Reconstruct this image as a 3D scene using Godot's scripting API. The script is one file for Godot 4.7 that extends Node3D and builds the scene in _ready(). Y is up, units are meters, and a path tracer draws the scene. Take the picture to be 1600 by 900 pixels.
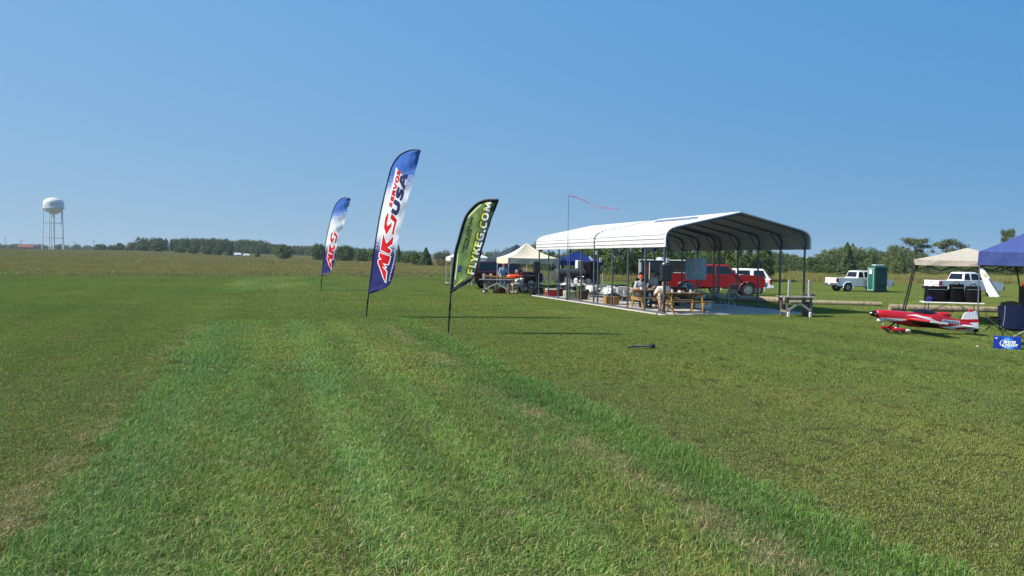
extends Node3D
# An airfield club meet on a mown grass strip. y up, metres; the camera stands at x 0, z 0 and looks towards -z.

const AX := Vector3(-0.29604, 0.0, -0.95518)   # the strip, the taxiway and the shelter run along this
const BX := Vector3(0.95518, 0.0, -0.29604)    # and across it
const TURN := 0.30055
var rng := RandomNumberGenerator.new()
var mats := {}
var names := {}
var noise := FastNoiseLite.new()
var tex := {}

# ------------------------------------------------------------------ mesh builder
class B:
	var v := PackedVector3Array()
	var n := PackedVector3Array()
	var u := PackedVector2Array()
	var c := PackedColorArray()
	var col := Color.WHITE
	var has_c := false
	var has_u := false
	func vert(p: Vector3, nn: Vector3, uv := Vector2.ZERO) -> void:
		v.append(p)
		n.append(nn)
		u.append(uv)
		c.append(col)
	func t3(a: Vector3, b: Vector3, d: Vector3, na: Vector3, nb: Vector3, nd: Vector3) -> void:
		vert(a, na)
		vert(d, nd)
		vert(b, nb)
	func tri(a: Vector3, b: Vector3, d: Vector3) -> void:
		var nn := (b - a).cross(d - a).normalized()
		t3(a, b, d, nn, nn, nn)
	func quad(a: Vector3, b: Vector3, d: Vector3, e: Vector3) -> void:
		tri(a, b, d)
		tri(a, d, e)
	func qs(a: Vector3, b: Vector3, d: Vector3, e: Vector3, na: Vector3, nb: Vector3, nd: Vector3, ne: Vector3) -> void:
		t3(a, b, d, na, nb, nd)
		t3(a, d, e, na, nd, ne)
	func box(xf: Transform3D, s: Vector3, bev := 0.0) -> void:
		var h := s * 0.5
		if bev <= 0.0:
			var p := []
			for i in 8:
				p.append(xf * Vector3(h.x if i & 1 else -h.x, h.y if i & 2 else -h.y, h.z if i & 4 else -h.z))
			quad(p[0], p[2], p[3], p[1])
			quad(p[4], p[5], p[7], p[6])
			quad(p[0], p[4], p[6], p[2])
			quad(p[1], p[3], p[7], p[5])
			quad(p[0], p[1], p[5], p[4])
			quad(p[2], p[6], p[7], p[3])
			return
		var e := minf(bev, minf(h.x, minf(h.y, h.z)) * 0.9)
		var g := func(sx: int, sy: int, sz: int, ax: int) -> Vector3:
			var q := Vector3(sx * (h.x - (0.0 if ax == 0 else e)), sy * (h.y - (0.0 if ax == 1 else e)), sz * (h.z - (0.0 if ax == 2 else e)))
			return xf * q
		for sg in [-1, 1]:
			var f0 := [g.call(sg, -1, -1, 0), g.call(sg, 1, -1, 0), g.call(sg, 1, 1, 0), g.call(sg, -1, 1, 0)]
			var f1 := [g.call(-1, sg, -1, 1), g.call(-1, sg, 1, 1), g.call(1, sg, 1, 1), g.call(1, sg, -1, 1)]
			var f2 := [g.call(-1, -1, sg, 2), g.call(1, -1, sg, 2), g.call(1, 1, sg, 2), g.call(-1, 1, sg, 2)]
			for f in [f0, f1, f2]:
				if sg > 0:
					quad(f[0], f[1], f[2], f[3])
				else:
					quad(f[3], f[2], f[1], f[0])
		var mid := xf.origin
		for s1 in [-1, 1]:
			for s2 in [-1, 1]:
				out4(g.call(s1, s2, -1, 0), g.call(s1, s2, 1, 0), g.call(s1, s2, 1, 1), g.call(s1, s2, -1, 1), mid)
				out4(g.call(-1, s1, s2, 1), g.call(1, s1, s2, 1), g.call(1, s1, s2, 2), g.call(-1, s1, s2, 2), mid)
				out4(g.call(s1, -1, s2, 0), g.call(s1, 1, s2, 0), g.call(s1, 1, s2, 2), g.call(s1, -1, s2, 2), mid)
				for s3 in [-1, 1]:
					var a: Vector3 = g.call(s1, s2, s3, 0)
					var b: Vector3 = g.call(s1, s2, s3, 1)
					var d: Vector3 = g.call(s1, s2, s3, 2)
					if (b - a).cross(d - a).dot(a - mid) > 0.0:
						tri(a, b, d)
					else:
						tri(a, d, b)
	func out4(a: Vector3, b: Vector3, d: Vector3, e: Vector3, mid: Vector3) -> void:
		if (b - a).cross(d - a).dot(a - mid) > 0.0:
			quad(a, b, d, e)
		else:
			quad(e, d, b, a)
	func bar(a: Vector3, b: Vector3, w: float, h: float, bev := 0.0, up := Vector3.UP) -> void:
		# a rectangular bar from a to b, h along up
		var d := b - a
		var z := d.normalized()
		var x := up.cross(z)
		if x.length() < 0.01:
			x = Vector3.RIGHT.cross(z)
		x = x.normalized()
		var y := z.cross(x)
		box(Transform3D(Basis(x, y, z), (a + b) * 0.5), Vector3(w, h, d.length()), bev)
	func tube(pts: Array, r0: float, r1: float, sides := 8, cap := true) -> void:
		var rings := []
		var m := pts.size()
		var px := Vector3.ZERO
		for i in m:
			var d: Vector3
			if i == 0:
				d = pts[1] - pts[0]
			elif i == m - 1:
				d = pts[m - 1] - pts[m - 2]
			else:
				d = (pts[i + 1] - pts[i]).normalized() + (pts[i] - pts[i - 1]).normalized()
			d = d.normalized()
			if px == Vector3.ZERO:
				px = d.cross(Vector3.UP if absf(d.y) < 0.9 else Vector3.RIGHT).normalized()
			px = (px - d * px.dot(d)).normalized()
			var py := d.cross(px)
			var r := lerpf(r0, r1, float(i) / maxf(1.0, m - 1.0))
			var ring := []
			for k in sides:
				var q := TAU * k / sides
				ring.append([pts[i] + (px * cos(q) + py * sin(q)) * r, px * cos(q) + py * sin(q)])
			rings.append(ring)
			if cap and (i == 0 or i == m - 1):
				for k in range(1, sides - 1):
					if i == 0:
						tri(ring[0][0], ring[k + 1][0], ring[k][0])
					else:
						tri(ring[0][0], ring[k][0], ring[k + 1][0])
		for i in m - 1:
			for k in sides:
				var k2 := (k + 1) % sides
				var a: Array = rings[i][k]
				var b: Array = rings[i][k2]
				var d: Array = rings[i + 1][k2]
				var e: Array = rings[i + 1][k]
				qs(a[0], b[0], d[0], e[0], a[1], b[1], d[1], e[1])
	func lathe(xf: Transform3D, prof: Array, segs := 16) -> void:
		# prof: Vector2(radius, y) from bottom to top along the outside
		for i in prof.size() - 1:
			var p: Vector2 = prof[i]
			var q: Vector2 = prof[i + 1]
			var tn := (q - p).normalized()
			var nr := Vector2(tn.y, -tn.x)
			for k in segs:
				var a0 := TAU * k / segs
				var a1 := TAU * (k + 1) / segs
				var d0 := Vector3(cos(a0), 0, -sin(a0))
				var d1 := Vector3(cos(a1), 0, -sin(a1))
				var n0 := (xf.basis * (d0 * nr.x + Vector3.UP * nr.y)).normalized()
				var n1 := (xf.basis * (d1 * nr.x + Vector3.UP * nr.y)).normalized()
				qs(xf * (d0 * p.x + Vector3.UP * p.y), xf * (d1 * p.x + Vector3.UP * p.y), xf * (d1 * q.x + Vector3.UP * q.y), xf * (d0 * q.x + Vector3.UP * q.y), n0, n1, n1, n0)
	func loft(secs: Array, closed_ends := true) -> void:
		# secs: rings of equal point counts, smooth; ring order counter-clockwise seen from the last ring looking back at the first
		var m: int = secs[0].size()
		var nr := []
		for i in secs.size():
			var row := []
			for k in m:
				var i0 := maxi(i - 1, 0)
				var i1 := mini(i + 1, secs.size() - 1)
				var along: Vector3 = secs[i1][k] - secs[i0][k]
				var around: Vector3 = secs[i][(k + 1) % m] - secs[i][(k + m - 1) % m]
				var nn := around.cross(along)
				row.append(nn.normalized() if nn.length() > 1e-9 else Vector3.UP)
			nr.append(row)
		for i in secs.size() - 1:
			for k in m:
				var k2 := (k + 1) % m
				qs(secs[i][k], secs[i][k2], secs[i + 1][k2], secs[i + 1][k], nr[i][k], nr[i][k2], nr[i + 1][k2], nr[i + 1][k])
		if closed_ends:
			for e in [0, secs.size() - 1]:
				for k in range(1, m - 1):
					if e == 0:
						tri(secs[e][0], secs[e][k + 1], secs[e][k])
					else:
						tri(secs[e][0], secs[e][k], secs[e][k + 1])
	func extrude(poly: PackedVector2Array, hw: Callable, bev := 0.0, z0 := NAN, z1 := NAN) -> void:
		# a side profile (x, y), counter-clockwise, given width hw(y) to both sides with bevelled rims; or between z0 and z1
		var m := poly.size()
		var ins := PackedVector2Array()
		for i in m:
			var e0 := (poly[i] - poly[(i + m - 1) % m]).normalized()
			var e1 := (poly[(i + 1) % m] - poly[i]).normalized()
			var nn := Vector2(-e0.y - e1.y, e0.x + e1.x)
			nn = nn.normalized() if nn.length() > 0.05 else Vector2(-e1.y, e1.x)
			ins.append(poly[i] + nn * bev / maxf(0.5, nn.dot(Vector2(-e1.y, e1.x))))
		var idx := Geometry2D.triangulate_polygon(ins if bev > 0.0 else poly)
		var rim := ins if bev > 0.0 else poly
		var zz := func(y: float, s: float) -> float:
			if is_nan(z0):
				return s * float(hw.call(y))
			return z1 if s > 0 else z0
		for s in [-1.0, 1.0]:
			for i in range(0, idx.size(), 3):
				var a := rim[idx[i]]
				var b := rim[idx[i + 1]]
				var d := rim[idx[i + 2]]
				if (b - a).cross(d - a) < 0.0:
					var q := b
					b = d
					d = q
				var pa := Vector3(a.x, a.y, zz.call(a.y, s))
				var pb := Vector3(b.x, b.y, zz.call(b.y, s))
				var pd := Vector3(d.x, d.y, zz.call(d.y, s))
				if s > 0:
					tri(pa, pb, pd)
				else:
					tri(pa, pd, pb)
		for i in m:
			var j := (i + 1) % m
			var a := poly[i]
			var b := poly[j]
			var za: float = zz.call(a.y, 1.0)
			var zb: float = zz.call(b.y, 1.0)
			var ya: float = zz.call(a.y, -1.0)
			var yb: float = zz.call(b.y, -1.0)
			quad(Vector3(a.x, a.y, za - bev), Vector3(a.x, a.y, ya + bev), Vector3(b.x, b.y, yb + bev), Vector3(b.x, b.y, zb - bev))
			if bev > 0.0:
				var ia := ins[i]
				var ib := ins[j]
				quad(Vector3(ia.x, ia.y, za), Vector3(a.x, a.y, za - bev), Vector3(b.x, b.y, zb - bev), Vector3(ib.x, ib.y, zb))
				quad(Vector3(ib.x, ib.y, yb), Vector3(b.x, b.y, yb + bev), Vector3(a.x, a.y, ya + bev), Vector3(ia.x, ia.y, ya))
	func ball(ctr: Vector3, r: Vector3, seg := 10) -> void:
		var rows := seg / 2 + 1
		for i in rows:
			for k in seg:
				var pp := []
				for q in [[i, k], [i, k + 1], [i + 1, k + 1], [i + 1, k]]:
					var la: float = -PI / 2 + PI * q[0] / rows
					var lo: float = TAU * q[1] / seg
					pp.append(Vector3(cos(la) * cos(lo), sin(la), -cos(la) * sin(lo)))
				qs(ctr + pp[0] * r, ctr + pp[1] * r, ctr + pp[2] * r, ctr + pp[3] * r, (pp[0] / r).normalized(), (pp[1] / r).normalized(), (pp[2] / r).normalized(), (pp[3] / r).normalized())
	func mesh() -> ArrayMesh:
		var am := ArrayMesh.new()
		add_to(am)
		return am
	func add_to(am: ArrayMesh, m: Material = null) -> void:
		var arr := []
		arr.resize(Mesh.ARRAY_MAX)
		arr[Mesh.ARRAY_VERTEX] = v
		arr[Mesh.ARRAY_NORMAL] = n
		if has_u:
			arr[Mesh.ARRAY_TEX_UV] = u
		if has_c:
			arr[Mesh.ARRAY_COLOR] = c
		am.add_surface_from_arrays(Mesh.PRIMITIVE_TRIANGLES, arr)
		if m:
			am.surface_set_material(am.get_surface_count() - 1, m)

# ------------------------------------------------------------------ naming and materials
func numbered(called: String) -> String:
	if not names.has(called):
		names[called] = 0
		return called
	names[called] += 1
	return "%s_%03d" % [called, names[called]]

func tag(o: Node, label: String, category: String, group := "", kind := "") -> Node:
	if label:
		o.set_meta("label", label)
	if category:
		o.set_meta("category", category)
	if group:
		o.set_meta("group", group)
	if kind:
		o.set_meta("kind", kind)
	return o

func thing(called: String, label: String, category: String, at := Vector3.ZERO, turn := 0.0, group := "") -> Node3D:
	var o := Node3D.new()
	o.name = numbered(called)
	add_child(o)
	o.position = at
	o.rotation.y = turn
	tag(o, label, category, group)
	return o

func put(called: String, b: B, m: Material, parent: Node = self) -> MeshInstance3D:
	return put_mesh(called, b.mesh(), m, parent)

func put_mesh(called: String, am: Mesh, m: Material, parent: Node = self) -> MeshInstance3D:
	var o := MeshInstance3D.new()
	o.name = numbered(called) if parent == self else called
	o.mesh = am
	if m:
		o.material_override = m
	parent.add_child(o, true)
	return o

func copy(o: Node3D, at: Vector3, turn: float, label: String, called := "") -> Node3D:
	var r: Node3D = o.duplicate()
	r.name = numbered(called if called else String(o.name).trim_suffix("_001"))
	add_child(r)
	r.position = at
	r.rotation.y = turn
	r.set_meta("label", label)
	return r

func grain(key: String, freq: float, lo: float, hi: float, octaves := 4, size := 256, warp := 1.0) -> NoiseTexture2D:
	if tex.has(key):
		return tex[key]
	var f := FastNoiseLite.new()
	f.seed = hash(key) % 1000
	f.frequency = freq
	f.fractal_octaves = octaves
	var t := NoiseTexture2D.new()
	t.width = size
	t.height = size
	t.seamless = true
	t.noise = f
	var g := Gradient.new()
	g.set_color(0, Color(lo, lo, lo))
	g.set_color(1, Color(hi, hi, hi))
	t.color_ramp = g
	tex[key] = t
	return t

func mat(key: String, col: Color, rough := 0.7, metal := 0.0, spec := 0.5) -> StandardMaterial3D:
	if mats.has(key):
		return mats[key]
	var m := StandardMaterial3D.new()
	m.resource_name = key
	m.albedo_color = col
	m.roughness = rough
	m.metallic = metal
	m.metallic_specular = spec
	mats[key] = m
	return m

func mottled(key: String, col: Color, rough: float, t: Texture2D, scale: float, metal := 0.0) -> StandardMaterial3D:
	var m := mat(key, col, rough, metal)
	m.albedo_texture = t
	m.uv1_triplanar = true
	m.uv1_scale = Vector3.ONE * scale
	return m

func painted(key: String, col: Color, rough := 0.35) -> StandardMaterial3D:
	var m := mat(key, col, rough, 0.0)
	m.clearcoat_enabled = true
	m.clearcoat = 0.6
	m.clearcoat_roughness = 0.08
	return m

func lin(r: float, g: float, b: float) -> Color:
	return Color(r, g, b)

func frame(at: Vector3, turn := 0.0) -> Transform3D:
	return Transform3D(Basis(Vector3.UP, turn), at)

func T(x: float, y: float, z: float) -> Transform3D:
	return Transform3D(Basis(), Vector3(x, y, z))

func on(s: float, t: float, y := 0.0) -> Vector3:
	return AX * s + BX * t + Vector3(0, y, 0)

func gy(x: float, z: float) -> float:
	# the field falls away a little towards the parked trucks on the right and rises far off on the left
	return -0.42 * smoothstep(40.0, 66.0, -z) * smoothstep(-4.0, 14.0, x) + 3.6 * smoothstep(100.0, 560.0, -z) * smoothstep(-60.0, -260.0, x)

func gp(x: float, z: float) -> Vector3:
	return Vector3(x, gy(x, z), z)

func piecewise(x: float, pts: Array) -> float:
	if x <= pts[0][0]:
		return pts[0][1]
	for i in pts.size() - 1:
		if x <= pts[i + 1][0]:
			return lerpf(pts[i][1], pts[i + 1][1], (x - pts[i][0]) / (pts[i + 1][0] - pts[i][0]))
	return pts[-1][1]

func meadow_edge(x: float) -> float:
	# distance at which the mowing stops and the rough field begins
	return piecewise(x, [[-160.0, 60.0], [-60.0, 62.0], [-43.0, 66.0], [-24.0, 75.0], [-8.0, 80.0], [15.0, 88.0], [35.0, 97.0], [60.0, 101.0], [140.0, 108.0]]) + 1.2 * noise.get_noise_2d(x * 9.0, 7.0)

func strip_at(x: float, z: float) -> Vector2:
	return Vector2(x * AX.x + z * AX.z, x * BX.x + z * BX.z)

func in_strip(q: Vector2) -> bool:
	return q.y > -1.63 and q.y < 4.3 and (q.x < 25.2 or (q.x > 47.5 and q.x < 74.0))

# ------------------------------------------------------------------ grass
func blade_patch(sd: int, size: float, count: int, h0: float, h1: float, w: float, lean: float, cols: Array, spill := 0.12, clump := 0.0, vary := 0.4) -> ArrayMesh:
	# clump: size in metres of the tufts that stand taller and greener than the thin, strawy spots between them
	var r := RandomNumberGenerator.new()
	r.seed = sd
	var tufts := FastNoiseLite.new()
	tufts.seed = sd
	tufts.frequency = 1.0
	tufts.fractal_octaves = 2
	var b := B.new()
	b.has_c = true
	for i in count:
		var p := Vector3(r.randf_range(-0.5, 0.5) * size, 0, r.randf_range(-0.5, 0.5) * size) + Vector3(r.randfn(0, spill), 0, r.randfn(0, spill)) * size * 0.5
		var n := 0.0
		if clump > 0.0:
			n = clampf(tufts.get_noise_2d(p.x / clump, p.z / clump) * 2.2, -1.0, 1.0)
			if n < -0.35 and r.randf() < 0.75:
				continue
		var a := r.randf() * TAU + n * 1.5
		var side := Vector3(cos(a), 0, sin(a))
		var fwd := Vector3(-sin(a), 0, cos(a))
		var h := lerpf(h0, h1, r.randf() * r.randf() if r.randf() < 0.5 else r.randf()) * (1.0 + 0.35 * n)
		var l := absf(r.randfn(0.35, 0.55)) * lean
		var ww := w * r.randf_range(0.6, 1.3)
		var pick := r.randf() * r.randf() if r.randf() < 0.6 else r.randf()
		pick = clampf(pick - 0.28 * n, 0.0, 0.999)
		var cc: Color = cols[int(pick * cols.size())]
		var f := r.randf_range(1.0 - vary, 1.0 + vary)
		b.col = Color(cc.r * f, cc.g * f, cc.b * f)
		var m := p + fwd * l * h * 0.45 + Vector3.UP * h * 0.6 * maxf(0.35, 1.0 - l * 0.3)
		var t := p + fwd * l * h * 1.3 + Vector3.UP * h * maxf(0.2, 1.0 - l * 0.45)
		var nn := (fwd - Vector3.UP * l * 0.75).normalized()
		var nt := (fwd - Vector3.UP * l * 1.6).normalized()
		b.t3(p - side * ww * 0.5, p + side * ww * 0.5, m + side * ww * 0.42, nn, nn, nn)
		b.t3(p - side * ww * 0.5, m + side * ww * 0.42, m - side * ww * 0.42, nn, nn, nn)
		b.t3(m - side * ww * 0.42, m + side * ww * 0.42, t, nn, nn, nt)
	return b.mesh()

func scatter(called: String, label: String, category: String, variants: Array, m: Material, places: Array) -> void:
	# places: [Vector3, turn, sx, sy, Color]; one object for each patch variant
	for k in variants.size():
		var mine := []
		for i in range(k, places.size(), variants.size()):
			mine.append(places[i])
		if mine.is_empty():
			continue
		var mm := MultiMesh.new()
		mm.transform_format = MultiMesh.TRANSFORM_3D
		mm.use_colors = true
		mm.mesh = variants[k]
		mm.instance_count = mine.size()
		for i in mine.size():
			var q: Array = mine[i]
			mm.set_instance_transform(i, Transform3D(Basis(Vector3.UP, q[1]).scaled_local(Vector3(q[2], q[3], q[2])), q[0]))
			mm.set_instance_color(i, q[4])
		var o := MultiMeshInstance3D.new()
		o.name = numbered(called)
		o.multimesh = mm
		o.material_override = m
		add_child(o)
		tag(o, label, category, "", "stuff")

func grass_material(key: String, rough := 0.5, back := Color(0.66, 0.74, 0.42)) -> StandardMaterial3D:
	var m := mat(key, Color.WHITE, rough, 0.0, 0.38)
	m.vertex_color_use_as_albedo = true
	m.cull_mode = BaseMaterial3D.CULL_DISABLED
	m.backlight_enabled = true
	m.backlight = back
	return m

func in_view(x: float, z: float, pad: float) -> bool:
	return -z > 2.2 and absf(x) < -z * 0.675 + pad

func tint(x: float, z: float) -> Color:
	var a := noise.get_noise_2d(x * 3.2, z * 3.2)
	var c := noise.get_noise_2d(x * 16.0 + 91, z * 16.0)
	var f := 1.0 + 0.1 * a + 0.06 * c
	return Color(f * (1.0 + 0.12 * a), f, f * (1.0 - 0.06 * c))

func shelter_clear(q: Vector2) -> bool:
	return q.x > 25.95 and q.x < 40.95 and q.y > 13.7 and q.y < 20.5

func grow() -> void:
	var gm := grass_material("grass blade")
	var green := [Color(0.155, 0.23, 0.05), Color(0.19, 0.255, 0.06), Color(0.125, 0.195, 0.045), Color(0.24, 0.27, 0.085), Color(0.31, 0.275, 0.15), Color(0.42, 0.32, 0.2)]
	var lush := [Color(0.135, 0.24, 0.05), Color(0.165, 0.27, 0.06), Color(0.105, 0.195, 0.044), Color(0.24, 0.29, 0.1), Color(0.35, 0.32, 0.16), Color(0.46, 0.36, 0.21)]
	var straw := [Color(0.42, 0.31, 0.18), Color(0.52, 0.41, 0.25), Color(0.33, 0.23, 0.14), Color(0.27, 0.24, 0.12), Color(0.15, 0.18, 0.07), Color(0.12, 0.17, 0.06)]
	var soft := [green[0], green[1], green[0], green[3], green[1], green[3]]
	var mown_a := []
	var mown_b := []
	var mown_c := []
	var strip_a := []
	var strip_b := []
	var strip_c := []
	var dry := []
	# near: half-metre patches
	var z := -1.8
	while z > -13.0:
		var x := z * 0.675 - 4.5
		while x < -z * 0.675 + 4.5:
			var p := Vector3(x + rng.randf_range(-0.06, 0.06), 0, z + rng.randf_range(-0.06, 0.06))
			var q := strip_at(p.x, p.z)
			q.y += 0.07 * noise.get_noise_2d(p.x * 40.0, p.z * 40.0)
			var rot := rng.randi_range(0, 3) * PI / 2 + rng.randf_range(-0.2, 0.2)
			var c := tint(p.x, p.z)
			if in_strip(q):
				strip_a.append([p, rot, 1.0, strip_height(q), strip_tint(q, c)])
			else:
				mown_a.append([p, rot, 1.0, rng.randf_range(0.85, 1.15), mown_tint(q, c)])
			x += 0.3
		z -= 0.3
	while z > -30.0:
		var x := z * 0.675 - 5.0
		while x < -z * 0.675 + 5.0:
			var p := Vector3(x + rng.randf_range(-0.1, 0.1), 0, z + rng.randf_range(-0.1, 0.1))
			var q := strip_at(p.x, p.z)
			q.y += 0.1 * noise.get_noise_2d(p.x * 30.0, p.z * 30.0)
			var rot := rng.randi_range(0, 3) * PI / 2 + rng.randf_range(-0.2, 0.2)
			var c := tint(p.x, p.z)
			if in_strip(q):
				strip_b.append([p, rot, 1.0, strip_height(q), strip_tint(q, c)])
			elif not shelter_clear(q):
				mown_b.append([p, rot, 1.0, rng.randf_range(0.85, 1.15), mown_tint(q, c)])
			x += 0.5
		z -= 0.5
	while z > -108.0:
		var x := z * 0.69 - 4.0
		while x < -z * 0.69 + 4.0:
			var px := x + rng.randf_range(-0.3, 0.3)
			var pz := z + rng.randf_range(-0.3, 0.3)
			if -pz < meadow_edge(px):
				var p := gp(px, pz)
				var q := strip_at(px, pz)
				var c := tint(px, pz)
				if in_strip(q):
					strip_c.append([p, rng.randf() * TAU, 1.0, strip_height(q), strip_tint(q, c)])
				elif q.x > 25.0 and q.x < 41.9 and q.y > 12.7 and q.y < 21.5:
					pass
				else:
					mown_c.append([p, rng.randf() * TAU, 1.0, rng.randf_range(0.8, 1.2), mown_tint(q, c)])
			x += 1.5
		z -= 1.5
	# the shelter's surrounds get small patches, so that no blade grows through the slab
	var s := 24.6
	while s < 42.3:
		var t := 12.2
		while t < 22.0:
			if (s < 25.95 or s > 41.1 or t < 13.62 or t > 20.62) and AX.z * s + BX.z * t < -29.6:
				var p := on(s, t)
				mown_b.append([gp(p.x, p.z), rng.randf() * TAU, 1.0, 1.0, mown_tint(Vector2(s, t), tint(p.x, p.z))])
			t += 0.5
		s += 0.5
	# dead thatch along the mower's lines
	for i in 1900:
		var ss := rng.randf_range(3.0, 24.0)
		var which := rng.randf()
		var tt := 3.28 + rng.randfn(0, 0.13) + 0.1 * noise.get_noise_2d(ss * 8.0, 1.0)
		var bar := -0.02
		if which < 0.2:
			tt = -1.86 + rng.randfn(0, 0.14) + 0.15 * noise.get_noise_2d(ss * 8.0, 9.0)
			bar = 0.0
		elif which < 0.36:
			tt = 2.5 + rng.randfn(0, 0.12)
			bar = 0.05
		elif which < 0.66:
			tt = rng.randf_range(-1.5, 3.5)
			bar = 0.12
		var p := on(ss, tt)
		if noise.get_noise_2d(ss * 14.0 + 40.0, tt * 30.0) > bar and in_view(p.x, p.z, 1.5):
			dry.append([p, rng.randf() * TAU, rng.randf_range(0.6, 1.1), rng.randf_range(0.6, 1.1), Color.WHITE])
	var va := []
	var vb := []
	var vc := []
	var sa := []
	var sb := []
	var sc := []
	var dv := []
	for k in 4:
		va.append(blade_patch(100 + k, 0.32, 1000, 0.012, 0.034, 0.0038, 1.5, green, 0.12, 0.035, 0.34))
		vb.append(blade_patch(110 + k, 0.54, 1400, 0.016, 0.036, 0.0058, 1.4, soft, 0.12, 0.06, 0.16))
		vc.append(blade_patch(120 + k, 1.7, 3200, 0.025, 0.05, 0.013, 1.2, soft, 0.25, 0.0, 0.1))
		sa.append(blade_patch(130 + k, 0.32, 840, 0.03, 0.085, 0.0044, 1.6, lush, 0.2, 0.05, 0.5))
		sb.append(blade_patch(140 + k, 0.54, 960, 0.035, 0.085, 0.0075, 1.5, lush, 0.2, 0.08, 0.36))
		sc.append(blade_patch(150 + k, 1.7, 3000, 0.05, 0.1, 0.014, 1.2, lush, 0.2, 0.0, 0.12))
	for k in 3:
		dv.append(blade_patch(160 + k, 0.2, 48, 0.03, 0.08, 0.0042, 2.4, straw, 0.5))
	scatter("mown_grass", "short mown green grass of the airfield", "grass", va, gm, mown_a)
	scatter("mown_grass", "short mown green grass of the airfield", "grass", vb, gm, mown_b)
	scatter("mown_grass", "short mown green grass of the airfield", "grass", vc, gm, mown_c)
	scatter("strip_grass", "longer green grass of the strip in the foreground", "grass", sa, gm, strip_a)
	scatter("strip_grass", "longer green grass of the strip in the foreground", "grass", sb, gm, strip_b)
	scatter("strip_grass", "longer green grass of the strip in the foreground", "grass", sc, gm, strip_c)
	scatter("dry_grass", "straw coloured dead grass clumps left along the mowing lines", "dry grass", dv, gm, dry)
	# the rough field beyond the mowing
	var rough_cols := [Color(0.221, 0.224, 0.080), Color(0.272, 0.248, 0.104), Color(0.178, 0.208, 0.067), Color(0.340, 0.280, 0.144), Color(0.289, 0.208, 0.120), Color(0.153, 0.192, 0.064)]
	var weeds := [Color(0.170, 0.232, 0.064), Color(0.221, 0.256, 0.080), Color(0.136, 0.192, 0.056), Color(0.340, 0.320, 0.096), Color(0.408, 0.336, 0.080)]
	var fa := []
	var fb := []
	var fw := []
	z = -58.0
	while z > -150.0:
		var x := z * 0.72 - 6.0
		while x < -z * 0.72 + 6.0:
			var px := x + rng.randf_range(-0.7, 0.7)
			var pz := z + rng.randf_range(-0.7, 0.7)
			var d := -pz - meadow_edge(px)
			if d > 0.9:
				var k := clampf(0.5 + 0.8 * noise.get_noise_2d(px * 0.9, pz * 5.0), 0.0, 1.0)
				var right := smoothstep(-20.0, 20.0, px)
				var hh := lerpf(0.3, 0.62, smoothstep(0.0, 9.0, d)) * (0.75 + 0.5 * k) * lerpf(0.8, 1.35, right)
				var f := 0.72 + 0.5 * k
				var e := [gp(px, pz), rng.randf() * TAU, 1.0, hh, Color(f * lerpf(0.86, 1.12, maxf(right, smoothstep(0, 14, d))), f, f * 0.95)]
				if rng.randf() < lerpf(0.1, 0.62, right):
					fw.append(e)
				else:
					fa.append(e)
			x += 2.3
		z -= 2.0
	while z > -620.0:
		var x := z * 0.72 - 10.0
		while x < -z * 0.72 + 10.0:
			var px := x + rng.randf_range(-2.0, 2.0)
			var pz := z + rng.randf_range(-2.0, 2.0)
			var k := 0.5 + 0.5 * noise.get_noise_2d(px * 0.3, pz * 1.6)
			var f := 0.7 + 0.6 * k
			fb.append([gp(px, pz), rng.randf() * TAU, 1.0, 0.6 + 0.5 * k, Color(f * 1.08, f, f)])
			x += 9.0
		z -= 8.0
	var ra := []
	var rb := []
	var rw := []
	for k in 3:
		ra.append(blade_patch(170 + k, 2.6, 1100, 0.35, 1.0, 0.022, 0.5, rough_cols, 0.25, 0.0, 0.2))
		rb.append(blade_patch(180 + k, 10.5, 1500, 0.3, 0.9, 0.08, 0.5, rough_cols, 0.15, 0.0, 0.15))
		rw.append(blade_patch(190 + k, 2.6, 900, 0.3, 1.05, 0.035, 0.8, weeds, 0.25, 0.0, 0.25))
	scatter("rough_grass", "tall olive and brown field grass beyond the mown airfield", "tall grass", ra, gm, fa)
	scatter("rough_grass", "tall olive and brown field grass beyond the mown airfield", "tall grass", rb, gm, fb)
	scatter("meadow_weeds", "tall yellow green weeds along the edge of the mowing", "weeds", rw, gm, fw)

func strip_height(q: Vector2) -> float:
	var h := 0.8 + 0.25 * noise.get_noise_2d(q.x * 9.0, q.y * 30.0)
	h += (0.2 + 0.4 * noise.get_noise_2d(q.x * 14.0, 5.0)) * exp(-pow((q.y - 3.95 - 0.2 * noise.get_noise_2d(q.x * 9.0, 15.0)) / 0.26, 2.0))      # the uncut lip along the strip's right edge
	h += 0.3 * exp(-pow((q.y + 1.35) / 0.3, 2.0))
	h += 0.6 * exp(-pow((q.x - 47.9) / 0.5, 2.0)) + 0.3 * exp(-pow((q.x - 24.9) / 0.5, 2.0))
	h -= 0.3 * exp(-pow((q.y - 3.25) / 0.2, 2.0))
	return h

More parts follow.
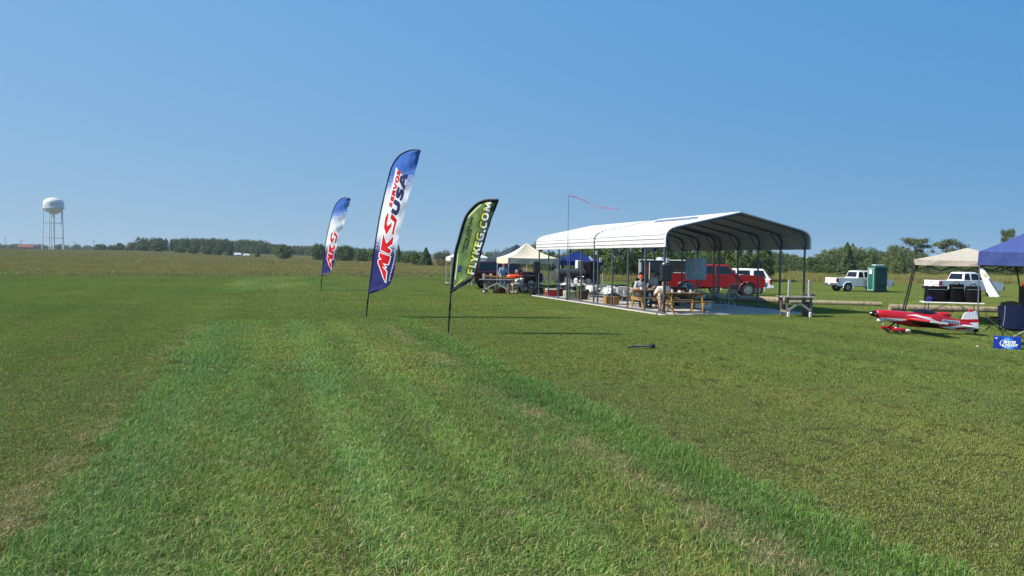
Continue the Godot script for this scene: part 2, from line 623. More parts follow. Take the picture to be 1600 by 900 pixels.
func strip_tint(q: Vector2, c: Color) -> Color:
	# the mower runs lengthwise: every pass leaves its own bands of laid, fresh and strawy grass
	var band := noise.get_noise_2d(q.x * 0.12 + 300.0, q.y * 46.0) * 1.5
	var wide := noise.get_noise_2d(q.x * 0.1 + 40.0, q.y * 15.0) * 1.4
	var patch := noise.get_noise_2d(q.x * 5.0 + 500.0, q.y * 24.0)
	var lip := exp(-pow((q.y - 3.92) / 0.34, 2.0))
	var pale := exp(-pow((q.y + 1.25) / 0.26, 2.0)) + 0.7 * exp(-pow((q.y - 0.75) / 0.22, 2.0))
	var k := 1.1 + 0.26 * band + 0.12 * wide + 0.14 * patch - 0.06 * lip + 0.3 * pale
	var warm := clampf(0.12 + 0.5 * patch - 0.4 * band + 0.3 * wide - 0.3 * lip - 0.4 * pale, -0.4, 0.6)
	return Color(c.r * k * (1.06 + 0.5 * warm), c.g * k * (1.06 + 0.1 * warm), c.b * k * (1.0 + 0.25 * pale - 0.15 * lip))

func mown_tint(q: Vector2, c: Color) -> Color:
	var band := signf(sin(q.y * TAU / 3.1)) * 0.035 + 0.16 * noise.get_noise_2d(q.x * 0.15 + 700.0, q.y * 17.0) + 0.1 * noise.get_noise_2d(q.x * 0.2 + 100.0, q.y * 50.0)
	var tan_streak := 0.12 * exp(-pow((q.y - 7.6 - 0.3 * noise.get_noise_2d(q.x * 2.0, 3.0)) / 0.7, 2.0))
	var k := 1.12 + band
	return Color(c.r * k * (1.05 + tan_streak), c.g * k * (1.0 + tan_streak * 0.45), c.b * k)

func lay_ground() -> void:
	var b := B.new()
	b.has_c = true
	var xs := []
	var zs := []
	var x := -1900.0
	while x <= 1900.0:
		xs.append(x)
		x += 1.0 if absf(x) < 24.0 else 4.0 if absf(x) < 80.0 else 20.0 if absf(x) < 300.0 else 160.0
	var z := 60.0
	while z > -2600.0:
		zs.append(z)
		z -= 8.0 if z > 2.0 else 1.0 if z > -48.0 else 3.0 if z > -110.0 else 15.0 if z > -300.0 else 160.0
	var cc := []
	for zz in zs:
		var row := []
		for xx in xs:
			row.append(soil(xx, zz))
		cc.append(row)
	for i in zs.size() - 1:
		for k in xs.size() - 1:
			var pp := []
			for q in [[i, k], [i + 1, k], [i + 1, k + 1], [i, k + 1]]:
				pp.append([Vector3(xs[q[1]], gy(xs[q[1]], zs[q[0]]), zs[q[0]]), cc[q[0]][q[1]]])
			for tr in [[0, 3, 2], [0, 2, 1]]:
				for q in [tr[0], tr[2], tr[1]]:
					b.col = pp[q][1]
					b.vert(pp[q][0], Vector3.UP)
	var m := mat("turf soil", Color.WHITE, 1.0, 0.0, 0.0)
	m.vertex_color_use_as_albedo = true
	m.albedo_texture = grain("turf", 0.035, 0.62, 1.0, 5, 512)
	m.uv1_triplanar = true
	m.uv1_world_triplanar = true
	m.uv1_scale = Vector3.ONE * 0.7
	var o := put("ground", b, m)
	tag(o, "", "", "", "structure")

func soil(x: float, z: float) -> Color:
	var q := strip_at(x, z)
	var c := Color(0.085, 0.085, 0.036)
	if -z > meadow_edge(x):
		var k := noise.get_noise_2d(x * 1.2, z * 1.2)
		c = Color(0.2 + 0.03 * k, 0.185 + 0.012 * k, 0.085)
	elif in_strip(q):
		c = Color(0.085, 0.072, 0.038)
	var f := 1.0 + 0.15 * noise.get_noise_2d(x * 5.0, z * 5.0)
	return Color(c.r * f, c.g * f, c.b * f)

# ------------------------------------------------------------------ trees
func leaf(b: B, r: RandomNumberGenerator, p: Vector3, out: Vector3, s: float, cols: Array, stretch := 1.0) -> void:
	var g := (out + Vector3(r.randfn(0, 0.45), r.randfn(0.15, 0.45), r.randfn(0, 0.45))).normalized()
	var a := g.cross(Vector3(r.randfn(0, 1), r.randfn(0, 1), r.randfn(0, 1))).normalized()
	var e := g.cross(a)
	var cc: Color = cols[r.randi() % cols.size()]
	var f := r.randf_range(0.75, 1.25)
	b.col = Color(cc.r * f, cc.g * f, cc.b * f)
	var w := s * r.randf_range(0.6, 1.3)
	var h := s * r.randf_range(0.6, 1.3) * stretch
	var nn := (g + out * 0.5).normalized()
	b.t3(p - a * w, p - e * h * 0.7, p + a * w * 0.9, nn, nn, nn)
	b.t3(p - a * w, p + a * w * 0.9, p + e * h, nn, nn, nn)

const LEAF_GREEN := [Color(0.087, 0.140, 0.041), Color(0.105, 0.161, 0.046), Color(0.070, 0.119, 0.035), Color(0.126, 0.175, 0.054), Color(0.092, 0.134, 0.046)]
const CEDAR_GREEN := [Color(0.056, 0.090, 0.035), Color(0.070, 0.106, 0.041), Color(0.048, 0.076, 0.030), Color(0.084, 0.115, 0.046)]
const PINE_GREEN := [Color(0.098, 0.134, 0.054), Color(0.119, 0.151, 0.062), Color(0.081, 0.112, 0.046)]
const TWIG_BROWN := [Color(0.182, 0.137, 0.089), Color(0.140, 0.112, 0.076), Color(0.210, 0.161, 0.108), Color(0.119, 0.126, 0.068)]

func tree_mesh(kind: String, sd: int, dense := 1.0) -> Array:
	# [trunk, crown], one metre tall and about one metre wide
	var r := RandomNumberGenerator.new()
	r.seed = sd
	var t := B.new()
	var b := B.new()
	b.has_c = true
	if kind == "cedar":
		t.tube([Vector3.ZERO, Vector3(0.01, 0.5, 0), Vector3(0, 0.96, 0)], 0.035, 0.004, 6)
		var n := int(2600 * dense)
		for i in n:
			var y := 0.02 + 0.97 * pow(r.randf(), 1.25)
			var a := r.randf() * TAU
			var prof := pow(1.0 - y, 0.72) * 0.5 * (0.86 + 0.2 * sin(a * 3.0 + sd) * sin(y * 13.0 + sd + a)) + 0.006
			var lobe := 0.72 + 0.28 * absf(sin(y * 24.0 + 2.6 * sin(a * 2.0 + sd)))
			var rad := prof * lobe * sqrt(r.randf_range(0.25, 1.0))
			var out := Vector3(cos(a), 0.35, sin(a)).normalized()
			leaf(b, r, Vector3(cos(a) * rad, y, sin(a) * rad), out, 0.02 + 0.012 * (1.0 - y), CEDAR_GREEN, 1.7)
	elif kind == "umbrella":
		var top := Vector3(r.randf_range(-0.05, 0.05), 0.78, r.randf_range(-0.05, 0.05))
		t.tube([Vector3.ZERO, Vector3(0.02, 0.4, 0.01), top], 0.03, 0.014, 7)
		for i in 15:
			var a := TAU * i / 15.0 + r.randf_range(-0.2, 0.2)
			var low := r.randf_range(0.38, 0.76)
			var reach := r.randf_range(0.22, 0.5)
			var at := Vector3(0.02, low, 0.01)
			var tip := Vector3(cos(a) * reach, low + r.randf_range(0.12, 0.24), sin(a) * reach)
			tip.y = minf(tip.y, 0.95)
			t.tube([at, at.lerp(tip, 0.5) + Vector3(0, -0.02, 0), tip], 0.011, 0.004, 5)
			var big := r.randf_range(0.09, 0.19) * (1.0 if tip.y > 0.74 else 0.5)
			for k in int(150 * big / 0.12):
				var d := Vector3(r.randfn(0, 1), r.randfn(0, 0.32), r.randfn(0, 1)) * big * 0.62
				leaf(b, r, tip + d, (d + Vector3.UP * 0.06).normalized(), 0.021, PINE_GREEN, 1.4)
		for k in 420:
			var d := Vector3(r.randfn(0, 0.2), r.randfn(0, 0.03), r.randfn(0, 0.2))
			leaf(b, r, Vector3(0, 0.92 - d.length_squared() * 0.5, 0) + d, Vector3.UP, 0.022, PINE_GREEN, 1.4)
	else:
		var sparse := kind == "sparse" or kind == "bare"
		var cols: Array = TWIG_BROWN if kind == "bare" else LEAF_GREEN
		t.tube([Vector3.ZERO, Vector3(r.randf_range(-0.02, 0.02), 0.25, r.randf_range(-0.02, 0.02)), Vector3(r.randf_range(-0.05, 0.05), 0.6, r.randf_range(-0.05, 0.05))], 0.034, 0.012, 7)
		var lobes := 22 if not sparse else 24
		for i in lobes:
			var a := i * 2.399 + r.randf_range(-0.4, 0.4)
			var y := lerpf(0.2, 0.93, (i + 0.5) / lobes)
			var prof := sqrt(maxf(0.02, 1.0 - pow((y - 0.5) / 0.52, 2.0))) * 0.5
			var lr := r.randf_range(0.12, 0.2) * (0.55 if sparse else 1.0)
			var rad := maxf(0.0, prof - lr * 0.75) * r.randf_range(0.75, 1.1)
			var ctr := Vector3(cos(a) * rad, y - 0.02, sin(a) * rad)
			var root := Vector3(0, clampf(y - 0.25, 0.12, 0.55), 0)
			t.tube([root, root.lerp(ctr, 0.55) + Vector3(0, 0.02, 0), ctr], 0.012, 0.003, 5)
			if sparse:
				for k in 5:
					t.tube([root.lerp(ctr, 0.6), ctr + Vector3(r.randfn(0, 1), r.randfn(0.3, 0.8), r.randfn(0, 1)) * lr * 1.3], 0.005, 0.002, 4)
			var n := int((46 if kind == "sparse" else 60 if kind == "bare" else 165) * dense)
			for k in n:
				var d := Vector3(r.randfn(0, 1), r.randfn(0, 1), r.randfn(0, 1)).normalized()
				var q := ctr + d * lr * pow(r.randf(), 0.4) * Vector3(1.1, 0.85, 1.1)
				leaf(b, r, q, d, 0.026 if not sparse else 0.017, cols)
		if not sparse:
			for k in int(500 * dense):   # low skirts of leaves down to the grass
				var a := r.randf() * TAU
				var rr := sqrt(r.randf()) * 0.42
				leaf(b, r, Vector3(cos(a) * rr, r.randf_range(0.03, 0.3), sin(a) * rr), Vector3(cos(a), 0.3, sin(a)), 0.026, cols)
	return [t.mesh(), b.mesh()]

func foliage_material(key: String, col: Color) -> StandardMaterial3D:
	var m := mat(key, col, 0.65, 0.0, 0.25)
	m.vertex_color_use_as_albedo = true
	m.cull_mode = BaseMaterial3D.CULL_DISABLED
	m.backlight_enabled = true
	m.backlight = Color(0.5, 0.56, 0.3)
	return m

func plant_trees() -> void:
	var bark := mottled("bark", Color(0.36, 0.31, 0.26), 0.9, grain("bark", 0.05, 0.55, 1.0), 2.0)
	var pale_bark := mottled("pale bark", Color(0.52, 0.48, 0.44), 0.9, grain("bark", 0.05, 0.55, 1.0), 2.0)
	var leaves := foliage_material("leaves", Color(1, 1, 1))
	var lighter := foliage_material("lighter leaves", Color(1.0, 1.0, 0.92))
	var forms := {}
	for kind in ["round", "cedar", "umbrella", "sparse", "bare"]:
		forms[kind] = []
		for k in (5 if kind == "round" else 3 if kind == "cedar" else 2):
			forms[kind].append(tree_mesh(kind, 40 + k * 7 + kind.length()))
	var called := {"round": "leafy_tree", "cedar": "cedar_tree", "umbrella": "pine_tree", "sparse": "thin_tree", "bare": "withered_tree"}
	var i := 0
	for q in TREES:
		var f: Array = forms[q[4]][i % forms[q[4]].size()]
		var o := thing(called[q[4]], q[5], "tree", gp(q[0], q[1]) - Vector3(0, 0.05, 0), i * 1.7, "trees around the airfield")
		var row := 1.13 if q[0] > 2.0 and q[0] < 22.0 and q[1] > -112.0 else 1.0
		var sc := Vector3(q[3] * 2.1 * row, q[2] * row * rng.randf_range(0.97, 1.05), q[3] * 2.1 * row)
		var t := put_mesh("trunk", f[0], pale_bark if q[4] == "umbrella" else bark, o)
		t.scale = sc
		var c := put_mesh("crown", f[1], lighter if i % 3 == 0 else leaves, o)
		c.scale = sc
		i += 1
	# woods that read as one mass
	var wood_a := []
	for k in 150:
		var px := rng.randf_range(-287.0, -188.0)
		var pz := -rng.randf_range(590.0, 640.0)
		var edge := minf(px + 289.0, -186.0 - px)
		wood_a.append([px, pz, lerpf(5.0, 11.2, smoothstep(0.0, 13.0, edge)) * rng.randf_range(0.88, 1.05), rng.randf_range(6.0, 9.0)])
	for k in 70:
		wood_a.append([rng.randf_range(-205.0, -120.0), -rng.randf_range(640.0, 690.0), 8.4 * rng.randf_range(0.85, 1.1), rng.randf_range(6.0, 10.0)])
	for k in 130:
		wood_a.append([rng.randf_range(-760.0, -440.0), -rng.randf_range(1050.0, 1150.0), rng.randf_range(6.0, 11.0), rng.randf_range(9.0, 15.0)])
	for k in 80:
		wood_a.append([rng.randf_range(-200.0, 20.0), -rng.randf_range(560.0, 640.0), rng.randf_range(5.0, 7.5), rng.randf_range(7.0, 11.0)])
	wood("far_wood", "dark green far off wood along the left horizon", wood_a, 77)
	var wood_b := []
	for k in 330:
		var px := rng.randf_range(20.0, 250.0)
		var pz := -rng.randf_range(225.0, 300.0)
		var ang := px / -pz
		var hh := 6.4 + 1.3 * sin(ang * 31.0) + 1.2 * sin(ang * 77.0 + 1.0) - 1.2 * smoothstep(0.36, 0.28, ang)
		wood_b.append([px, pz, hh * rng.randf_range(0.8, 1.12), rng.randf_range(4.5, 8.0)])
	wood("wood_belt", "green belt of woodland behind the parked trucks on the right", wood_b, 91)
	# scrub before it
	var wood_c := []
	for k in 190:
		var px := rng.randf_range(-12.0, 150.0)
		var pz := -rng.randf_range(128.0, 190.0)
		wood_c.append([px, pz, rng.randf_range(1.2, 4.0), rng.randf_range(2.0, 4.6)])
	wood("scrub", "low green and brown scrub at the back of the meadow", wood_c, 113)

func wood(called: String, label: String, list: Array, sd: int) -> void:
	var leaves: StandardMaterial3D = mats["leaves"]
	for k in 3:
		var f := tree_mesh("cedar" if k == 2 else "round", sd + k, 0.45)
		var am := ArrayMesh.new()
		for s in 2:
			am.add_surface_from_arrays(Mesh.PRIMITIVE_TRIANGLES, f[s].surface_get_arrays(0))
			am.surface_set_material(s, mats["bark"] if s == 0 else leaves)
		var mine := []
		for i in list.size():
			if (i % 7 == 0) == (k == 2) and (k == 2 or i % 2 == k):
				mine.append(list[i])
		var mm := MultiMesh.new()
		mm.transform_format = MultiMesh.TRANSFORM_3D
		mm.use_colors = true
		mm.mesh = am
		mm.instance_count = mine.size()
		for i in mine.size():
			var q: Array = mine[i]
			var w: float = q[3] * (0.6 if k == 2 else 1.0)
			mm.set_instance_transform(i, Transform3D(Basis(Vector3.UP, rng.randf() * TAU).scaled_local(Vector3(w, q[2], w)), gp(q[0], q[1])))
			var g := rng.randf_range(0.75, 1.2)
			var warm := rng.randf_range(0.9, 1.2)
			mm.set_instance_color(i, Color(g * warm, g, g * 0.95))
		var o := MultiMeshInstance3D.new()
		o.name = numbered(called)
		o.multimesh = mm
		add_child(o)
		tag(o, label, "woodland", "", "stuff")

const TREES := [
	[-290.6, -560.0, 5.03, 4.52, "round", "round dark tree right of the water tower, left of its clump"],
	[-271.5, -540.0, 3.62, 3.92, "round", "low pale green tree in the middle of the clump right of the water tower"],
	[-270.7, -548.0, 5.74, 2.65, "round", "narrow tall tree in the clump right of the water tower"],
	[-257.1, -530.0, 2.18, 2.35, "round", "small dark round tree at the right end of the clump near the water tower"],
	[-242.6, -520.0, 5.07, 4.61, "round", "pale green tree at the left end of the far wood"],
	[-223.2, -500.0, 6.88, 5.24, "round", "tall light green tree standing before the left part of the far wood"],
	[-196.9, -470.0, 3.81, 3.79, "round", "dark round tree before the middle of the far wood, leftmost of three"],
	[-181.2, -450.0, 4.54, 3.63, "round", "dark green tree before the middle of the far wood, second of three"],
	[-168.7, -440.0, 4.88, 4.26, "round", "dark green tree before the middle of the far wood, third of three"],
	[-159.6, -430.0, 4.40, 2.77, "round", "small tree between the round trees and the pointed tree at the far wood"],
	[-149.8, -420.0, 4.64, 3.05, "cedar", "dark pointed tree before the far wood, left of the white sheds"],
	[-128.5, -400.0, 3.20, 2.26, "cedar", "small dark cedar right of the white sheds"],
	[-95.1, -330.0, 6.36, 3.73, "round", "spreading light green tree alone between the far wood and the left flag"],
	[-70.7, -290.0, 6.70, 2.81, "round", "tall pale tree just left of the left blue flag"],
	[-56.0, -264.0, 5.87, 3.62, "round", "big round dark green tree behind the left blue flag"],
	[-49.5, -262.0, 4.44, 2.54, "round", "medium green tree between the two blue flags, left one"],
	[-45.3, -260.0, 4.68, 2.10, "round", "medium green tree close to the left side of the tall blue flag"],
	[-33.0, -230.0, 5.67, 1.30, "cedar", "narrow dark tree just right of the tall blue flag"],
	[-27.6, -210.0, 2.84, 2.03, "round", "low dark bush right of the tall blue flag"],
	[-17.2, -158.0, 4.08, 1.91, "cedar", "dark cedar between the tall blue flag and the green flag"],
	[-20.2, -165.0, 3.21, 1.06, "round", "small green tree left of the dark cedar"],
	[-13.0, -150.0, 3.78, 1.81, "bare", "brown half dead tree left of the green flag"],
	[-4.8, -150.0, 2.67, 1.45, "round", "low tree behind the green flag's upper edge"],
	[-2.7, -140.0, 3.79, 0.68, "sparse", "thin sparse tree left of the cream canopy peak"],
	[-0.9, -138.0, 4.15, 1.11, "sparse", "thin sparse tree behind the dark canopy"],
	[3.8, -130.0, 4.85, 1.26, "round", "dark tree top showing above the far end of the shelter roof"],
	[5.3, -115.0, 3.60, 1.48, "round", "dark tree right of the cream canopy behind the shelter posts"],
	[10.2, -120.0, 3.67, 0.97, "sparse", "sparse tree behind the blue canopy in the shelter"],
	[11.5, -105.0, 4.08, 1.19, "round", "leafy tree behind the blue canopy's right end"],
	[13.1, -100.0, 4.29, 1.45, "round", "leafy tree behind the middle of the shelter, left of the trailer"],
	[16.3, -102.0, 4.62, 1.65, "round", "broad leafy tree right behind the dark trailer"],
	[18.6, -98.0, 4.33, 1.58, "round", "leafy tree behind the trailer's serving window"],
	[21.5, -100.0, 4.32, 1.37, "round", "leafy tree behind the grey boards"],
	[24.8, -104.0, 3.26, 1.17, "round", "low tree behind the red pickup's cab, under a gap of sky"],
	[25.9, -98.0, 4.66, 1.42, "round", "broad leafy tree behind the front of the red pickup"],
	[27.9, -96.0, 4.57, 1.55, "round", "broad leafy tree behind the white car's roof"],
	[30.7, -97.0, 4.47, 1.33, "round", "leafy tree at the right end of the row behind the shelter"],
	[47.7, -140.0, 4.18, 1.13, "sparse", "small sparse tree between the shelter's right posts"],
	[49.7, -118.0, 5.27, 2.00, "cedar", "dark green cedar behind the left white pickup"],
	[58.0, -128.0, 4.02, 1.24, "cedar", "smaller cedar behind the green portable toilet"],
	[96.3, -190.0, 8.90, 2.76, "umbrella", "flat topped pine, left of the pair above the tan canopy"],
	[101.6, -185.0, 8.61, 3.28, "umbrella", "broad flat topped pine, right of the pair above the tan canopy"],
	[106.0, -170.0, 10.13, 1.23, "umbrella", "pine whose top shows beside the blue canopy's roof"],
	[56.6, -150.0, 3.42, 1.94, "round", "rounded shrubby tree right of the shelter's last post"],
	[72.0, -150.0, 3.98, 1.81, "round", "rounded tree right of the green toilet"],
]

# ------------------------------------------------------------------ far things on the left
func far_things() -> void:
	var white := mottled("tower paint", Color(0.9, 0.92, 0.93), 0.4, grain("stain", 0.02, 0.86, 1.0), 0.05)
	var wire := mat("tower rod", Color(0.45, 0.5, 0.53), 0.5)
	var o := thing("water_tower", "white legged water tower on the left horizon", "water tower", gp(-375.2, -650.0), 0.35)
	var tank := B.new()
	var prof := [Vector2(0.0, 29.6), Vector2(2.0, 29.8), Vector2(4.2, 30.8), Vector2(6.2, 32.6), Vector2(7.35, 34.8)]
	for p in [Vector2(7.55, 35.6), Vector2(7.6, 38.6), Vector2(7.35, 40.0), Vector2(6.5, 41.2), Vector2(5.0, 42.2), Vector2(2.6, 43.1), Vector2(0.0, 43.4)]:
		prof.append(p)
	tank.lathe(Transform3D(), prof, 40)
	var tk := put("tank", tank, white, o)
	var fin := B.new()
	fin.lathe(T(0, 43.3, 0), [Vector2(0.35, 0.0), Vector2(0.3, 0.8), Vector2(0.0, 1.0)], 10)
	put("vent_cap", fin, white, tk)
	var walk := B.new()
	walk.lathe(Transform3D(), [Vector2(7.5, 34.2), Vector2(8.5, 34.2), Vector2(8.5, 34.5), Vector2(7.5, 34.5)], 40)
	put("walkway", walk, white, o)
	var rail := B.new()
	rail.lathe(Transform3D(), [Vector2(8.42, 35.4), Vector2(8.5, 35.4), Vector2(8.5, 35.5), Vector2(8.42, 35.5), Vector2(8.42, 35.4)], 40)
	for k in 24:
		var a := TAU * k / 24
		rail.tube([Vector3(cos(a) * 8.45, 34.5, sin(a) * 8.45), Vector3(cos(a) * 8.45, 35.4, sin(a) * 8.45)], 0.03, 0.03, 4)
	put("railing", rail, white, o)
	var col := B.new()
	col.tube([Vector3(0, -0.5, 0), Vector3(0, 30.0, 0)], 0.75, 0.75, 14)
	put("riser_pipe", col, white, o)
	var feet := []
	for k in 5:
		var a := TAU * k / 5 + 0.55
		var leg := B.new()
		var hi := Vector3(cos(a) * 7.2, 34.4, sin(a) * 7.2)
		var lo := Vector3(cos(a) * 8.3, -0.5, sin(a) * 8.3)
		leg.tube([lo, hi], 0.42, 0.36, 10)
		put("leg", leg, white, o)
		feet.append([lo, hi])
	for y in [0.31, 0.66]:
		for k in 5:
			var rod := B.new()
			var p0: Vector3 = feet[k][0].lerp(feet[k][1], y)
			var p1: Vector3 = feet[(k + 1) % 5][0].lerp(feet[(k + 1) % 5][1], y)
			rod.tube([p0, p1], 0.14, 0.14, 5)
			put("strut", rod, wire, o)
	# faded blue lettering, too far off to be read
	var ink := mat("tower ink", Color(0.35, 0.48, 0.62), 0.6)
	for k in 11:
		if k == 4 or k == 8:
			continue
		var letter := B.new()
		var a := -0.08 + 0.075 * k
		var d := Vector3(sin(a + 0.02), 0, cos(a + 0.02))
		var turned := Transform3D(Basis(Vector3.UP, a + 0.02), d * 7.6 + Vector3(0, 37.7, 0))
		var hgt := 1.1 if k % 3 else 0.85
		letter.box(turned * T(-0.15, 0, 0), Vector3(0.12, hgt, 0.1))
		letter.box(turned * T(0.15, 0, 0), Vector3(0.12, hgt, 0.1))
		letter.box(turned * T(0, 0.3 if k % 2 else -0.2, 0), Vector3(0.2, 0.12, 0.08))
		put("faded_letter", letter, ink, tk)
	var under := B.new()
	for k in 12:
		var aa := -0.08 + 0.068 * k
		under.box(Transform3D(Basis(Vector3.UP, aa), Vector3(sin(aa), 0, cos(aa)) * 7.6 + Vector3(0, 36.4, 0)), Vector3(0.56, 0.12, 0.06))
	put("painted_line", under, ink, tk)
	var hatch := B.new()
	hatch.box(Transform3D(Basis(Vector3.UP, -0.75), Vector3(sin(-0.75), 0, cos(-0.75)) * 7.6 + Vector3(0, 36.2, 0)), Vector3(0.8, 1.0, 0.1), 0.02)
	put("hatch", hatch, wire, tk)
	# wooden power poles
	var wood := mottled("old pole", Color(0.36, 0.33, 0.3), 0.9, grain("bark", 0.05, 0.55, 1.0), 1.0)
	var spots := [[-447.0, -700.0, 11.2, 0, "power pole at the far left edge of the photo"], [-440.0, -712.0, 10.6, 1, "power pole with a crossarm, left of the red roofed house"], [-337.3, -640.0, 8.6, 0, "power pole right of the water tower"], [-411.0, -745.0, 9.6, 1, "power pole seen between the water tower's right legs"]]
	for q in spots:
		var pole := thing("power_pole", q[4], "pole", gp(q[0], q[1]), 0.3, "power poles on the left horizon")
		var b := B.new()
		b.tube([Vector3(0, -0.4, 0), Vector3(0, q[2], 0)], 0.2, 0.14, 7)
		put("post", b, wood, pole)
		var c := B.new()
		c.bar(Vector3(-1.4, q[2] - 0.6 - q[3] * 0.9, 0.16), Vector3(1.4, q[2] - 0.6 - q[3] * 0.9, 0.16), 0.14, 0.16)
		put("crossarm", c, wood, pole)
		for k in [-1.2, 0.0, 1.2]:
			var ins := B.new()
			ins.lathe(T(k, q[2] - 0.5 - q[3] * 0.9, 0.16), [Vector2(0.05, 0.0), Vector2(0.09, 0.12), Vector2(0.06, 0.3), Vector2(0, 0.32)], 6)
			put("insulator", ins, wire, pole)
	# house and sheds
	house("farm_house", "pale house with a red brown roof left of the water tower", Vector3(-367.5, 0, -600.0), 9.6, 6.0, 2.2, 4.4, mat("house siding", Color(0.66, 0.66, 0.62), 0.8), mat("brown roof", Color(0.55, 0.36, 0.32), 0.85))
	house("white_shed", "small white shed before the far wood, left of the pair", Vector3(-148.9, 0, -430.0), 3.0, 2.6, 1.0, 1.9, mat("shed white", Color(0.86, 0.86, 0.85), 0.7), mat("shed roof", Color(0.78, 0.8, 0.82), 0.5))
	house("white_shed", "small white shed before the far wood, right of the pair", Vector3(-144.8, 0, -432.0), 2.6, 2.4, 0.8, 1.5, mats["shed white"], mats["shed roof"])

func house(called: String, label: String, at: Vector3, w: float, d: float, eave: float, peak: float, wall: Material, roofm: Material) -> void:
	var o := thing(called, label, "building", gp(at.x, at.z), 0.5)
	var b := B.new()
	b.extrude(PackedVector2Array([Vector2(-w / 2, -0.3), Vector2(w / 2, -0.3), Vector2(w / 2, eave), Vector2(-w / 2, eave)]), func(_y): return d / 2.0)
	b.tri(Vector3(w / 2, eave, d / 2), Vector3(w / 2, eave, -d / 2), Vector3(w / 2, peak, 0))
	b.tri(Vector3(-w / 2, eave, -d / 2), Vector3(-w / 2, eave, d / 2), Vector3(-w / 2, peak, 0))
	put("wall", b, wall, o)
	var r := B.new()
	for s in [-1.0, 1.0]:
		var n := Vector3(0, d / 2, s * (peak - eave)).normalized()
		var e := w / 2 + 0.25
		var low := Vector3(0, eave - 0.15, s * (d / 2 + 0.28))
		var hi := Vector3(0, peak, 0)
		for k in 2:
			var q := n * 0.15 * k
			r.out4(low + q + Vector3(-e, 0, 0), low + q + Vector3(e, 0, 0), hi + q + Vector3(e, 0, 0), hi + q + Vector3(-e, 0, 0), Vector3(0, eave, 0) if k else Vector3(0, peak + 5, s * 5))
	put("roof", r, roofm, o)
	for k in ([-0.3, 0.3] if w > 5 else [0.3]):
		var win := B.new()
		win.box(T(w * k, eave * 0.6, d / 2 + 0.02), Vector3(0.6, eave * 0.45, 0.06))
		put("window", win, mat("dark window", Color(0.1, 0.12, 0.14), 0.2), o)
	var door := B.new()
	door.box(T(w * -0.05, eave * 0.42, d / 2 + 0.02), Vector3(0.9, eave * 0.84, 0.07))
	put("door", door, mat("far door", Color(0.35, 0.3, 0.27), 0.7), o)





# ------------------------------------------------------------------ vehicles (x forward, z to the right)
func circle(c: Vector2, r: float, n := 18) -> PackedVector2Array:
	var p := PackedVector2Array()
	for k in n:
		p.append(c + Vector2(cos(TAU * k / n), sin(TAU * k / n)) * r)
	return p

func cut_arches(poly: PackedVector2Array, arches: Array, r: float) -> PackedVector2Array:
	var best := poly
	for a in arches:
		var res := Geometry2D.clip_polygons(best, circle(a, r))
		var area := 0.0
		for q in res:
			var s := 0.0
			for i in q.size():
				s += q[i].cross(q[(i + 1) % q.size()])
			if absf(s) > area:
				area = absf(s)
				best = q
	var tot := 0.0
	for i in best.size():
		tot += best[i].cross(best[(i + 1) % best.size()])
	if tot < 0.0:
		best.reverse()
	return best

func panel(poly: PackedVector2Array, hwf: Callable, side: float, off := 0.008) -> B:
	# a pane that lies on the tapering side of a cabin
	var b := B.new()
	var idx := Geometry2D.triangulate_polygon(poly)
	var z := func(y: float, o: float) -> float: return side * (float(hwf.call(y)) + o)
	for i in range(0, idx.size(), 3):
		var a := poly[idx[i]]
		var c := poly[idx[i + 1]]
		var d := poly[idx[i + 2]]
		b.out4(Vector3(a.x, a.y, z.call(a.y, off)), Vector3(c.x, c.y, z.call(c.y, off)), Vector3(d.x, d.y, z.call(d.y, off)), Vector3(d.x, d.y, z.call(d.y, off)), Vector3(a.x, a.y, 0))
	var mid := Vector2.ZERO
	for p in poly:
		mid += p / poly.size()
	for i in poly.size():
		var a := poly[i]
		var c := poly[(i + 1) % poly.size()]
		b.out4(Vector3(a.x, a.y, z.call(a.y, off)), Vector3(c.x, c.y, z.call(c.y, off)), Vector3(c.x, c.y, z.call(c.y, -0.01)), Vector3(a.x, a.y, z.call(a.y, -0.01)), Vector3(mid.x, mid.y, z.call(mid.y, 0.0)))
	return b

func slab_glass(p0: Vector2, p1: Vector2, hw0: float, hw1: float, outward: Vector2) -> B:
	# front or rear screen between two points of the profile
	var b := B.new()
	var o := outward.normalized()
	var f := func(p: Vector2, w: float, k: float) -> Vector3: return Vector3(p.x + o.x * k, p.y + o.y * k, w)
	var mid := Vector3((p0.x + p1.x) / 2 - o.x, (p0.y + p1.y) / 2 - o.y, 0)
	b.out4(f.call(p0, -hw0, 0.012), f.call(p0, hw0, 0.012), f.call(p1, hw1, 0.012), f.call(p1, -hw1, 0.012), mid)
	var inner := Vector3((p0.x + p1.x) / 2, (p0.y + p1.y) / 2, 0)
	b.out4(f.call(p0, -hw0, 0.012), f.call(p0, hw0, 0.012), f.call(p0, hw0, -0.01), f.call(p0, -hw0, -0.01), inner)
	b.out4(f.call(p1, -hw1, 0.012), f.call(p1, hw1, 0.012), f.call(p1, hw1, -0.01), f.call(p1, -hw1, -0.01), inner)
	for s in [-1.0, 1.0]:
		b.out4(f.call(p0, s * hw0, 0.012), f.call(p1, s * hw1, 0.012), f.call(p1, s * hw1, -0.01), f.call(p0, s * hw0, -0.01), inner)
	return b

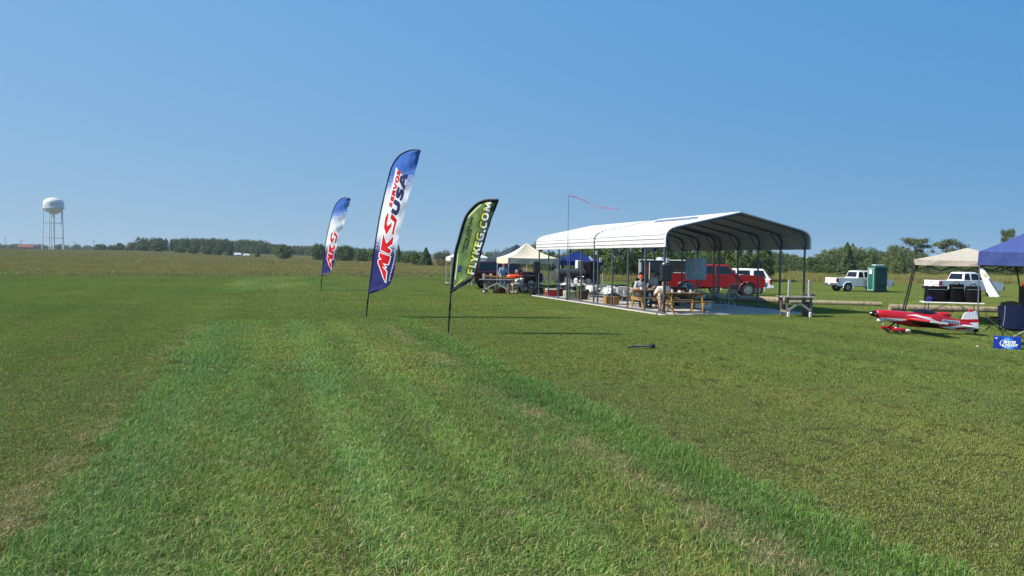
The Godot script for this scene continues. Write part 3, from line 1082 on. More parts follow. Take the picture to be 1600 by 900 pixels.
func wheel_on(o: Node3D, at: Vector3, r: float, w: float, rimc: Material) -> void:
	var side := signf(at.z)
	var key := "wheel%.2f" % r
	if not tex.has(key):
		var t := B.new()
		t.lathe(Transform3D(), [Vector2(r * 0.6, -w / 2), Vector2(r * 0.93, -w / 2), Vector2(r, -w * 0.36), Vector2(r, w * 0.36), Vector2(r * 0.93, w / 2), Vector2(r * 0.6, w / 2), Vector2(r * 0.6, -w / 2)], 22)
		var q := B.new()
		q.lathe(Transform3D(), [Vector2(r * 0.6, w * 0.1), Vector2(r * 0.62, w * 0.46), Vector2(r * 0.55, w * 0.46), Vector2(r * 0.5, w * 0.2), Vector2(0.0, w * 0.2)], 20)
		for k in 6:
			var d := Vector3(cos(TAU * k / 6), 0, sin(TAU * k / 6))
			q.bar(d * r * 0.08 + Vector3(0, w * 0.36, 0), d * r * 0.57 + Vector3(0, w * 0.36, 0), r * 0.16, w * 0.14)
		q.lathe(Transform3D(), [Vector2(r * 0.16, w * 0.3), Vector2(r * 0.14, w * 0.48), Vector2(0.0, w * 0.5)], 10)
		tex[key] = [t.mesh(), q.mesh()]
	var tyre := put_mesh("wheel", tex[key][0], mat("tyre", Color(0.13, 0.13, 0.135), 0.85), o)
	tyre.position = at
	tyre.rotation.x = PI / 2 * side
	put_mesh("rim", tex[key][1], rimc, tyre)

func car(called: String, label: String, at: Vector3, heading: float, paint: Material, d: Dictionary) -> Node3D:
	# d: rear, front, sill, belt, hood, roof, hw, cab (rear of roof cabin), cowl, wst (top of the windscreen), rt (rear of the roof), xr, xf, r; bed: floor height or 0
	var o := thing(called, label, d.get("category", "pickup truck"), at, heading, "cars parked at the meet")
	var hw: float = d.hw
	var glass := mat("car glass", Color(0.06, 0.075, 0.09), 0.08, 0.0, 0.6)
	var black := mat("car black", Color(0.12, 0.12, 0.125), 0.6)
	var chrome := mat("chrome", Color(0.78, 0.8, 0.82), 0.2, 0.9)
	var arches := [Vector2(d.xr, d.r), Vector2(d.xf, d.r)]
	var low := PackedVector2Array([Vector2(d.rear, d.sill + 0.12), Vector2(d.rear + 0.12, d.sill), Vector2(d.front - 0.15, d.sill), Vector2(d.front, d.sill + 0.2), Vector2(d.front - 0.02, d.hood - 0.2), Vector2(d.front - 0.16, d.hood - 0.05), Vector2(d.cowl + 0.3, d.hood + 0.03), Vector2(d.cowl, d.belt), Vector2(d.cab, d.belt), Vector2(d.rear + 0.03, d.belt - 0.01), Vector2(d.rear, d.belt - 0.1)])
	var full := cut_arches(low, arches, d.r * 1.17)
	var b := B.new()
	var flat := func(_y): return hw
	if d.get("bed", 0.0) > 0.0:
		b.extrude(full, flat, 0.0, hw - 0.07, hw)
		b.extrude(full, flat, 0.0, -hw, -hw + 0.07)
		var lowered := PackedVector2Array([Vector2(d.rear + 0.06, d.sill + 0.12), Vector2(d.rear + 0.12, d.sill), Vector2(d.front - 0.15, d.sill), Vector2(d.front, d.sill + 0.2), Vector2(d.front - 0.02, d.hood - 0.2), Vector2(d.front - 0.16, d.hood - 0.05), Vector2(d.cowl + 0.3, d.hood + 0.03), Vector2(d.cowl, d.belt), Vector2(d.cab, d.belt), Vector2(d.cab, d.bed), Vector2(d.rear + 0.06, d.bed)])
		b.extrude(cut_arches(lowered, arches, d.r * 1.17), flat, 0.0, -hw + 0.0701, hw - 0.0701)
	else:
		b.extrude(full, func(y): return hw - 0.05 * smoothstep(d.sill + 0.35, d.sill, y), 0.05)
	var body := put("body", b, paint, o)
	# fender lips
	for a in arches:
		for s in [-1.0, 1.0]:
			var lip := []
			for k in 13:
				var q := lerpf(-0.15, PI + 0.15, k / 12.0)
				lip.append(Vector3(a.x + cos(q) * d.r * 1.2, a.y + sin(q) * d.r * 1.2, s * (hw + 0.004)))
			var lb := B.new()
			lb.tube(lip, 0.035, 0.035, 6)
			put("fender_flare", lb, paint, body)
	# cabin
	var tum: float = d.get("tum", 0.3)
	var hwf := func(y: float) -> float: return hw - 0.05 - maxf(0.0, y - d.belt) * tum
	var gh := PackedVector2Array([Vector2(d.cab - 0.02, d.belt - 0.04), Vector2(d.cowl + 0.02, d.belt - 0.04), Vector2(d.wst + 0.05, d.roof - 0.07), Vector2(d.wst - 0.1, d.roof - 0.005), Vector2((d.wst + d.rt) / 2, d.roof + 0.015), Vector2(d.rt + 0.1, d.roof - 0.01), Vector2(d.rt, d.roof - 0.07)])
	var g := B.new()
	g.extrude(gh, hwf, 0.05)
	put("cabin", g, paint, o)
	var wy0: float = d.belt + 0.04
	var wy1: float = d.roof - 0.11
	var fx := func(y: float) -> float: return lerpf(d.cowl, d.wst + 0.05, (y - d.belt) / (d.roof - 0.07 - d.belt))
	var rx := func(y: float) -> float: return lerpf(d.cab, d.rt, (y - d.belt) / (d.roof - 0.07 - d.belt))
	var cuts: Array = d.splits
	for s in [-1.0, 1.0]:
		for k in cuts.size():
			var x0: float = cuts[k][0]
			var x1: float = cuts[k][1]
			var a0: float = maxf(x0, rx.call(wy0) + 0.09)
			var a1: float = maxf(x0 + 0.03, rx.call(wy1) + 0.09)
			var c0: float = minf(x1, fx.call(wy0) - 0.14)
			var c1: float = minf(x1 - 0.02, fx.call(wy1) - 0.12)
			put("side_window", panel(PackedVector2Array([Vector2(a0, wy0), Vector2(c0, wy0), Vector2(c1, wy1), Vector2(a1, wy1)]), hwf, s), glass, o)
		var mir := B.new()
		mir.box(T(d.cowl - 0.32, d.belt + 0.13, s * (hw + 0.12)), Vector3(0.12, 0.17, 0.22), 0.03)
		put("side_mirror", mir, d.get("mirror", black), o)
		var han := B.new()
		han.box(T(d.cowl - 1.15, d.belt - 0.14, s * (hw + 0.012)), Vector3(0.2, 0.04, 0.04), 0.01)
		put("door_handle", han, d.get("handle", black), o)
		for xx in d.seams:
			var seam := B.new()
			seam.box(T(xx, (d.belt + d.sill) / 2 + 0.02, s * (hw + 0.0005)), Vector3(0.012, d.belt - d.sill - 0.12, 0.004))
			put("door_gap", seam, black, o)
		var tl := B.new()
		tl.box(T(d.rear + 0.06, d.belt - 0.2 + d.get("tail_y", 0.0), s * (hw - 0.07)), Vector3(0.16, 0.34, 0.17), 0.025)
		put("tail_light", tl, mat("tail lens", Color(0.55, 0.05, 0.05), 0.2), o)
		var hl := B.new()
		hl.box(T(d.front - 0.07, d.hood - 0.22, s * (hw - 0.2)), Vector3(0.14, 0.17, 0.3), 0.03)
		put("headlight", hl, mat("lamp lens", Color(0.75, 0.78, 0.8), 0.15), o)
		wheel_on(o, Vector3(d.xr, d.r, s * (hw - 0.12)), d.r, 0.26, d.get("rim", chrome))
		wheel_on(o, Vector3(d.xf, d.r, s * (hw - 0.12)), d.r, 0.26, d.get("rim", chrome))
	var w0 := Vector2(fx.call(wy0 - 0.02), wy0 - 0.02)
	var w1 := Vector2(fx.call(wy1 + 0.02), wy1 + 0.02)
	put("windscreen", slab_glass(w0, w1, float(hwf.call(w0.y)) - 0.09, float(hwf.call(w1.y)) - 0.09, Vector2(w1.y - w0.y, w0.x - w1.x)), glass, o)
	var r0 := Vector2(rx.call(wy0 + 0.03), wy0 + 0.03)
	var r1 := Vector2(rx.call(wy1), wy1)
	put("rear_window", slab_glass(r0, r1, float(hwf.call(r0.y)) - 0.12, float(hwf.call(r1.y)) - 0.12, Vector2(r0.y - r1.y, r1.x - r0.x)), glass, o)
	# bumpers, grille, tailgate, plate, floor pan
	var bp: Material = d.get("bumper", chrome)
	var rb := B.new()
	rb.box(T(d.rear - 0.05, d.sill + 0.16, 0), Vector3(0.2, 0.22, hw * 1.92), 0.04)
	put("rear_bumper", rb, bp, o)
	var fb := B.new()
	fb.box(T(d.front + 0.03, d.sill + 0.17, 0), Vector3(0.22, 0.27, hw * 1.94), 0.05)
	put("front_bumper", fb, bp, o)
	var gr := B.new()
	gr.box(T(d.front + 0.005, d.hood - 0.27, 0), Vector3(0.05, 0.24, hw * 1.2), 0.015)
	put("grille", gr, black, o)
	if d.get("bed", 0.0) > 0.0:
		var tg := B.new()
		tg.box(T(d.rear + 0.02, (d.bed + d.belt) / 2 - 0.07, 0), Vector3(0.075, d.belt - d.bed + 0.14, (hw - 0.075) * 2), 0.02)
		var gate := put("tailgate", tg, paint, o)
		var th := B.new()
		th.box(T(d.rear - 0.022, d.belt - 0.13, 0), Vector3(0.03, 0.06, 0.2), 0.008)
		put("tailgate_handle", th, black, gate)
		var line := B.new()
		line.box(T(d.rear - 0.019, d.bed + 0.1, 0), Vector3(0.01, 0.05, hw * 1.3), 0.003)
		put("pressed_ridge", line, paint, gate)
	var pl := B.new()
	pl.box(T(d.rear - 0.16, d.sill + 0.2, 0), Vector3(0.012, 0.15, 0.3), 0.004)
	put("licence_plate", pl, mat("plate", Color(0.85, 0.85, 0.8), 0.5), o)
	var ch := B.new()
	ch.box(T((d.xr + d.xf) / 2, d.sill + 0.06, 0), Vector3(d.xf - d.xr + 0.9, 0.22, hw * 1.1), 0.03)
	ch.bar(Vector3(d.xr, d.r, -hw + 0.25), Vector3(d.xr, d.r, hw - 0.25), 0.12, 0.12)
	put("chassis", ch, black, o)
	return o

func park_cars() -> void:
	var white := painted("white paint", Color(0.93, 0.93, 0.94))
	var silver_white := painted("pearl white paint", Color(0.91, 0.92, 0.93))
	var red := painted("red paint", Color(0.52, 0.03, 0.06))
	var maroon := painted("maroon paint", Color(0.27, 0.035, 0.075))
	var tac := {"rear": -2.6, "front": 2.6, "sill": 0.48, "belt": 1.17, "hood": 1.12, "roof": 1.78, "hw": 0.92, "cab": -0.72, "cowl": 1.2, "wst": 0.5, "rt": -0.55, "xr": -1.55, "xf": 1.62, "r": 0.38, "bed": 0.78,
		"splits": [[-0.6, -0.12], [-0.02, 1.1]], "seams": [-0.06, 1.12, -0.7], "bumper": mat("grey bumper", Color(0.42, 0.44, 0.46), 0.4, 0.3), "mirror": silver_white, "handle": silver_white}
	var t1 := car("pickup_truck", "white pickup truck with an extended cab beside the green portable toilet", gp(29.65, -67.9), deg_to_rad(10.0), silver_white, tac)
	var tac2 := tac.duplicate()
	tac2.merge({"bumper": mats["car black"], "mirror": white, "handle": white, "rim": mat("grey rim", Color(0.4, 0.41, 0.42), 0.4, 0.4)}, true)
	car("pickup_truck", "white pickup truck behind the bags under the tan canopy", gp(33.5, -58.9), deg_to_rad(9.0), white, tac2)
	var ram := {"rear": -2.95, "front": 2.75, "sill": 0.55, "belt": 1.3, "hood": 1.3, "roof": 1.93, "hw": 1.0, "cab": -1.02, "cowl": 1.15, "wst": 0.55, "rt": -0.9, "xr": -1.95, "xf": 1.75, "r": 0.42, "bed": 0.85,
		"splits": [[-0.9, -0.25], [-0.15, 1.05]], "seams": [-0.2, 1.08, -1.0], "mirror": mats["car black"]}
	car("pickup_truck", "red pickup truck behind the shelter", gp(12.6, -48.9), deg_to_rad(-8.0), red, ram)
	var runner := {"category": "car", "rear": -2.35, "front": 2.35, "sill": 0.42, "belt": 1.12, "hood": 1.12, "roof": 1.78, "hw": 0.94, "cab": -2.25, "cowl": 1.15, "wst": 0.45, "rt": -1.85, "xr": -1.42, "xf": 1.4, "r": 0.39,
		"splits": [[-2.0, -1.15], [-0.95, -0.1], [0.0, 1.05]], "seams": [-0.03, 1.1, -0.98], "bumper": white, "mirror": white, "handle": white}
	car("white_car", "white estate car half hidden by the red pickup", gp(15.45, -54.9), deg_to_rad(165.0), white, runner)
	var blazer := {"category": "car", "rear": -2.35, "front": 2.4, "sill": 0.45, "belt": 1.17, "hood": 1.16, "roof": 1.82, "hw": 0.95, "cab": -2.22, "cowl": 1.0, "wst": 0.45, "rt": -2.05, "xr": -1.35, "xf": 1.5, "r": 0.38, "tum": 0.22,
		"splits": [[-2.05, -0.85], [-0.75, -0.05], [0.03, 0.95]], "seams": [-0.02, 0.98, -0.8], "mirror": mats["car black"]}
	var mb := car("maroon_car", "dark maroon four wheel drive car behind the cream canopy", gp(-0.45, -52.9), deg_to_rad(17.0), maroon, blazer)
	for s in [-1.0, 1.0]:
		var st := B.new()
		st.box(T(0.0, 0.93, s * 0.952), Vector3(3.6, 0.03, 0.012))
		put("trim_strip", st, mats["chrome"], mb)
	# a car of which only the tail shows at the right edge
	var sedan := {"category": "car", "rear": -2.3, "front": 2.3, "sill": 0.38, "belt": 1.02, "hood": 0.98, "roof": 1.6, "hw": 0.9, "cab": -2.1, "cowl": 1.2, "wst": 0.4, "rt": -1.6, "xr": -1.4, "xf": 1.4, "r": 0.35,
		"splits": [[-1.8, -1.0], [-0.9, -0.1], [0.0, 1.05]], "seams": [-0.05, 1.1], "bumper": mats["chrome"]}
	car("red_car", "red car of which only the tail shows at the right edge", gp(34.8, -50.3), deg_to_rad(20.0), red, sedan)

# ------------------------------------------------------------------ canopies
func canopy(called: String, label: String, at: Vector3, turn: float, size: float, eave: float, peak: float, cloth: Material, legc: Material, spread := 0.0, val := 0.22, sag := 0.12, sides := []) -> Node3D:
	var o := thing(called, label, "canopy", at, turn, "pop-up canopies at the meet")
	var h := size / 2
	var n := 8
	var dirs := [Vector3(0, 0, 1), Vector3(1, 0, 0), Vector3(0, 0, -1), Vector3(-1, 0, 0)]
	for k in 4:
		var d: Vector3 = dirs[k]
		var e := Vector3(d.z, 0, -d.x)
		var f := B.new()
		for i in n:
			for j in n:
				var pp := []
				for q in [[i, j], [i, j + 1], [i + 1, j + 1], [i + 1, j]]:
					var u: float = float(q[0]) / n     # 0 at the eave, 1 at the peak
					var w: float = (float(q[1]) / n * 2.0 - 1.0) * (1.0 - u)
					var edge: float = absf(float(q[1]) / n * 2.0 - 1.0)
					var y: float = lerpf(eave, peak, u) - sag * sin(u * PI) * (1.0 - 0.35 * edge * edge) - 0.03 * (1.0 - edge * edge) * (1.0 - u)
					pp.append(d * h * (1.0 - u) + e * h * w + Vector3(0, y, 0))
				f.out4(pp[0], pp[1], pp[2], pp[3], Vector3(0, eave - 2.0, 0))
		# the valance hangs below the eave, slightly uneven
		for j in n:
			var j0 := (float(j) / n * 2.0 - 1.0)
			var j1 := (float(j + 1) / n * 2.0 - 1.0)
			var a := d * h + e * h * j0 + Vector3(0, eave - 0.03 * (1.0 - j0 * j0), 0)
			var c := d * h + e * h * j1 + Vector3(0, eave - 0.03 * (1.0 - j1 * j1), 0)
			var oa := d * 0.02 * sin(j * 2.1 + k)
			var oc := d * 0.02 * sin((j + 1) * 2.1 + k)
			f.out4(a, c, c + Vector3(0, -val, 0) + oc, a + Vector3(0, -val, 0) + oa, Vector3(0, eave, 0))
			f.out4(a - d * 0.006, c - d * 0.006, c - d * 0.006 + Vector3(0, -val, 0) + oc, a - d * 0.006 + Vector3(0, -val, 0) + oa, d * h * 5 + Vector3(0, eave, 0))
		put("roof_panel", f, cloth, o)
	for sx in [-1, 1]:
		for sz in [-1, 1]:
			var leg := B.new()
			leg.bar(Vector3(sx * (h - 0.03 + spread), -0.02, sz * (h - 0.03 + spread)), Vector3(sx * (h - 0.04), eave - 0.02, sz * (h - 0.04)), 0.04, 0.04, 0.006)
			leg.box(T(sx * (h - 0.03 + spread), 0.01, sz * (h - 0.03 + spread)), Vector3(0.12, 0.02, 0.12), 0.004)
			put("leg", leg, legc, o)
	for k in 4:
		var d: Vector3 = dirs[k]
		var e := Vector3(d.z, 0, -d.x)
		var tr := B.new()
		var y0 := eave - 0.08
		var m := 4
		for i in m:
			var a := d * (h - 0.05) + e * (h - 0.06) * (i * 2.0 / m - 1.0)
			var c := d * (h - 0.05) + e * (h - 0.06) * ((i + 1) * 2.0 / m - 1.0)
			tr.bar(a + Vector3(0, y0 if i % 2 else y0 - 0.3, 0), c + Vector3(0, y0 - 0.3 if i % 2 else y0, 0), 0.02, 0.03)
			tr.bar(a + Vector3(0, y0 - 0.3 if i % 2 else y0, 0) - d * 0.022, c + Vector3(0, y0 if i % 2 else y0 - 0.3, 0) - d * 0.022, 0.02, 0.03)
		put("truss", tr, legc, o)
	return o

func pitch_canopies() -> void:
	var steel := mat("canopy steel", Color(0.48, 0.5, 0.52), 0.4, 0.5)
	var white_leg := mat("white steel", Color(0.8, 0.81, 0.82), 0.4)
	var dark_leg := mat("dark steel", Color(0.1, 0.11, 0.12), 0.5)
	var tan_cloth := cloth("tan cloth", Color(0.76, 0.73, 0.68), 0.35)
	var blue := cloth("blue cloth", Color(0.3, 0.37, 0.62), 0.4)
	var cream := cloth("cream cloth", Color(0.9, 0.87, 0.78), 0.5)
	var slate := cloth("slate cloth", Color(0.22, 0.27, 0.32), 0.2)
	var royal := cloth("royal cloth", Color(0.11, 0.2, 0.46), 0.3)
	canopy("tan_canopy", "tan slant leg canopy over the white folding table", Vector3(15.81, 0, -27.66), deg_to_rad(-28.0), 3.2, 2.15, 2.58, tan_cloth, dark_leg, 0.4, 0.18, 0.03)
	canopy("blue_canopy", "blue canopy at the right edge of the photo", Vector3(16.75, 0, -25.54), deg_to_rad(-30.4), 3.05, 2.42, 3.2, blue, steel, 0.0, 0.42, 0.06)
	canopy("cream_canopy", "cream peaked canopy before the maroon car", Vector3(0.85, gy(0.85, -48.0), -48.0), deg_to_rad(14.0), 3.0, 2.07, 2.98, cream, white_leg, 0.0, 0.32, 0.22)
	canopy("grey_canopy", "dark grey canopy behind the cream canopy", Vector3(0.3, gy(0.3, -58.5), -58.5), deg_to_rad(24.0), 3.3, 2.1, 3.1, slate, white_leg, 0.0, 0.3, 0.05)
	canopy("white_canopy", "white canopy partly hidden by the green flag", Vector3(-3.6, 0, -63.0), deg_to_rad(12.0), 3.0, 2.05, 2.85, cloth("white cloth", Color(0.9, 0.9, 0.88), 0.5), white_leg, 0.0, 0.25, 0.1)
	var bc := canopy("blue_canopy", "royal blue canopy seen through the far end of the shelter", Vector3(4.6, gy(4.6, -57.0), -57.0), deg_to_rad(10.0), 3.1, 2.05, 2.75, royal, white_leg, 0.0, 0.3, 0.1)
	var flap := B.new()
	flap.quad(Vector3(0.55, 2.3, 1.2), Vector3(0.75, 1.95, 1.56), Vector3(1.2, 1.75, 1.57), Vector3(0.7, 2.42, 1.0))
	flap.quad(Vector3(0.7, 2.425, 0.99), Vector3(1.2, 1.755, 1.565), Vector3(0.75, 1.955, 1.555), Vector3(0.55, 2.305, 1.19))
	put("loose_flap", flap, cloth("grey flap", Color(0.7, 0.72, 0.74), 0.3), bc)

func cloth(key: String, col: Color, back := 0.3) -> StandardMaterial3D:
	if mats.has(key):
		return mats[key]
	var m := mottled(key, col, 0.8, grain("weave", 0.03, 0.88, 1.0, 3), 0.8)
	m.cull_mode = BaseMaterial3D.CULL_DISABLED
	m.backlight_enabled = true
	m.backlight = Color(back, back, back)
	m.metallic_specular = 0.25
	return m

# ------------------------------------------------------------------ toilet, barrier logs, stands and other things on the grass
func on_the_grass() -> void:
	var green := mottled("toilet green", Color(0.04, 0.3, 0.27), 0.5, grain("stain", 0.02, 0.86, 1.0), 0.6)
	var trim := mat("toilet trim", Color(0.62, 0.72, 0.7), 0.5)
	var o := thing("portable_toilet", "green portable toilet in front of the left white pickup", "portable toilet", gp(30.45, -66.2), deg_to_rad(-82.0))
	var b := B.new()
	b.box(T(0, 1.1, 0), Vector3(1.1, 1.9, 1.15), 0.05)
	put("cabin", b, green, o)
	var base := B.new()
	base.box(T(0, 0.08, 0), Vector3(1.16, 0.16, 1.24), 0.02)
	put("skid_base", base, mat("toilet base", Color(0.08, 0.12, 0.12), 0.7), o)
	var rf := B.new()
	rf.extrude(PackedVector2Array([Vector2(-0.58, 2.05), Vector2(0.58, 2.05), Vector2(0.5, 2.17), Vector2(0.25, 2.22), Vector2(-0.25, 2.22), Vector2(-0.5, 2.17)]), func(_y): return 0.6, 0.04)
	put("roof", rf, green, o)
	var cap := B.new()
	cap.box(T(0, 2.27, 0), Vector3(0.6, 0.1, 0.75), 0.03)
	put("roof_vent", cap, mat("vent white", Color(0.75, 0.8, 0.8), 0.5), o)
	var dr := B.new()
	dr.box(T(0, 1.1, 0.58), Vector3(0.7, 1.76, 0.03), 0.01)
	var door := put("door", dr, mat("door green", Color(0.05, 0.36, 0.31), 0.45), o)
	for q in [[Vector3(-0.39, 1.1, 0.585), Vector3(0.07, 1.9, 0.05)], [Vector3(0.39, 1.1, 0.585), Vector3(0.07, 1.9, 0.05)], [Vector3(0, 2.01, 0.585), Vector3(0.71, 0.07, 0.05)], [Vector3(0, 0.2, 0.585), Vector3(0.71, 0.07, 0.05)]]:
		var f := B.new()
		f.box(Transform3D(Basis(), q[0]), q[1], 0.01)
		put("door_frame", f, trim, o)
	var sg := B.new()
	sg.box(T(-0.02, 1.72, 0.602), Vector3(0.4, 0.36, 0.012), 0.003)
	put("notice", sg, mat("notice white", Color(0.88, 0.9, 0.9), 0.5), door)
	var lt := B.new()
	lt.box(T(-0.28, 1.08, 0.61), Vector3(0.08, 0.14, 0.04), 0.01)
	put("latch", lt, mats["car black"], door)
	for y in [0.5, 1.75]:
		for x in [-1.0, 1.0]:
			var lv := B.new()
			lv.box(T(x * 0.552, y + 0.1, 0.0), Vector3(0.02, 0.22, 0.8), 0.006)
			put("side_louvre", lv, mat("louvre green", Color(0.03, 0.22, 0.2), 0.5), o)
	# pale barrier logs laid along the edge of the parking
	var log_m := mottled("pale log", Color(0.7, 0.64, 0.53), 0.9, grain("log", 0.03, 0.6, 1.0), 0.7)
	var spots := [
		[Vector3(9.9, 0, -40.4), Vector3(13.2, 0, -38.3), 0.17, "pale barrier log just right of the shelter chairs"],
		[Vector3(13.3, 0, -37.95), Vector3(17.2, 0, -36.9), 0.12, "pale barrier log behind the wooden stand right of the shelter"],
		[Vector3(16.0, 0, -33.6), Vector3(18.4, 0, -33.2), 0.15, "pale barrier log behind the red model aeroplane's cockpit"],
		[Vector3(18.55, 0, -33.5), Vector3(21.8, 0, -32.9), 0.13, "pale barrier log behind the camp chairs at the right"]]
	for q in spots:
		var mid: Vector3 = (q[0] + q[1]) / 2
		var l := thing("barrier_log", q[3], "log", mid, 0.0, "barrier logs on the grass")
		var t := B.new()
		var pts := []
		for k in 9:
			var p: Vector3 = q[0].lerp(q[1], k / 8.0) - mid
			pts.append(p + Vector3(0.02 * sin(k * 1.7), q[2] * 0.86 + 0.008 * sin(k * 2.3), 0.02 * cos(k * 2.1)))
		t.tube(pts, q[2] * 1.05, q[2] * 0.92, 12)
		put("trunk", t, log_m, l)
		var band := B.new()
		band.tube([pts[0].lerp(pts[1], 0.98), pts[1].lerp(pts[2], 0.06)], q[2] * 1.08, q[2] * 1.08, 12)
		put("strap", band, mat("rust", Color(0.3, 0.2, 0.15), 0.8), l)
	work_stand("wooden_stand", "grey wooden stand with two upright posts in front of the shelter's right corner", Vector3(10.45, 0, -29.15), 0.03, 1)
	work_stand("wooden_stand", "wooden stand carrying a yellow wing left of the cream canopy", Vector3(-0.85, 0, -45.2), -0.1, 2)
	# a dark tool dropped on the grass
	var tool := thing("folded_tripod", "dark folded tripod lying on the grass in front of the shelter", "tripod", Vector3(2.9, 0.02, -17.75), deg_to_rad(20.0))
	var dark := mat("tripod black", Color(0.1, 0.1, 0.12), 0.5)
	for k in 3:
		var leg := B.new()
		leg.tube([Vector3(-0.26, 0.04 + 0.012 * k, -0.03 + 0.034 * k), Vector3(0.3 - 0.05 * (k % 2), 0.045, -0.04 + 0.04 * k)], 0.018, 0.016, 7)
		put("leg", leg, mat("tripod grey", Color(0.36, 0.38, 0.44), 0.4, 0.2), tool)
	var hd := B.new()
	hd.box(Transform3D(Basis(Vector3.UP, 0.1), Vector3(0.3, 0.05, 0.0)), Vector3(0.1, 0.08, 0.11), 0.015)
	put("head", hd, dark, tool)
	var hn := B.new()
	hn.tube([Vector3(-0.26, 0.05, 0), Vector3(-0.36, 0.03, 0.06)], 0.016, 0.014, 7)
	put("handle", hn, mat("brown grip", Color(0.28, 0.18, 0.14), 0.7), tool)
	# little white glider further off, left of the green flag
	var gl := thing("model_glider", "small white model aeroplane sitting on the grass left of the green flag", "model aeroplane", Vector3(-4.65, 0.05, -57.4), 0.3)
	var foam := mat("white foam", Color(0.88, 0.88, 0.86), 0.5)
	var fu := B.new()
	fu.tube([Vector3(-0.12, 0.1, 0), Vector3(0.0, 0.12, 0.0), Vector3(0.24, 0.1, 0)], 0.05, 0.02, 8)
	put("fuselage", fu, foam, gl)
	var wi := B.new()
	wi.box(T(-0.02, 0.15, 0), Vector3(0.13, 0.016, 0.6), 0.004)
	put("wing", wi, foam, gl)
	var fi := B.new()
	fi.box(T(0.22, 0.15, 0), Vector3(0.08, 0.12, 0.012), 0.003)
	fi.box(T(0.22, 0.1, 0), Vector3(0.08, 0.012, 0.24), 0.003)
	put("tail", fi, foam, gl)
	for s in [-1.0, 1.0]:
		var wh := B.new()
		wh.tube([Vector3(-0.08, 0.08, s * 0.03), Vector3(-0.1, -0.02, s * 0.07)], 0.01, 0.01, 5)
		wh.ball(Vector3(-0.1, -0.02, s * 0.08), Vector3(0.028, 0.028, 0.012), 8)
		put("wheel", wh, mats["car black"], gl)

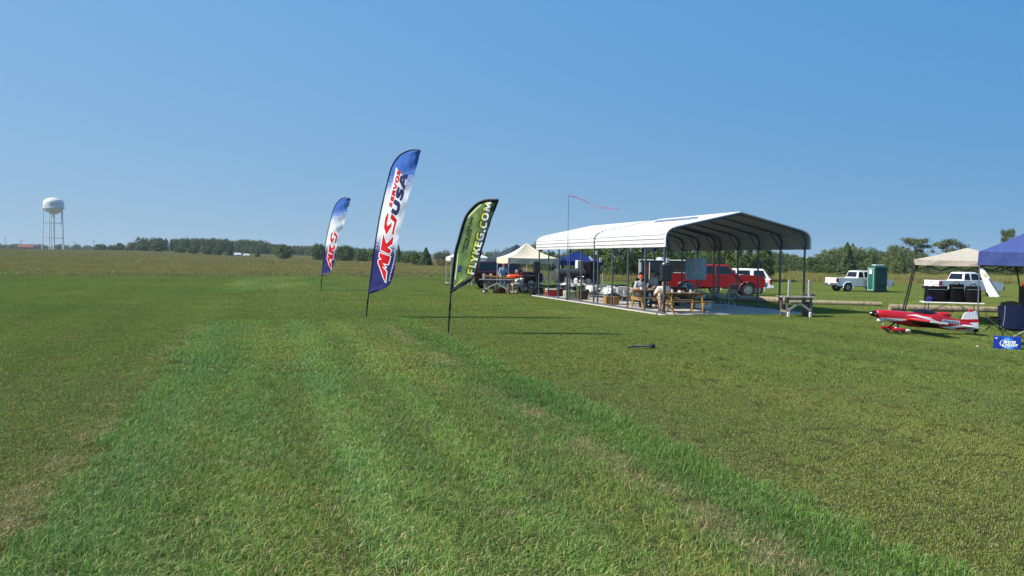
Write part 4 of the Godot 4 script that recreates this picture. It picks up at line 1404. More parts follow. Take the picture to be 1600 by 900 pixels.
func work_stand(called: String, label: String, at: Vector3, turn: float, kind: int) -> void:
	var o := thing(called, label, "wooden stand", at, turn, "wooden aeroplane stands")
	var w := mottled("weathered wood", Color(0.6, 0.57, 0.53), 0.9, grain("plank", 0.04, 0.6, 1.0), 1.4)
	var hw := 0.5 if kind == 1 else 0.8
	var top := 0.72 if kind == 1 else 0.78
	for s in [-1.0, 1.0]:
		for z in [-0.3, 0.3]:
			var leg := B.new()
			leg.box(T(s * hw * 0.86, top / 2, z), Vector3(0.085, top, 0.04), 0.006)
			put("leg", leg, w, o)
		var rail := B.new()
		rail.box(T(s * hw * 0.86, 0.2, 0), Vector3(0.04, 0.09, 0.56), 0.005)
		put("cross_rail", rail, w, o)
		var up := B.new()
		var h := 0.64 if kind == 1 else 0.35
		up.box(T(s * hw * 0.8 if kind == 1 else -hw * 0.9 + (s + 1.0) * 0.19, top + h / 2 + 0.0, 0.35 if s < 0 else 0.2), Vector3(0.085 if kind == 1 else 0.15, h, 0.085 if kind == 1 else 0.12), 0.01)
		put("upright_post", up, mottled("pale wood", Color(0.78, 0.76, 0.74), 0.8, grain("plank", 0.04, 0.6, 1.0), 1.4), o)
		var br := B.new()
		br.bar(Vector3(s * hw * 0.82, 0.24, 0.325), Vector3(s * 0.03, top - 0.2, 0.325), 0.03, 0.08, 0.004)
		put("brace", br, mats["pale wood"], o)
	for k in 4:
		var pl := B.new()
		pl.box(T(-0.04 if k % 2 else 0.05, top + 0.018, -0.3 + 0.2 * k), Vector3(hw * 2.0 + 0.3, 0.034, 0.188), 0.005)
		put("plank", pl, w if k < 3 else mats["pale wood"], o)
	var ap := B.new()
	ap.box(T(0, top - 0.06, 0.322), Vector3(hw * 1.9, 0.07, 0.03), 0.004)
	put("apron", ap, w, o)
	if kind == 1:
		var shelf := B.new()
		shelf.box(T(0.46, 0.3, -0.1), Vector3(0.2, 0.5, 0.5), 0.01)
		put("side_box", shelf, mat("grey wood", Color(0.34, 0.35, 0.36), 0.85), o)
		var arm := B.new()
		arm.bar(Vector3(0.35, top + 0.07, -0.4), Vector3(0.85, top + 0.07, -0.4), 0.1, 0.1, 0.01)
		put("extension_arm", arm, mats["grey wood"], o)
		for s in [-1.0, 1.0]:
			var pad := B.new()
			pad.box(T(s * 0.4, 0.1, 0.345), Vector3(0.1, 0.2, 0.05), 0.02)
			put("foot_pad", pad, mat("white pad", Color(0.85, 0.85, 0.84), 0.6), o)
	else:
		var wh := B.new()
		wh.lathe(Transform3D(Basis(Vector3.RIGHT, PI / 2), Vector3(-0.72, 0.12, 0.38)), [Vector2(0.0, -0.03), Vector2(0.12, -0.03), Vector2(0.13, 0.0), Vector2(0.12, 0.03), Vector2(0.0, 0.03)], 14)
		var wn := put("wheel", wh, mats["tyre"], o)
		var hub := B.new()
		hub.lathe(Transform3D(Basis(Vector3.RIGHT, PI / 2), Vector3(-0.72, 0.12, 0.38)), [Vector2(0.075, 0.03), Vector2(0.07, 0.04), Vector2(0.0, 0.04)], 12)
		put("hub", hub, mats["white pad"], wn)
		for k in 2:
			var sl := B.new()
			sl.bar(Vector3(-0.1 - 0.5 * k, 0.08, 0.2 - 0.3 * k), Vector3(0.15 - 0.45 * k, top - 0.03, 0.2 - 0.3 * k), 0.05, 0.12, 0.006)
			put("slanted_leg", sl, mats["weathered wood"], o)
		# the aeroplane parts lying on it
		var wing := thing("yellow_wing", "long yellow model wing lying on the left wooden stand", "model wing", at + Vector3(-0.05, top + 0.14, 0.25), turn - 0.1)
		var wb := B.new()
		var secs := []
		for i in 7:
			var x := lerpf(-0.62, 0.85, i / 6.0)
			var c := lerpf(0.34, 0.2, i / 6.0)
			var ring := []
			for k in 12:
				var a := TAU * k / 12
				ring.append(Vector3(x, 0.07 - 0.1 * (i / 6.0) + sin(a) * 0.03 + 0.04 * cos(a), cos(a) * c * 0.5))
			secs.append(ring)
		wb.loft(secs)
		put("wing_panel", wb, painted("yellow film", Color(0.86, 0.62, 0.08), 0.3), wing)
		var tipb := B.new()
		tipb.ball(Vector3(-0.64, 0.08, 0.0), Vector3(0.08, 0.07, 0.15), 10)
		put("wing_root", tipb, mat("root wood", Color(0.75, 0.7, 0.62), 0.7), wing)
		var orange := thing("orange_aeroplane", "orange model aeroplane at the right end of the left wooden stand", "model aeroplane", at + Vector3(0.95, top + 0.14, -0.35), turn + 0.1)
		var ob := B.new()
		var rings := []
		for i in 9:
			var u := i / 8.0
			var ring := []
			var rr := 0.155 * sqrt(maxf(0.02, 1.0 - pow(u * 2.0 - 1.0, 2.0))) * (1.0 - 0.35 * u) + 0.01
			for k in 12:
				var a := TAU * k / 12
				ring.append(Vector3(lerpf(-0.42, 0.5, u), sin(a) * rr + 0.06, cos(a) * rr))
			rings.append(ring)
		ob.loft(rings)
		put("fuselage", ob, painted("orange film", Color(0.85, 0.3, 0.1), 0.3), orange)
		var cp := B.new()
		cp.ball(Vector3(-0.1, 0.17, 0), Vector3(0.15, 0.08, 0.08), 10)
		put("canopy", cp, mat("smoke canopy", Color(0.1, 0.08, 0.08), 0.1), orange)
		var fn := B.new()
		fn.box(T(0.42, 0.18, 0), Vector3(0.16, 0.22, 0.016), 0.004)
		put("fin", fn, mats["red paint"], orange)
		var lw := B.new()
		lw.box(T(-0.05, 0.02, 0), Vector3(0.26, 0.03, 0.9), 0.008)
		put("wing", lw, mats["orange film"], orange)
		var bag := thing("brown_bag", "brown holdall on the grass under the left wooden stand", "bag", at + Vector3(0.25, 0, 0.15), 0.1)
		var bb := B.new()
		bb.extrude(PackedVector2Array([Vector2(-0.24, 0), Vector2(0.24, 0), Vector2(0.22, 0.28), Vector2(0.08, 0.37), Vector2(-0.1, 0.36), Vector2(-0.2, 0.27)]), func(_y): return 0.16, 0.04)
		put("bag_body", bb, cloth("brown canvas", Color(0.27, 0.13, 0.1), 0.0), bag)
		var hd := B.new()
		hd.tube([Vector3(-0.12, 0.34, 0.1), Vector3(-0.1, 0.45, 0.1), Vector3(0.08, 0.46, 0.1), Vector3(0.1, 0.35, 0.1)], 0.015, 0.015, 6)
		put("handle", hd, mats["car black"], bag)
		var db := thing("black_case", "small dark case on the grass left of the brown holdall", "case", at + Vector3(-0.1, 0, -0.05), 0.3)
		var dbb := B.new()
		dbb.box(T(0, 0.13, 0), Vector3(0.2, 0.26, 0.3), 0.03)
		put("case_body", dbb, mats["car black"], db)
		var dh := B.new()
		dh.tube([Vector3(0, 0.25, -0.08), Vector3(0, 0.31, -0.06), Vector3(0, 0.31, 0.06), Vector3(0, 0.25, 0.08)], 0.012, 0.012, 5)
		put("handle", dh, mats["rust"], db)

# ------------------------------------------------------------------ the open shelter; local x across, -z along it
const POSTS := [26.3, 27.83, 29.36, 30.89, 32.42, 32.86, 34.36, 35.86, 37.36, 38.86, 40.36]
const W0 := 14.02
const W1 := 20.12

func roof_line(u: float, up: float) -> Vector2:
	# cross section from the left eave (0) over the ridge to the right eave (1): x across from the left post, y
	var half := (W1 - W0) / 2 + 0.06
	var k := u * 2.0 if u < 0.5 else (1.0 - u) * 2.0
	var pts := [[0.0, Vector2(-0.06, 2.5)], [0.09, Vector2(-0.06, 2.86)], [0.13, Vector2(-0.03, 2.99)], [0.17, Vector2(0.06, 3.1)], [0.21, Vector2(0.2, 3.18)], [0.25, Vector2(0.38, 3.235)], [1.0, Vector2(half - 0.06, 3.83)]]
	var p := Vector2.ZERO
	for i in pts.size() - 1:
		if k <= pts[i + 1][0] + 1e-6:
			p = pts[i][1].lerp(pts[i + 1][1], (k - pts[i][0]) / (pts[i + 1][0] - pts[i][0]))
			break
	var q := Vector2(p.x, p.y)
	if u > 0.5:
		q.x = (W1 - W0) - p.x
	var out := Vector2(q.x - (W1 - W0) / 2, (q.y - 2.4) * 3.2).normalized()
	return q + out * up

func shelter() -> void:
	var o := thing("open_shelter", "long open metal shelter with a white arched roof and grey posts", "shelter", on(0, 0), TURN)
	var steel := mottled("galvanised steel", Color(0.42, 0.46, 0.5), 0.45, grain("stain", 0.02, 0.86, 1.0), 1.5, 0.55)
	var sheet := mottled("white sheet metal", Color(0.84, 0.85, 0.86), 0.35, grain("sheet", 0.012, 0.9, 1.0, 3), 0.5)
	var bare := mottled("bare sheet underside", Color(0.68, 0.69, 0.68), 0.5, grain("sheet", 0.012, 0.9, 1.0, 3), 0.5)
	# roof sheets: one per metre or so of width, with lengthwise ribs; each section a run of sheets
	var us := []
	for k in 49:
		us.append(k / 48.0)
	var runs := [[26.1, 32.62, 0.026], [32.52, 40.62, 0.0]]
	for r in runs:
		for strip in 8:
			var b := B.new()
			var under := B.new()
			var k0 := strip * 6
			for k in range(k0, k0 + 6):
				var prev := roof_line(us[k], r[2])
				var nxt := roof_line(us[k + 1], r[2])
				# flat part, then a raised rib
				var seg := [prev, prev.lerp(nxt, 0.72), prev.lerp(nxt, 0.79), prev.lerp(nxt, 0.93), nxt]
				var nn := Vector2(-(nxt - prev).y, (nxt - prev).x).normalized()
				if nn.y < 0 or (absf(nn.y) < 0.05 and nn.x * ((prev.x - 3.0)) < 0):
					nn = -nn
				var hgt := [0.0, 0.0, 0.032, 0.032, 0.0]
				for i in 4:
					var a: Vector2 = seg[i] + nn * hgt[i]
					var c: Vector2 = seg[i + 1] + nn * hgt[i + 1]
					var mid := Vector3(W0 + 3.05, 1.8, -(r[0] + r[1]) / 2)
					var z0: float = -r[0]
					var z1: float = -r[1]
					b.out4(Vector3(W0 + a.x, a.y, z0), Vector3(W0 + c.x, c.y, z0), Vector3(W0 + c.x, c.y, z1), Vector3(W0 + a.x, a.y, z1), mid)
					var far := mid + Vector3((a.x - 3.05) * 9, (a.y - 1.8) * 9, 0)
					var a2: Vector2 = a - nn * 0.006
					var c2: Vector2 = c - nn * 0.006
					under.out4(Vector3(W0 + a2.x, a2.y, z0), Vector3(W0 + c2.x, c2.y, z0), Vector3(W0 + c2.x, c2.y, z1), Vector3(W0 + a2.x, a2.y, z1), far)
					for zz in [z0, z1]:
						b.out4(Vector3(W0 + a.x, a.y, zz), Vector3(W0 + c.x, c.y, zz), Vector3(W0 + c2.x, c2.y, zz), Vector3(W0 + a2.x, a2.y, zz), mid)
			var am := ArrayMesh.new()
			b.add_to(am, sheet)
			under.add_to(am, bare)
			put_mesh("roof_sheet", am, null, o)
	# bows: posts, rounded haunches and rafters of square tube
	for s in POSTS:
		var z: float = -s
		for side in [0, 1]:
			var post := B.new()
			var x := W0 if side == 0 else W1
			post.box(T(x, 1.3, z), Vector3(0.065, 2.6, 0.065), 0.008)
			put("post", post, steel, o)
			var plate := B.new()
			plate.box(T(x, 0.035, z), Vector3(0.16, 0.02, 0.16), 0.003)
			put("foot_plate", plate, steel, o)
			var br := B.new()
			var xo := 1.0 if side == 0 else -1.0
			br.bar(Vector3(x + xo * 0.02, 2.5, z), Vector3(x + xo * 0.52, 3.22, z), 0.04, 0.04, 0.005, Vector3.BACK)
			put("knee_brace", br, steel, o)
		var bow := B.new()
		var last := Vector2.ZERO
		for k in 25:
			var p := roof_line(k / 24.0, -0.045)
			if k > 0:
				bow.bar(Vector3(W0 + last.x, last.y, z), Vector3(W0 + p.x, p.y, z), 0.06, 0.06, 0.0, Vector3(0, 0, 1))
			last = p
		put("roof_bow", bow, steel, o)
	for x in [W0, W1]:
		for r in [[26.1, 32.6], [32.75, 40.6]]:
			var rail := B.new()
			rail.box(T(x, 0.075, -(r[0] + r[1]) / 2), Vector3(0.06, 0.05, r[1] - r[0]), 0.006)
			put("base_rail", rail, steel, o)
	# grey edge trims at the ends of both sections
	for q in [[26.09, 0.03], [32.64, 0.05], [40.63, 0.004]]:
		var tr := B.new()
		var last := Vector2.ZERO
		for k in 49:
			var p := roof_line(k / 48.0, q[1])
			if k > 0:
				tr.bar(Vector3(W0 + last.x, last.y, -q[0]), Vector3(W0 + p.x, p.y, -q[0]), 0.035, 0.07, 0.0, Vector3(0, 0, 1))
			last = p
		put("edge_trim", tr, mats["galvanised steel"] if q[0] > 32.0 and q[0] < 33.0 else mat("grey trim", Color(0.88, 0.89, 0.9), 0.4, 0.0), o)
	# stepped grey strips laid just above the near section
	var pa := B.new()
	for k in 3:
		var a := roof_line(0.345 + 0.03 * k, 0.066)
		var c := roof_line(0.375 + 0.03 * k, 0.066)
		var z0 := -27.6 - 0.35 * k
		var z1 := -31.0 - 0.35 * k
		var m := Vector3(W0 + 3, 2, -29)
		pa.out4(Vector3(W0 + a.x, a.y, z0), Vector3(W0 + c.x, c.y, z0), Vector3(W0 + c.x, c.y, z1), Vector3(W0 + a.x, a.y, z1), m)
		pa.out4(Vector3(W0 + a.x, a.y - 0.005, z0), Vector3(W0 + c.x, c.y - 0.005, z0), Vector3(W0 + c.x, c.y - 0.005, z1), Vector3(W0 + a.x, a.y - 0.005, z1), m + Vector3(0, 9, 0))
	put("roof_grey_strips", pa, mat("patch grey", Color(0.46, 0.53, 0.6), 0.5), o)
	# small white boxes on three posts
	for q in [[26.3, 2.0], [32.42, 1.98], [32.86, 2.3]]:
		var jb := B.new()
		jb.box(T(W0 + 0.1, q[1], -q[0] + 0.02), Vector3(0.11, 0.17, 0.09), 0.01)
		put("junction_box", jb, mat("box white", Color(0.88, 0.88, 0.86), 0.5), o)
	var coil := B.new()
	coil.lathe(T(W0, 1.72, -26.3), [Vector2(0.06, 0.0), Vector2(0.075, 0.03), Vector2(0.06, 0.06), Vector2(0.075, 0.09), Vector2(0.06, 0.12), Vector2(0.075, 0.15), Vector2(0.055, 0.2)], 10)
	put("wrapped_tape", coil, mat("tape white", Color(0.75, 0.75, 0.73), 0.6), o)
	# slab
	var slab := B.new()
	slab.box(T((W0 + W1) / 2, -0.02, -33.4), Vector3(W1 - W0 + 0.5, 0.1, 14.9), 0.012)
	var sl := put("concrete_slab", slab, mottled("concrete", Color(0.82, 0.8, 0.77), 0.9, grain("slab", 0.02, 0.72, 1.0, 5, 512), 0.45), o)
	for k in 3:
		var jt := B.new()
		jt.box(T((W0 + W1) / 2, 0.0305, -29.8 - 3.6 * k), Vector3(W1 - W0 + 0.46, 0.003, 0.015))
		put("control_joint", jt, mat("joint", Color(0.4, 0.39, 0.37), 0.9), sl)
	# antenna mast with a pink streamer
	var mast := thing("antenna_mast", "tall thin mast with a pink streamer beside the shelter posts", "mast", on(35.74, 13.86), TURN)
	var m := B.new()
	m.tube([Vector3(0, -0.1, 0), Vector3(0, 2.6, 0), Vector3(0, 5.1, 0)], 0.022, 0.01, 7)
	put("pole", m, mat("mast grey", Color(0.38, 0.4, 0.42), 0.5, 0.3), mast)
	var ribbon := B.new()
	var prev := []
	for k in 25:
		var u := k / 24.0
		var ctr := Vector3(0.02 + 2.48 * u, 5.06 - 0.62 * u + 0.05 * sin(u * 8.0) - 0.1 * sin(u * PI), 0.06 * sin(u * 5.0) + 0.3 * u)
		var tw := 0.6 * sin(u * 9.0)
		var w := Vector3(0, cos(tw), sin(tw)) * 0.026
		var cur := [ctr - w, ctr + w]
		if k > 0:
			ribbon.quad(prev[0], cur[0], cur[1], prev[1])
			ribbon.quad(prev[1] + Vector3(0, 0, -0.002), cur[1] + Vector3(0, 0, -0.002), cur[0] + Vector3(0, 0, -0.002), prev[0] + Vector3(0, 0, -0.002))
		prev = cur
	put("streamer", ribbon, cloth("pink tape", Color(1.0, 0.7, 0.84), 0.8), mast)
	var base := B.new()
	base.box(T(0, 0.55, 0), Vector3(0.09, 1.1, 0.09), 0.01)
	put("base_sleeve", base, mats["galvanised steel"], mast)

# ------------------------------------------------------------------ what stands in and round the shelter
func picnic_table(label: String, at: Vector3, turn: float) -> void:
	var o := thing("picnic_table", label, "picnic table", at, turn, "wooden picnic tables under the shelter")
	var w := mottled("pine plank", Color(0.6, 0.5, 0.36), 0.85, grain("plank", 0.04, 0.6, 1.0), 1.4)
	var w2 := mottled("yellow pine", Color(0.74, 0.58, 0.32), 0.85, grain("plank", 0.04, 0.6, 1.0), 1.4)
	for k in 5:
		var p := B.new()
		p.box(T(0.005 * (k % 2), 0.74, -0.3 + 0.15 * k), Vector3(1.85, 0.038, 0.138), 0.006)
		put("table_plank", p, w, o)
	for s in [-1.0, 1.0]:
		for k in 2:
			var p := B.new()
			p.box(T(0.006 * k, 0.44, s * (0.6 + 0.145 * k)), Vector3(1.85, 0.038, 0.135), 0.006)
			put("bench_plank", p, w, o)
	for s in [-1.0, 1.0]:
		for z in [-1.0, 1.0]:
			var l := B.new()
			l.bar(Vector3(s * 0.62, -0.0, z * 0.58), Vector3(s * 0.62, 0.72, z * 0.26), 0.038, 0.13, 0.005, Vector3.RIGHT.cross(Vector3(0, 0.72, -z * 0.32)).normalized())
			put("leg", l, w2, o)
		var c := B.new()
		c.box(T(s * 0.62 + 0.04 * s, 0.39, 0), Vector3(0.038, 0.13, 1.5), 0.005)
		put("bench_support", c, w2, o)
		var d := B.new()
		d.box(T(s * 0.62 + 0.04 * s, 0.68, 0), Vector3(0.038, 0.08, 0.7), 0.005)
		put("top_support", d, w2, o)
		var e := B.new()
		e.bar(Vector3(s * 0.6, 0.4, 0), Vector3(s * 0.15, 0.71, 0), 0.038, 0.08, 0.004)
		put("brace", e, w, o)

func speaker(label: String, label2: String, at: Vector3, turn: float) -> void:
	var st := thing("speaker_stand", label2, "speaker stand", at, turn, "speaker stands at the shelter's corners")
	var black := mats["car black"] as Material
	var p := B.new()
	p.tube([Vector3(0, 0.1, 0), Vector3(0, 1.3, 0)], 0.024, 0.02, 8)
	put("pole", p, black, st)
	var col := B.new()
	col.lathe(T(0, 0.62, 0), [Vector2(0.035, 0), Vector2(0.045, 0.03), Vector2(0.045, 0.09), Vector2(0.03, 0.12)], 8)
	put("collar", col, black, st)
	for k in 3:
		var a := TAU * k / 3 + 0.5
		var l := B.new()
		l.tube([Vector3(0, 0.6, 0), Vector3(cos(a) * 0.42, 0.02, sin(a) * 0.42)], 0.016, 0.016, 6)
		put("leg", l, black, st)
		var br := B.new()
		br.tube([Vector3(0, 0.14, 0), Vector3(cos(a) * 0.28, 0.22, sin(a) * 0.28)], 0.01, 0.01, 5)
		put("brace", br, black, st)
	var sp := thing("loudspeaker", label, "loudspeaker", at + Vector3(0, 1.26, 0), turn, "loudspeakers at the shelter's corners")
	var b := B.new()
	b.extrude(PackedVector2Array([Vector2(-0.18, 0), Vector2(0.18, 0), Vector2(0.18, 0.6), Vector2(-0.18, 0.6)]), func(_y): return 0.17, 0.03)
	put("cabinet", b, mat("speaker box", Color(0.07, 0.08, 0.1), 0.6), sp)
	var g := B.new()
	g.box(T(0, 0.3, 0.172), Vector3(0.3, 0.54, 0.02), 0.008)
	put("grille", g, mat("speaker grille", Color(0.13, 0.15, 0.18), 0.5), sp)
	var h := B.new()
	h.tube([Vector3(-0.07, 0.58, 0), Vector3(-0.05, 0.63, 0), Vector3(0.05, 0.63, 0), Vector3(0.07, 0.58, 0)], 0.012, 0.012, 6)
	put("handle", h, black, sp)

func cooler(called: String, label: String, at: Vector3, turn: float, size: Vector3, bodyc: Material, lidc: Material) -> void:
	var o := thing(called, label, "cooler", at, turn, "coolers on the shelter slab")
	var b := B.new()
	b.box(T(0, size.y * 0.42, 0), Vector3(size.x, size.y * 0.84, size.z), 0.03)
	put("tub", b, bodyc, o)
	var l := B.new()
	l.box(T(0, size.y * 0.92, 0), Vector3(size.x * 1.03, size.y * 0.155, size.z * 1.03), 0.02)
	put("lid", l, lidc, o)
	for s in [-1.0, 1.0]:
		var h := B.new()
		h.box(T(s * (size.x / 2 + 0.02), size.y * 0.62, 0), Vector3(0.04, 0.04, size.z * 0.5), 0.01)
		put("handle", h, lidc, o)

func patio_chair(label: String, at: Vector3, turn: float) -> void:
	var o := thing("patio_chair", label, "chair", at, turn, "metal patio chairs on the slab")
	var white := mat("white tube", Color(0.8, 0.82, 0.84), 0.4)
	var strap := mat("grey strap", Color(0.34, 0.38, 0.42), 0.6)
	for s in [-1.0, 1.0]:
		var side := B.new()
		side.tube([Vector3(s * 0.27, 0.4, 0.25), Vector3(s * 0.27, 0.38, -0.2), Vector3(s * 0.27, 0.98, -0.48)], 0.016, 0.016, 7)
		put("side_rail", side, white, o)
		var arm := B.new()
		arm.tube([Vector3(s * 0.3, 0.4, 0.22), Vector3(s * 0.31, 0.62, 0.2), Vector3(s * 0.3, 0.63, -0.3)], 0.015, 0.015, 7)
		put("armrest", arm, white, o)
		for f in [-1.0, 1.0]:
			var leg := B.new()
			leg.tube([Vector3(s * 0.2, 0.37, f * 0.05), Vector3(s * 0.26, 0.12, f * 0.16), Vector3(s * 0.3, 0.02, f * 0.34)], 0.015, 0.013, 7)
			put("leg", leg, white, o)
	for k in 7:
		var st := B.new()
		var x := -0.23 + 0.0767 * k
		st.bar(Vector3(x, 0.41, 0.24), Vector3(x, 0.385, -0.2), 0.05, 0.008)
		st.bar(Vector3(x, 0.385, -0.2), Vector3(x, 0.98, -0.49), 0.05, 0.008, 0.0, Vector3(0, 0.43, 0.9))
		put("strap", st, strap, o)
	for q in [Vector3(0, 0.4, 0.25), Vector3(0, 0.98, -0.48)]:
		var c := B.new()
		c.tube([q - Vector3(0.27, 0, 0), q + Vector3(0.27, 0, 0)], 0.016, 0.016, 7)
		put("cross_tube", c, white, o)

func folding_table(called: String, label: String, at: Vector3, turn: float, size: Vector2, topc: Material, legc: Material, h := 0.74) -> void:
	var o := thing(called, label, "table", at, turn)
	var t := B.new()
	t.box(T(0, h - 0.022, 0), Vector3(size.x, 0.044, size.y), 0.012)
	put("table_top", t, topc, o)
	for s in [-1.0, 1.0]:
		for z in [-1.0, 1.0]:
			var l := B.new()
			l.tube([Vector3(s * size.x * 0.4, h - 0.04, z * size.y * 0.4), Vector3(s * size.x * 0.43, 0.0, z * size.y * 0.42)], 0.014, 0.014, 7)
			put("leg", l, legc, o)
		var c := B.new()
		c.tube([Vector3(s * size.x * 0.415, h * 0.4, -size.y * 0.41), Vector3(s * size.x * 0.415, h * 0.4, size.y * 0.41)], 0.01, 0.01, 6)
		put("cross_tube", c, legc, o)
		var d := B.new()
		d.tube([Vector3(s * size.x * 0.42, h * 0.42, 0), Vector3(s * size.x * 0.06, h - 0.045, 0)], 0.01, 0.01, 6)
		put("brace", d, legc, o)

func draped_table(label: String, at: Vector3, turn: float, size: Vector2, drop: float, sd: int) -> void:
	folding_table("folding_table", "folding table under the cloth: " + label, at, turn, size, mats["box white"], mats["canopy steel"], 0.72)
	var o := thing("tablecloth", "white plastic cloth on " + label, "tablecloth", at, turn, "white tablecloths")
	var b := B.new()
	var n := 22
	var w := size.x / 2 + drop
	var d := size.y / 2 + drop
	var grid := []
	for i in n + 1:
		var row := []
		for j in n + 1:
			var x := lerpf(-w, w, float(i) / n)
			var z := lerpf(-d, d, float(j) / n)
			var ox := maxf(0.0, absf(x) - size.x / 2)
			var oz := maxf(0.0, absf(z) - size.y / 2)
			var fall := ox + oz
			var wav := 0.06 * sin(x * 17.0 + sd + z * 5.0) * clampf(fall * 8.0, 0.0, 1.0)
			var px := signf(x) * (minf(absf(x), size.x / 2 + 0.012) + (0.05 * ox + wav if ox > 0.0 else 0.0))
			var pz := signf(z) * (minf(absf(z), size.y / 2 + 0.012) + (0.05 * oz + wav if oz > 0.0 else 0.0))
			row.append(Vector3(px, 0.728 - minf(fall, drop * (1.1 + 0.3 * sin(x * 4.3 + sd))) * (0.8 + 0.2 * sin(x * 5.0 + z * 3.0 + sd)) + 0.004 * sin(x * 9.0 + z * 13.0) * (1.0 if fall <= 0.0 else 0.0), pz))
		grid.append(row)
	for i in n:
		for j in n:
			b.quad(grid[i][j], grid[i][j + 1], grid[i + 1][j + 1], grid[i + 1][j])
	put("cloth", b, cloth("white plastic", Color(0.88, 0.89, 0.9), 0.4), o)

func carton(label: String, at: Vector3, turn: float, size: Vector3, m: Material, flap := true) -> void:
	var o := thing("cardboard_box", label, "box", at, turn, "boxes on the shelter slab")
	var b := B.new()
	b.box(T(0, size.y / 2, 0), size, 0.006)
	put("box_body", b, m, o)
	var tp := B.new()
	tp.box(T(0, size.y + 0.0015, 0), Vector3(size.x * 0.98, 0.003, 0.05))
	put("tape", tp, mat("tape", Color(0.62, 0.5, 0.34), 0.4), o)
	if flap:
		var f := B.new()
		f.bar(Vector3(-size.x / 2, size.y, size.z / 2), Vector3(-size.x / 2 - 0.08, size.y + 0.1, size.z / 2), size.x * 0.0 + 0.004, size.z * 0.9, 0.0, Vector3(0, 0, 1))
		put("flap", f, m, o)

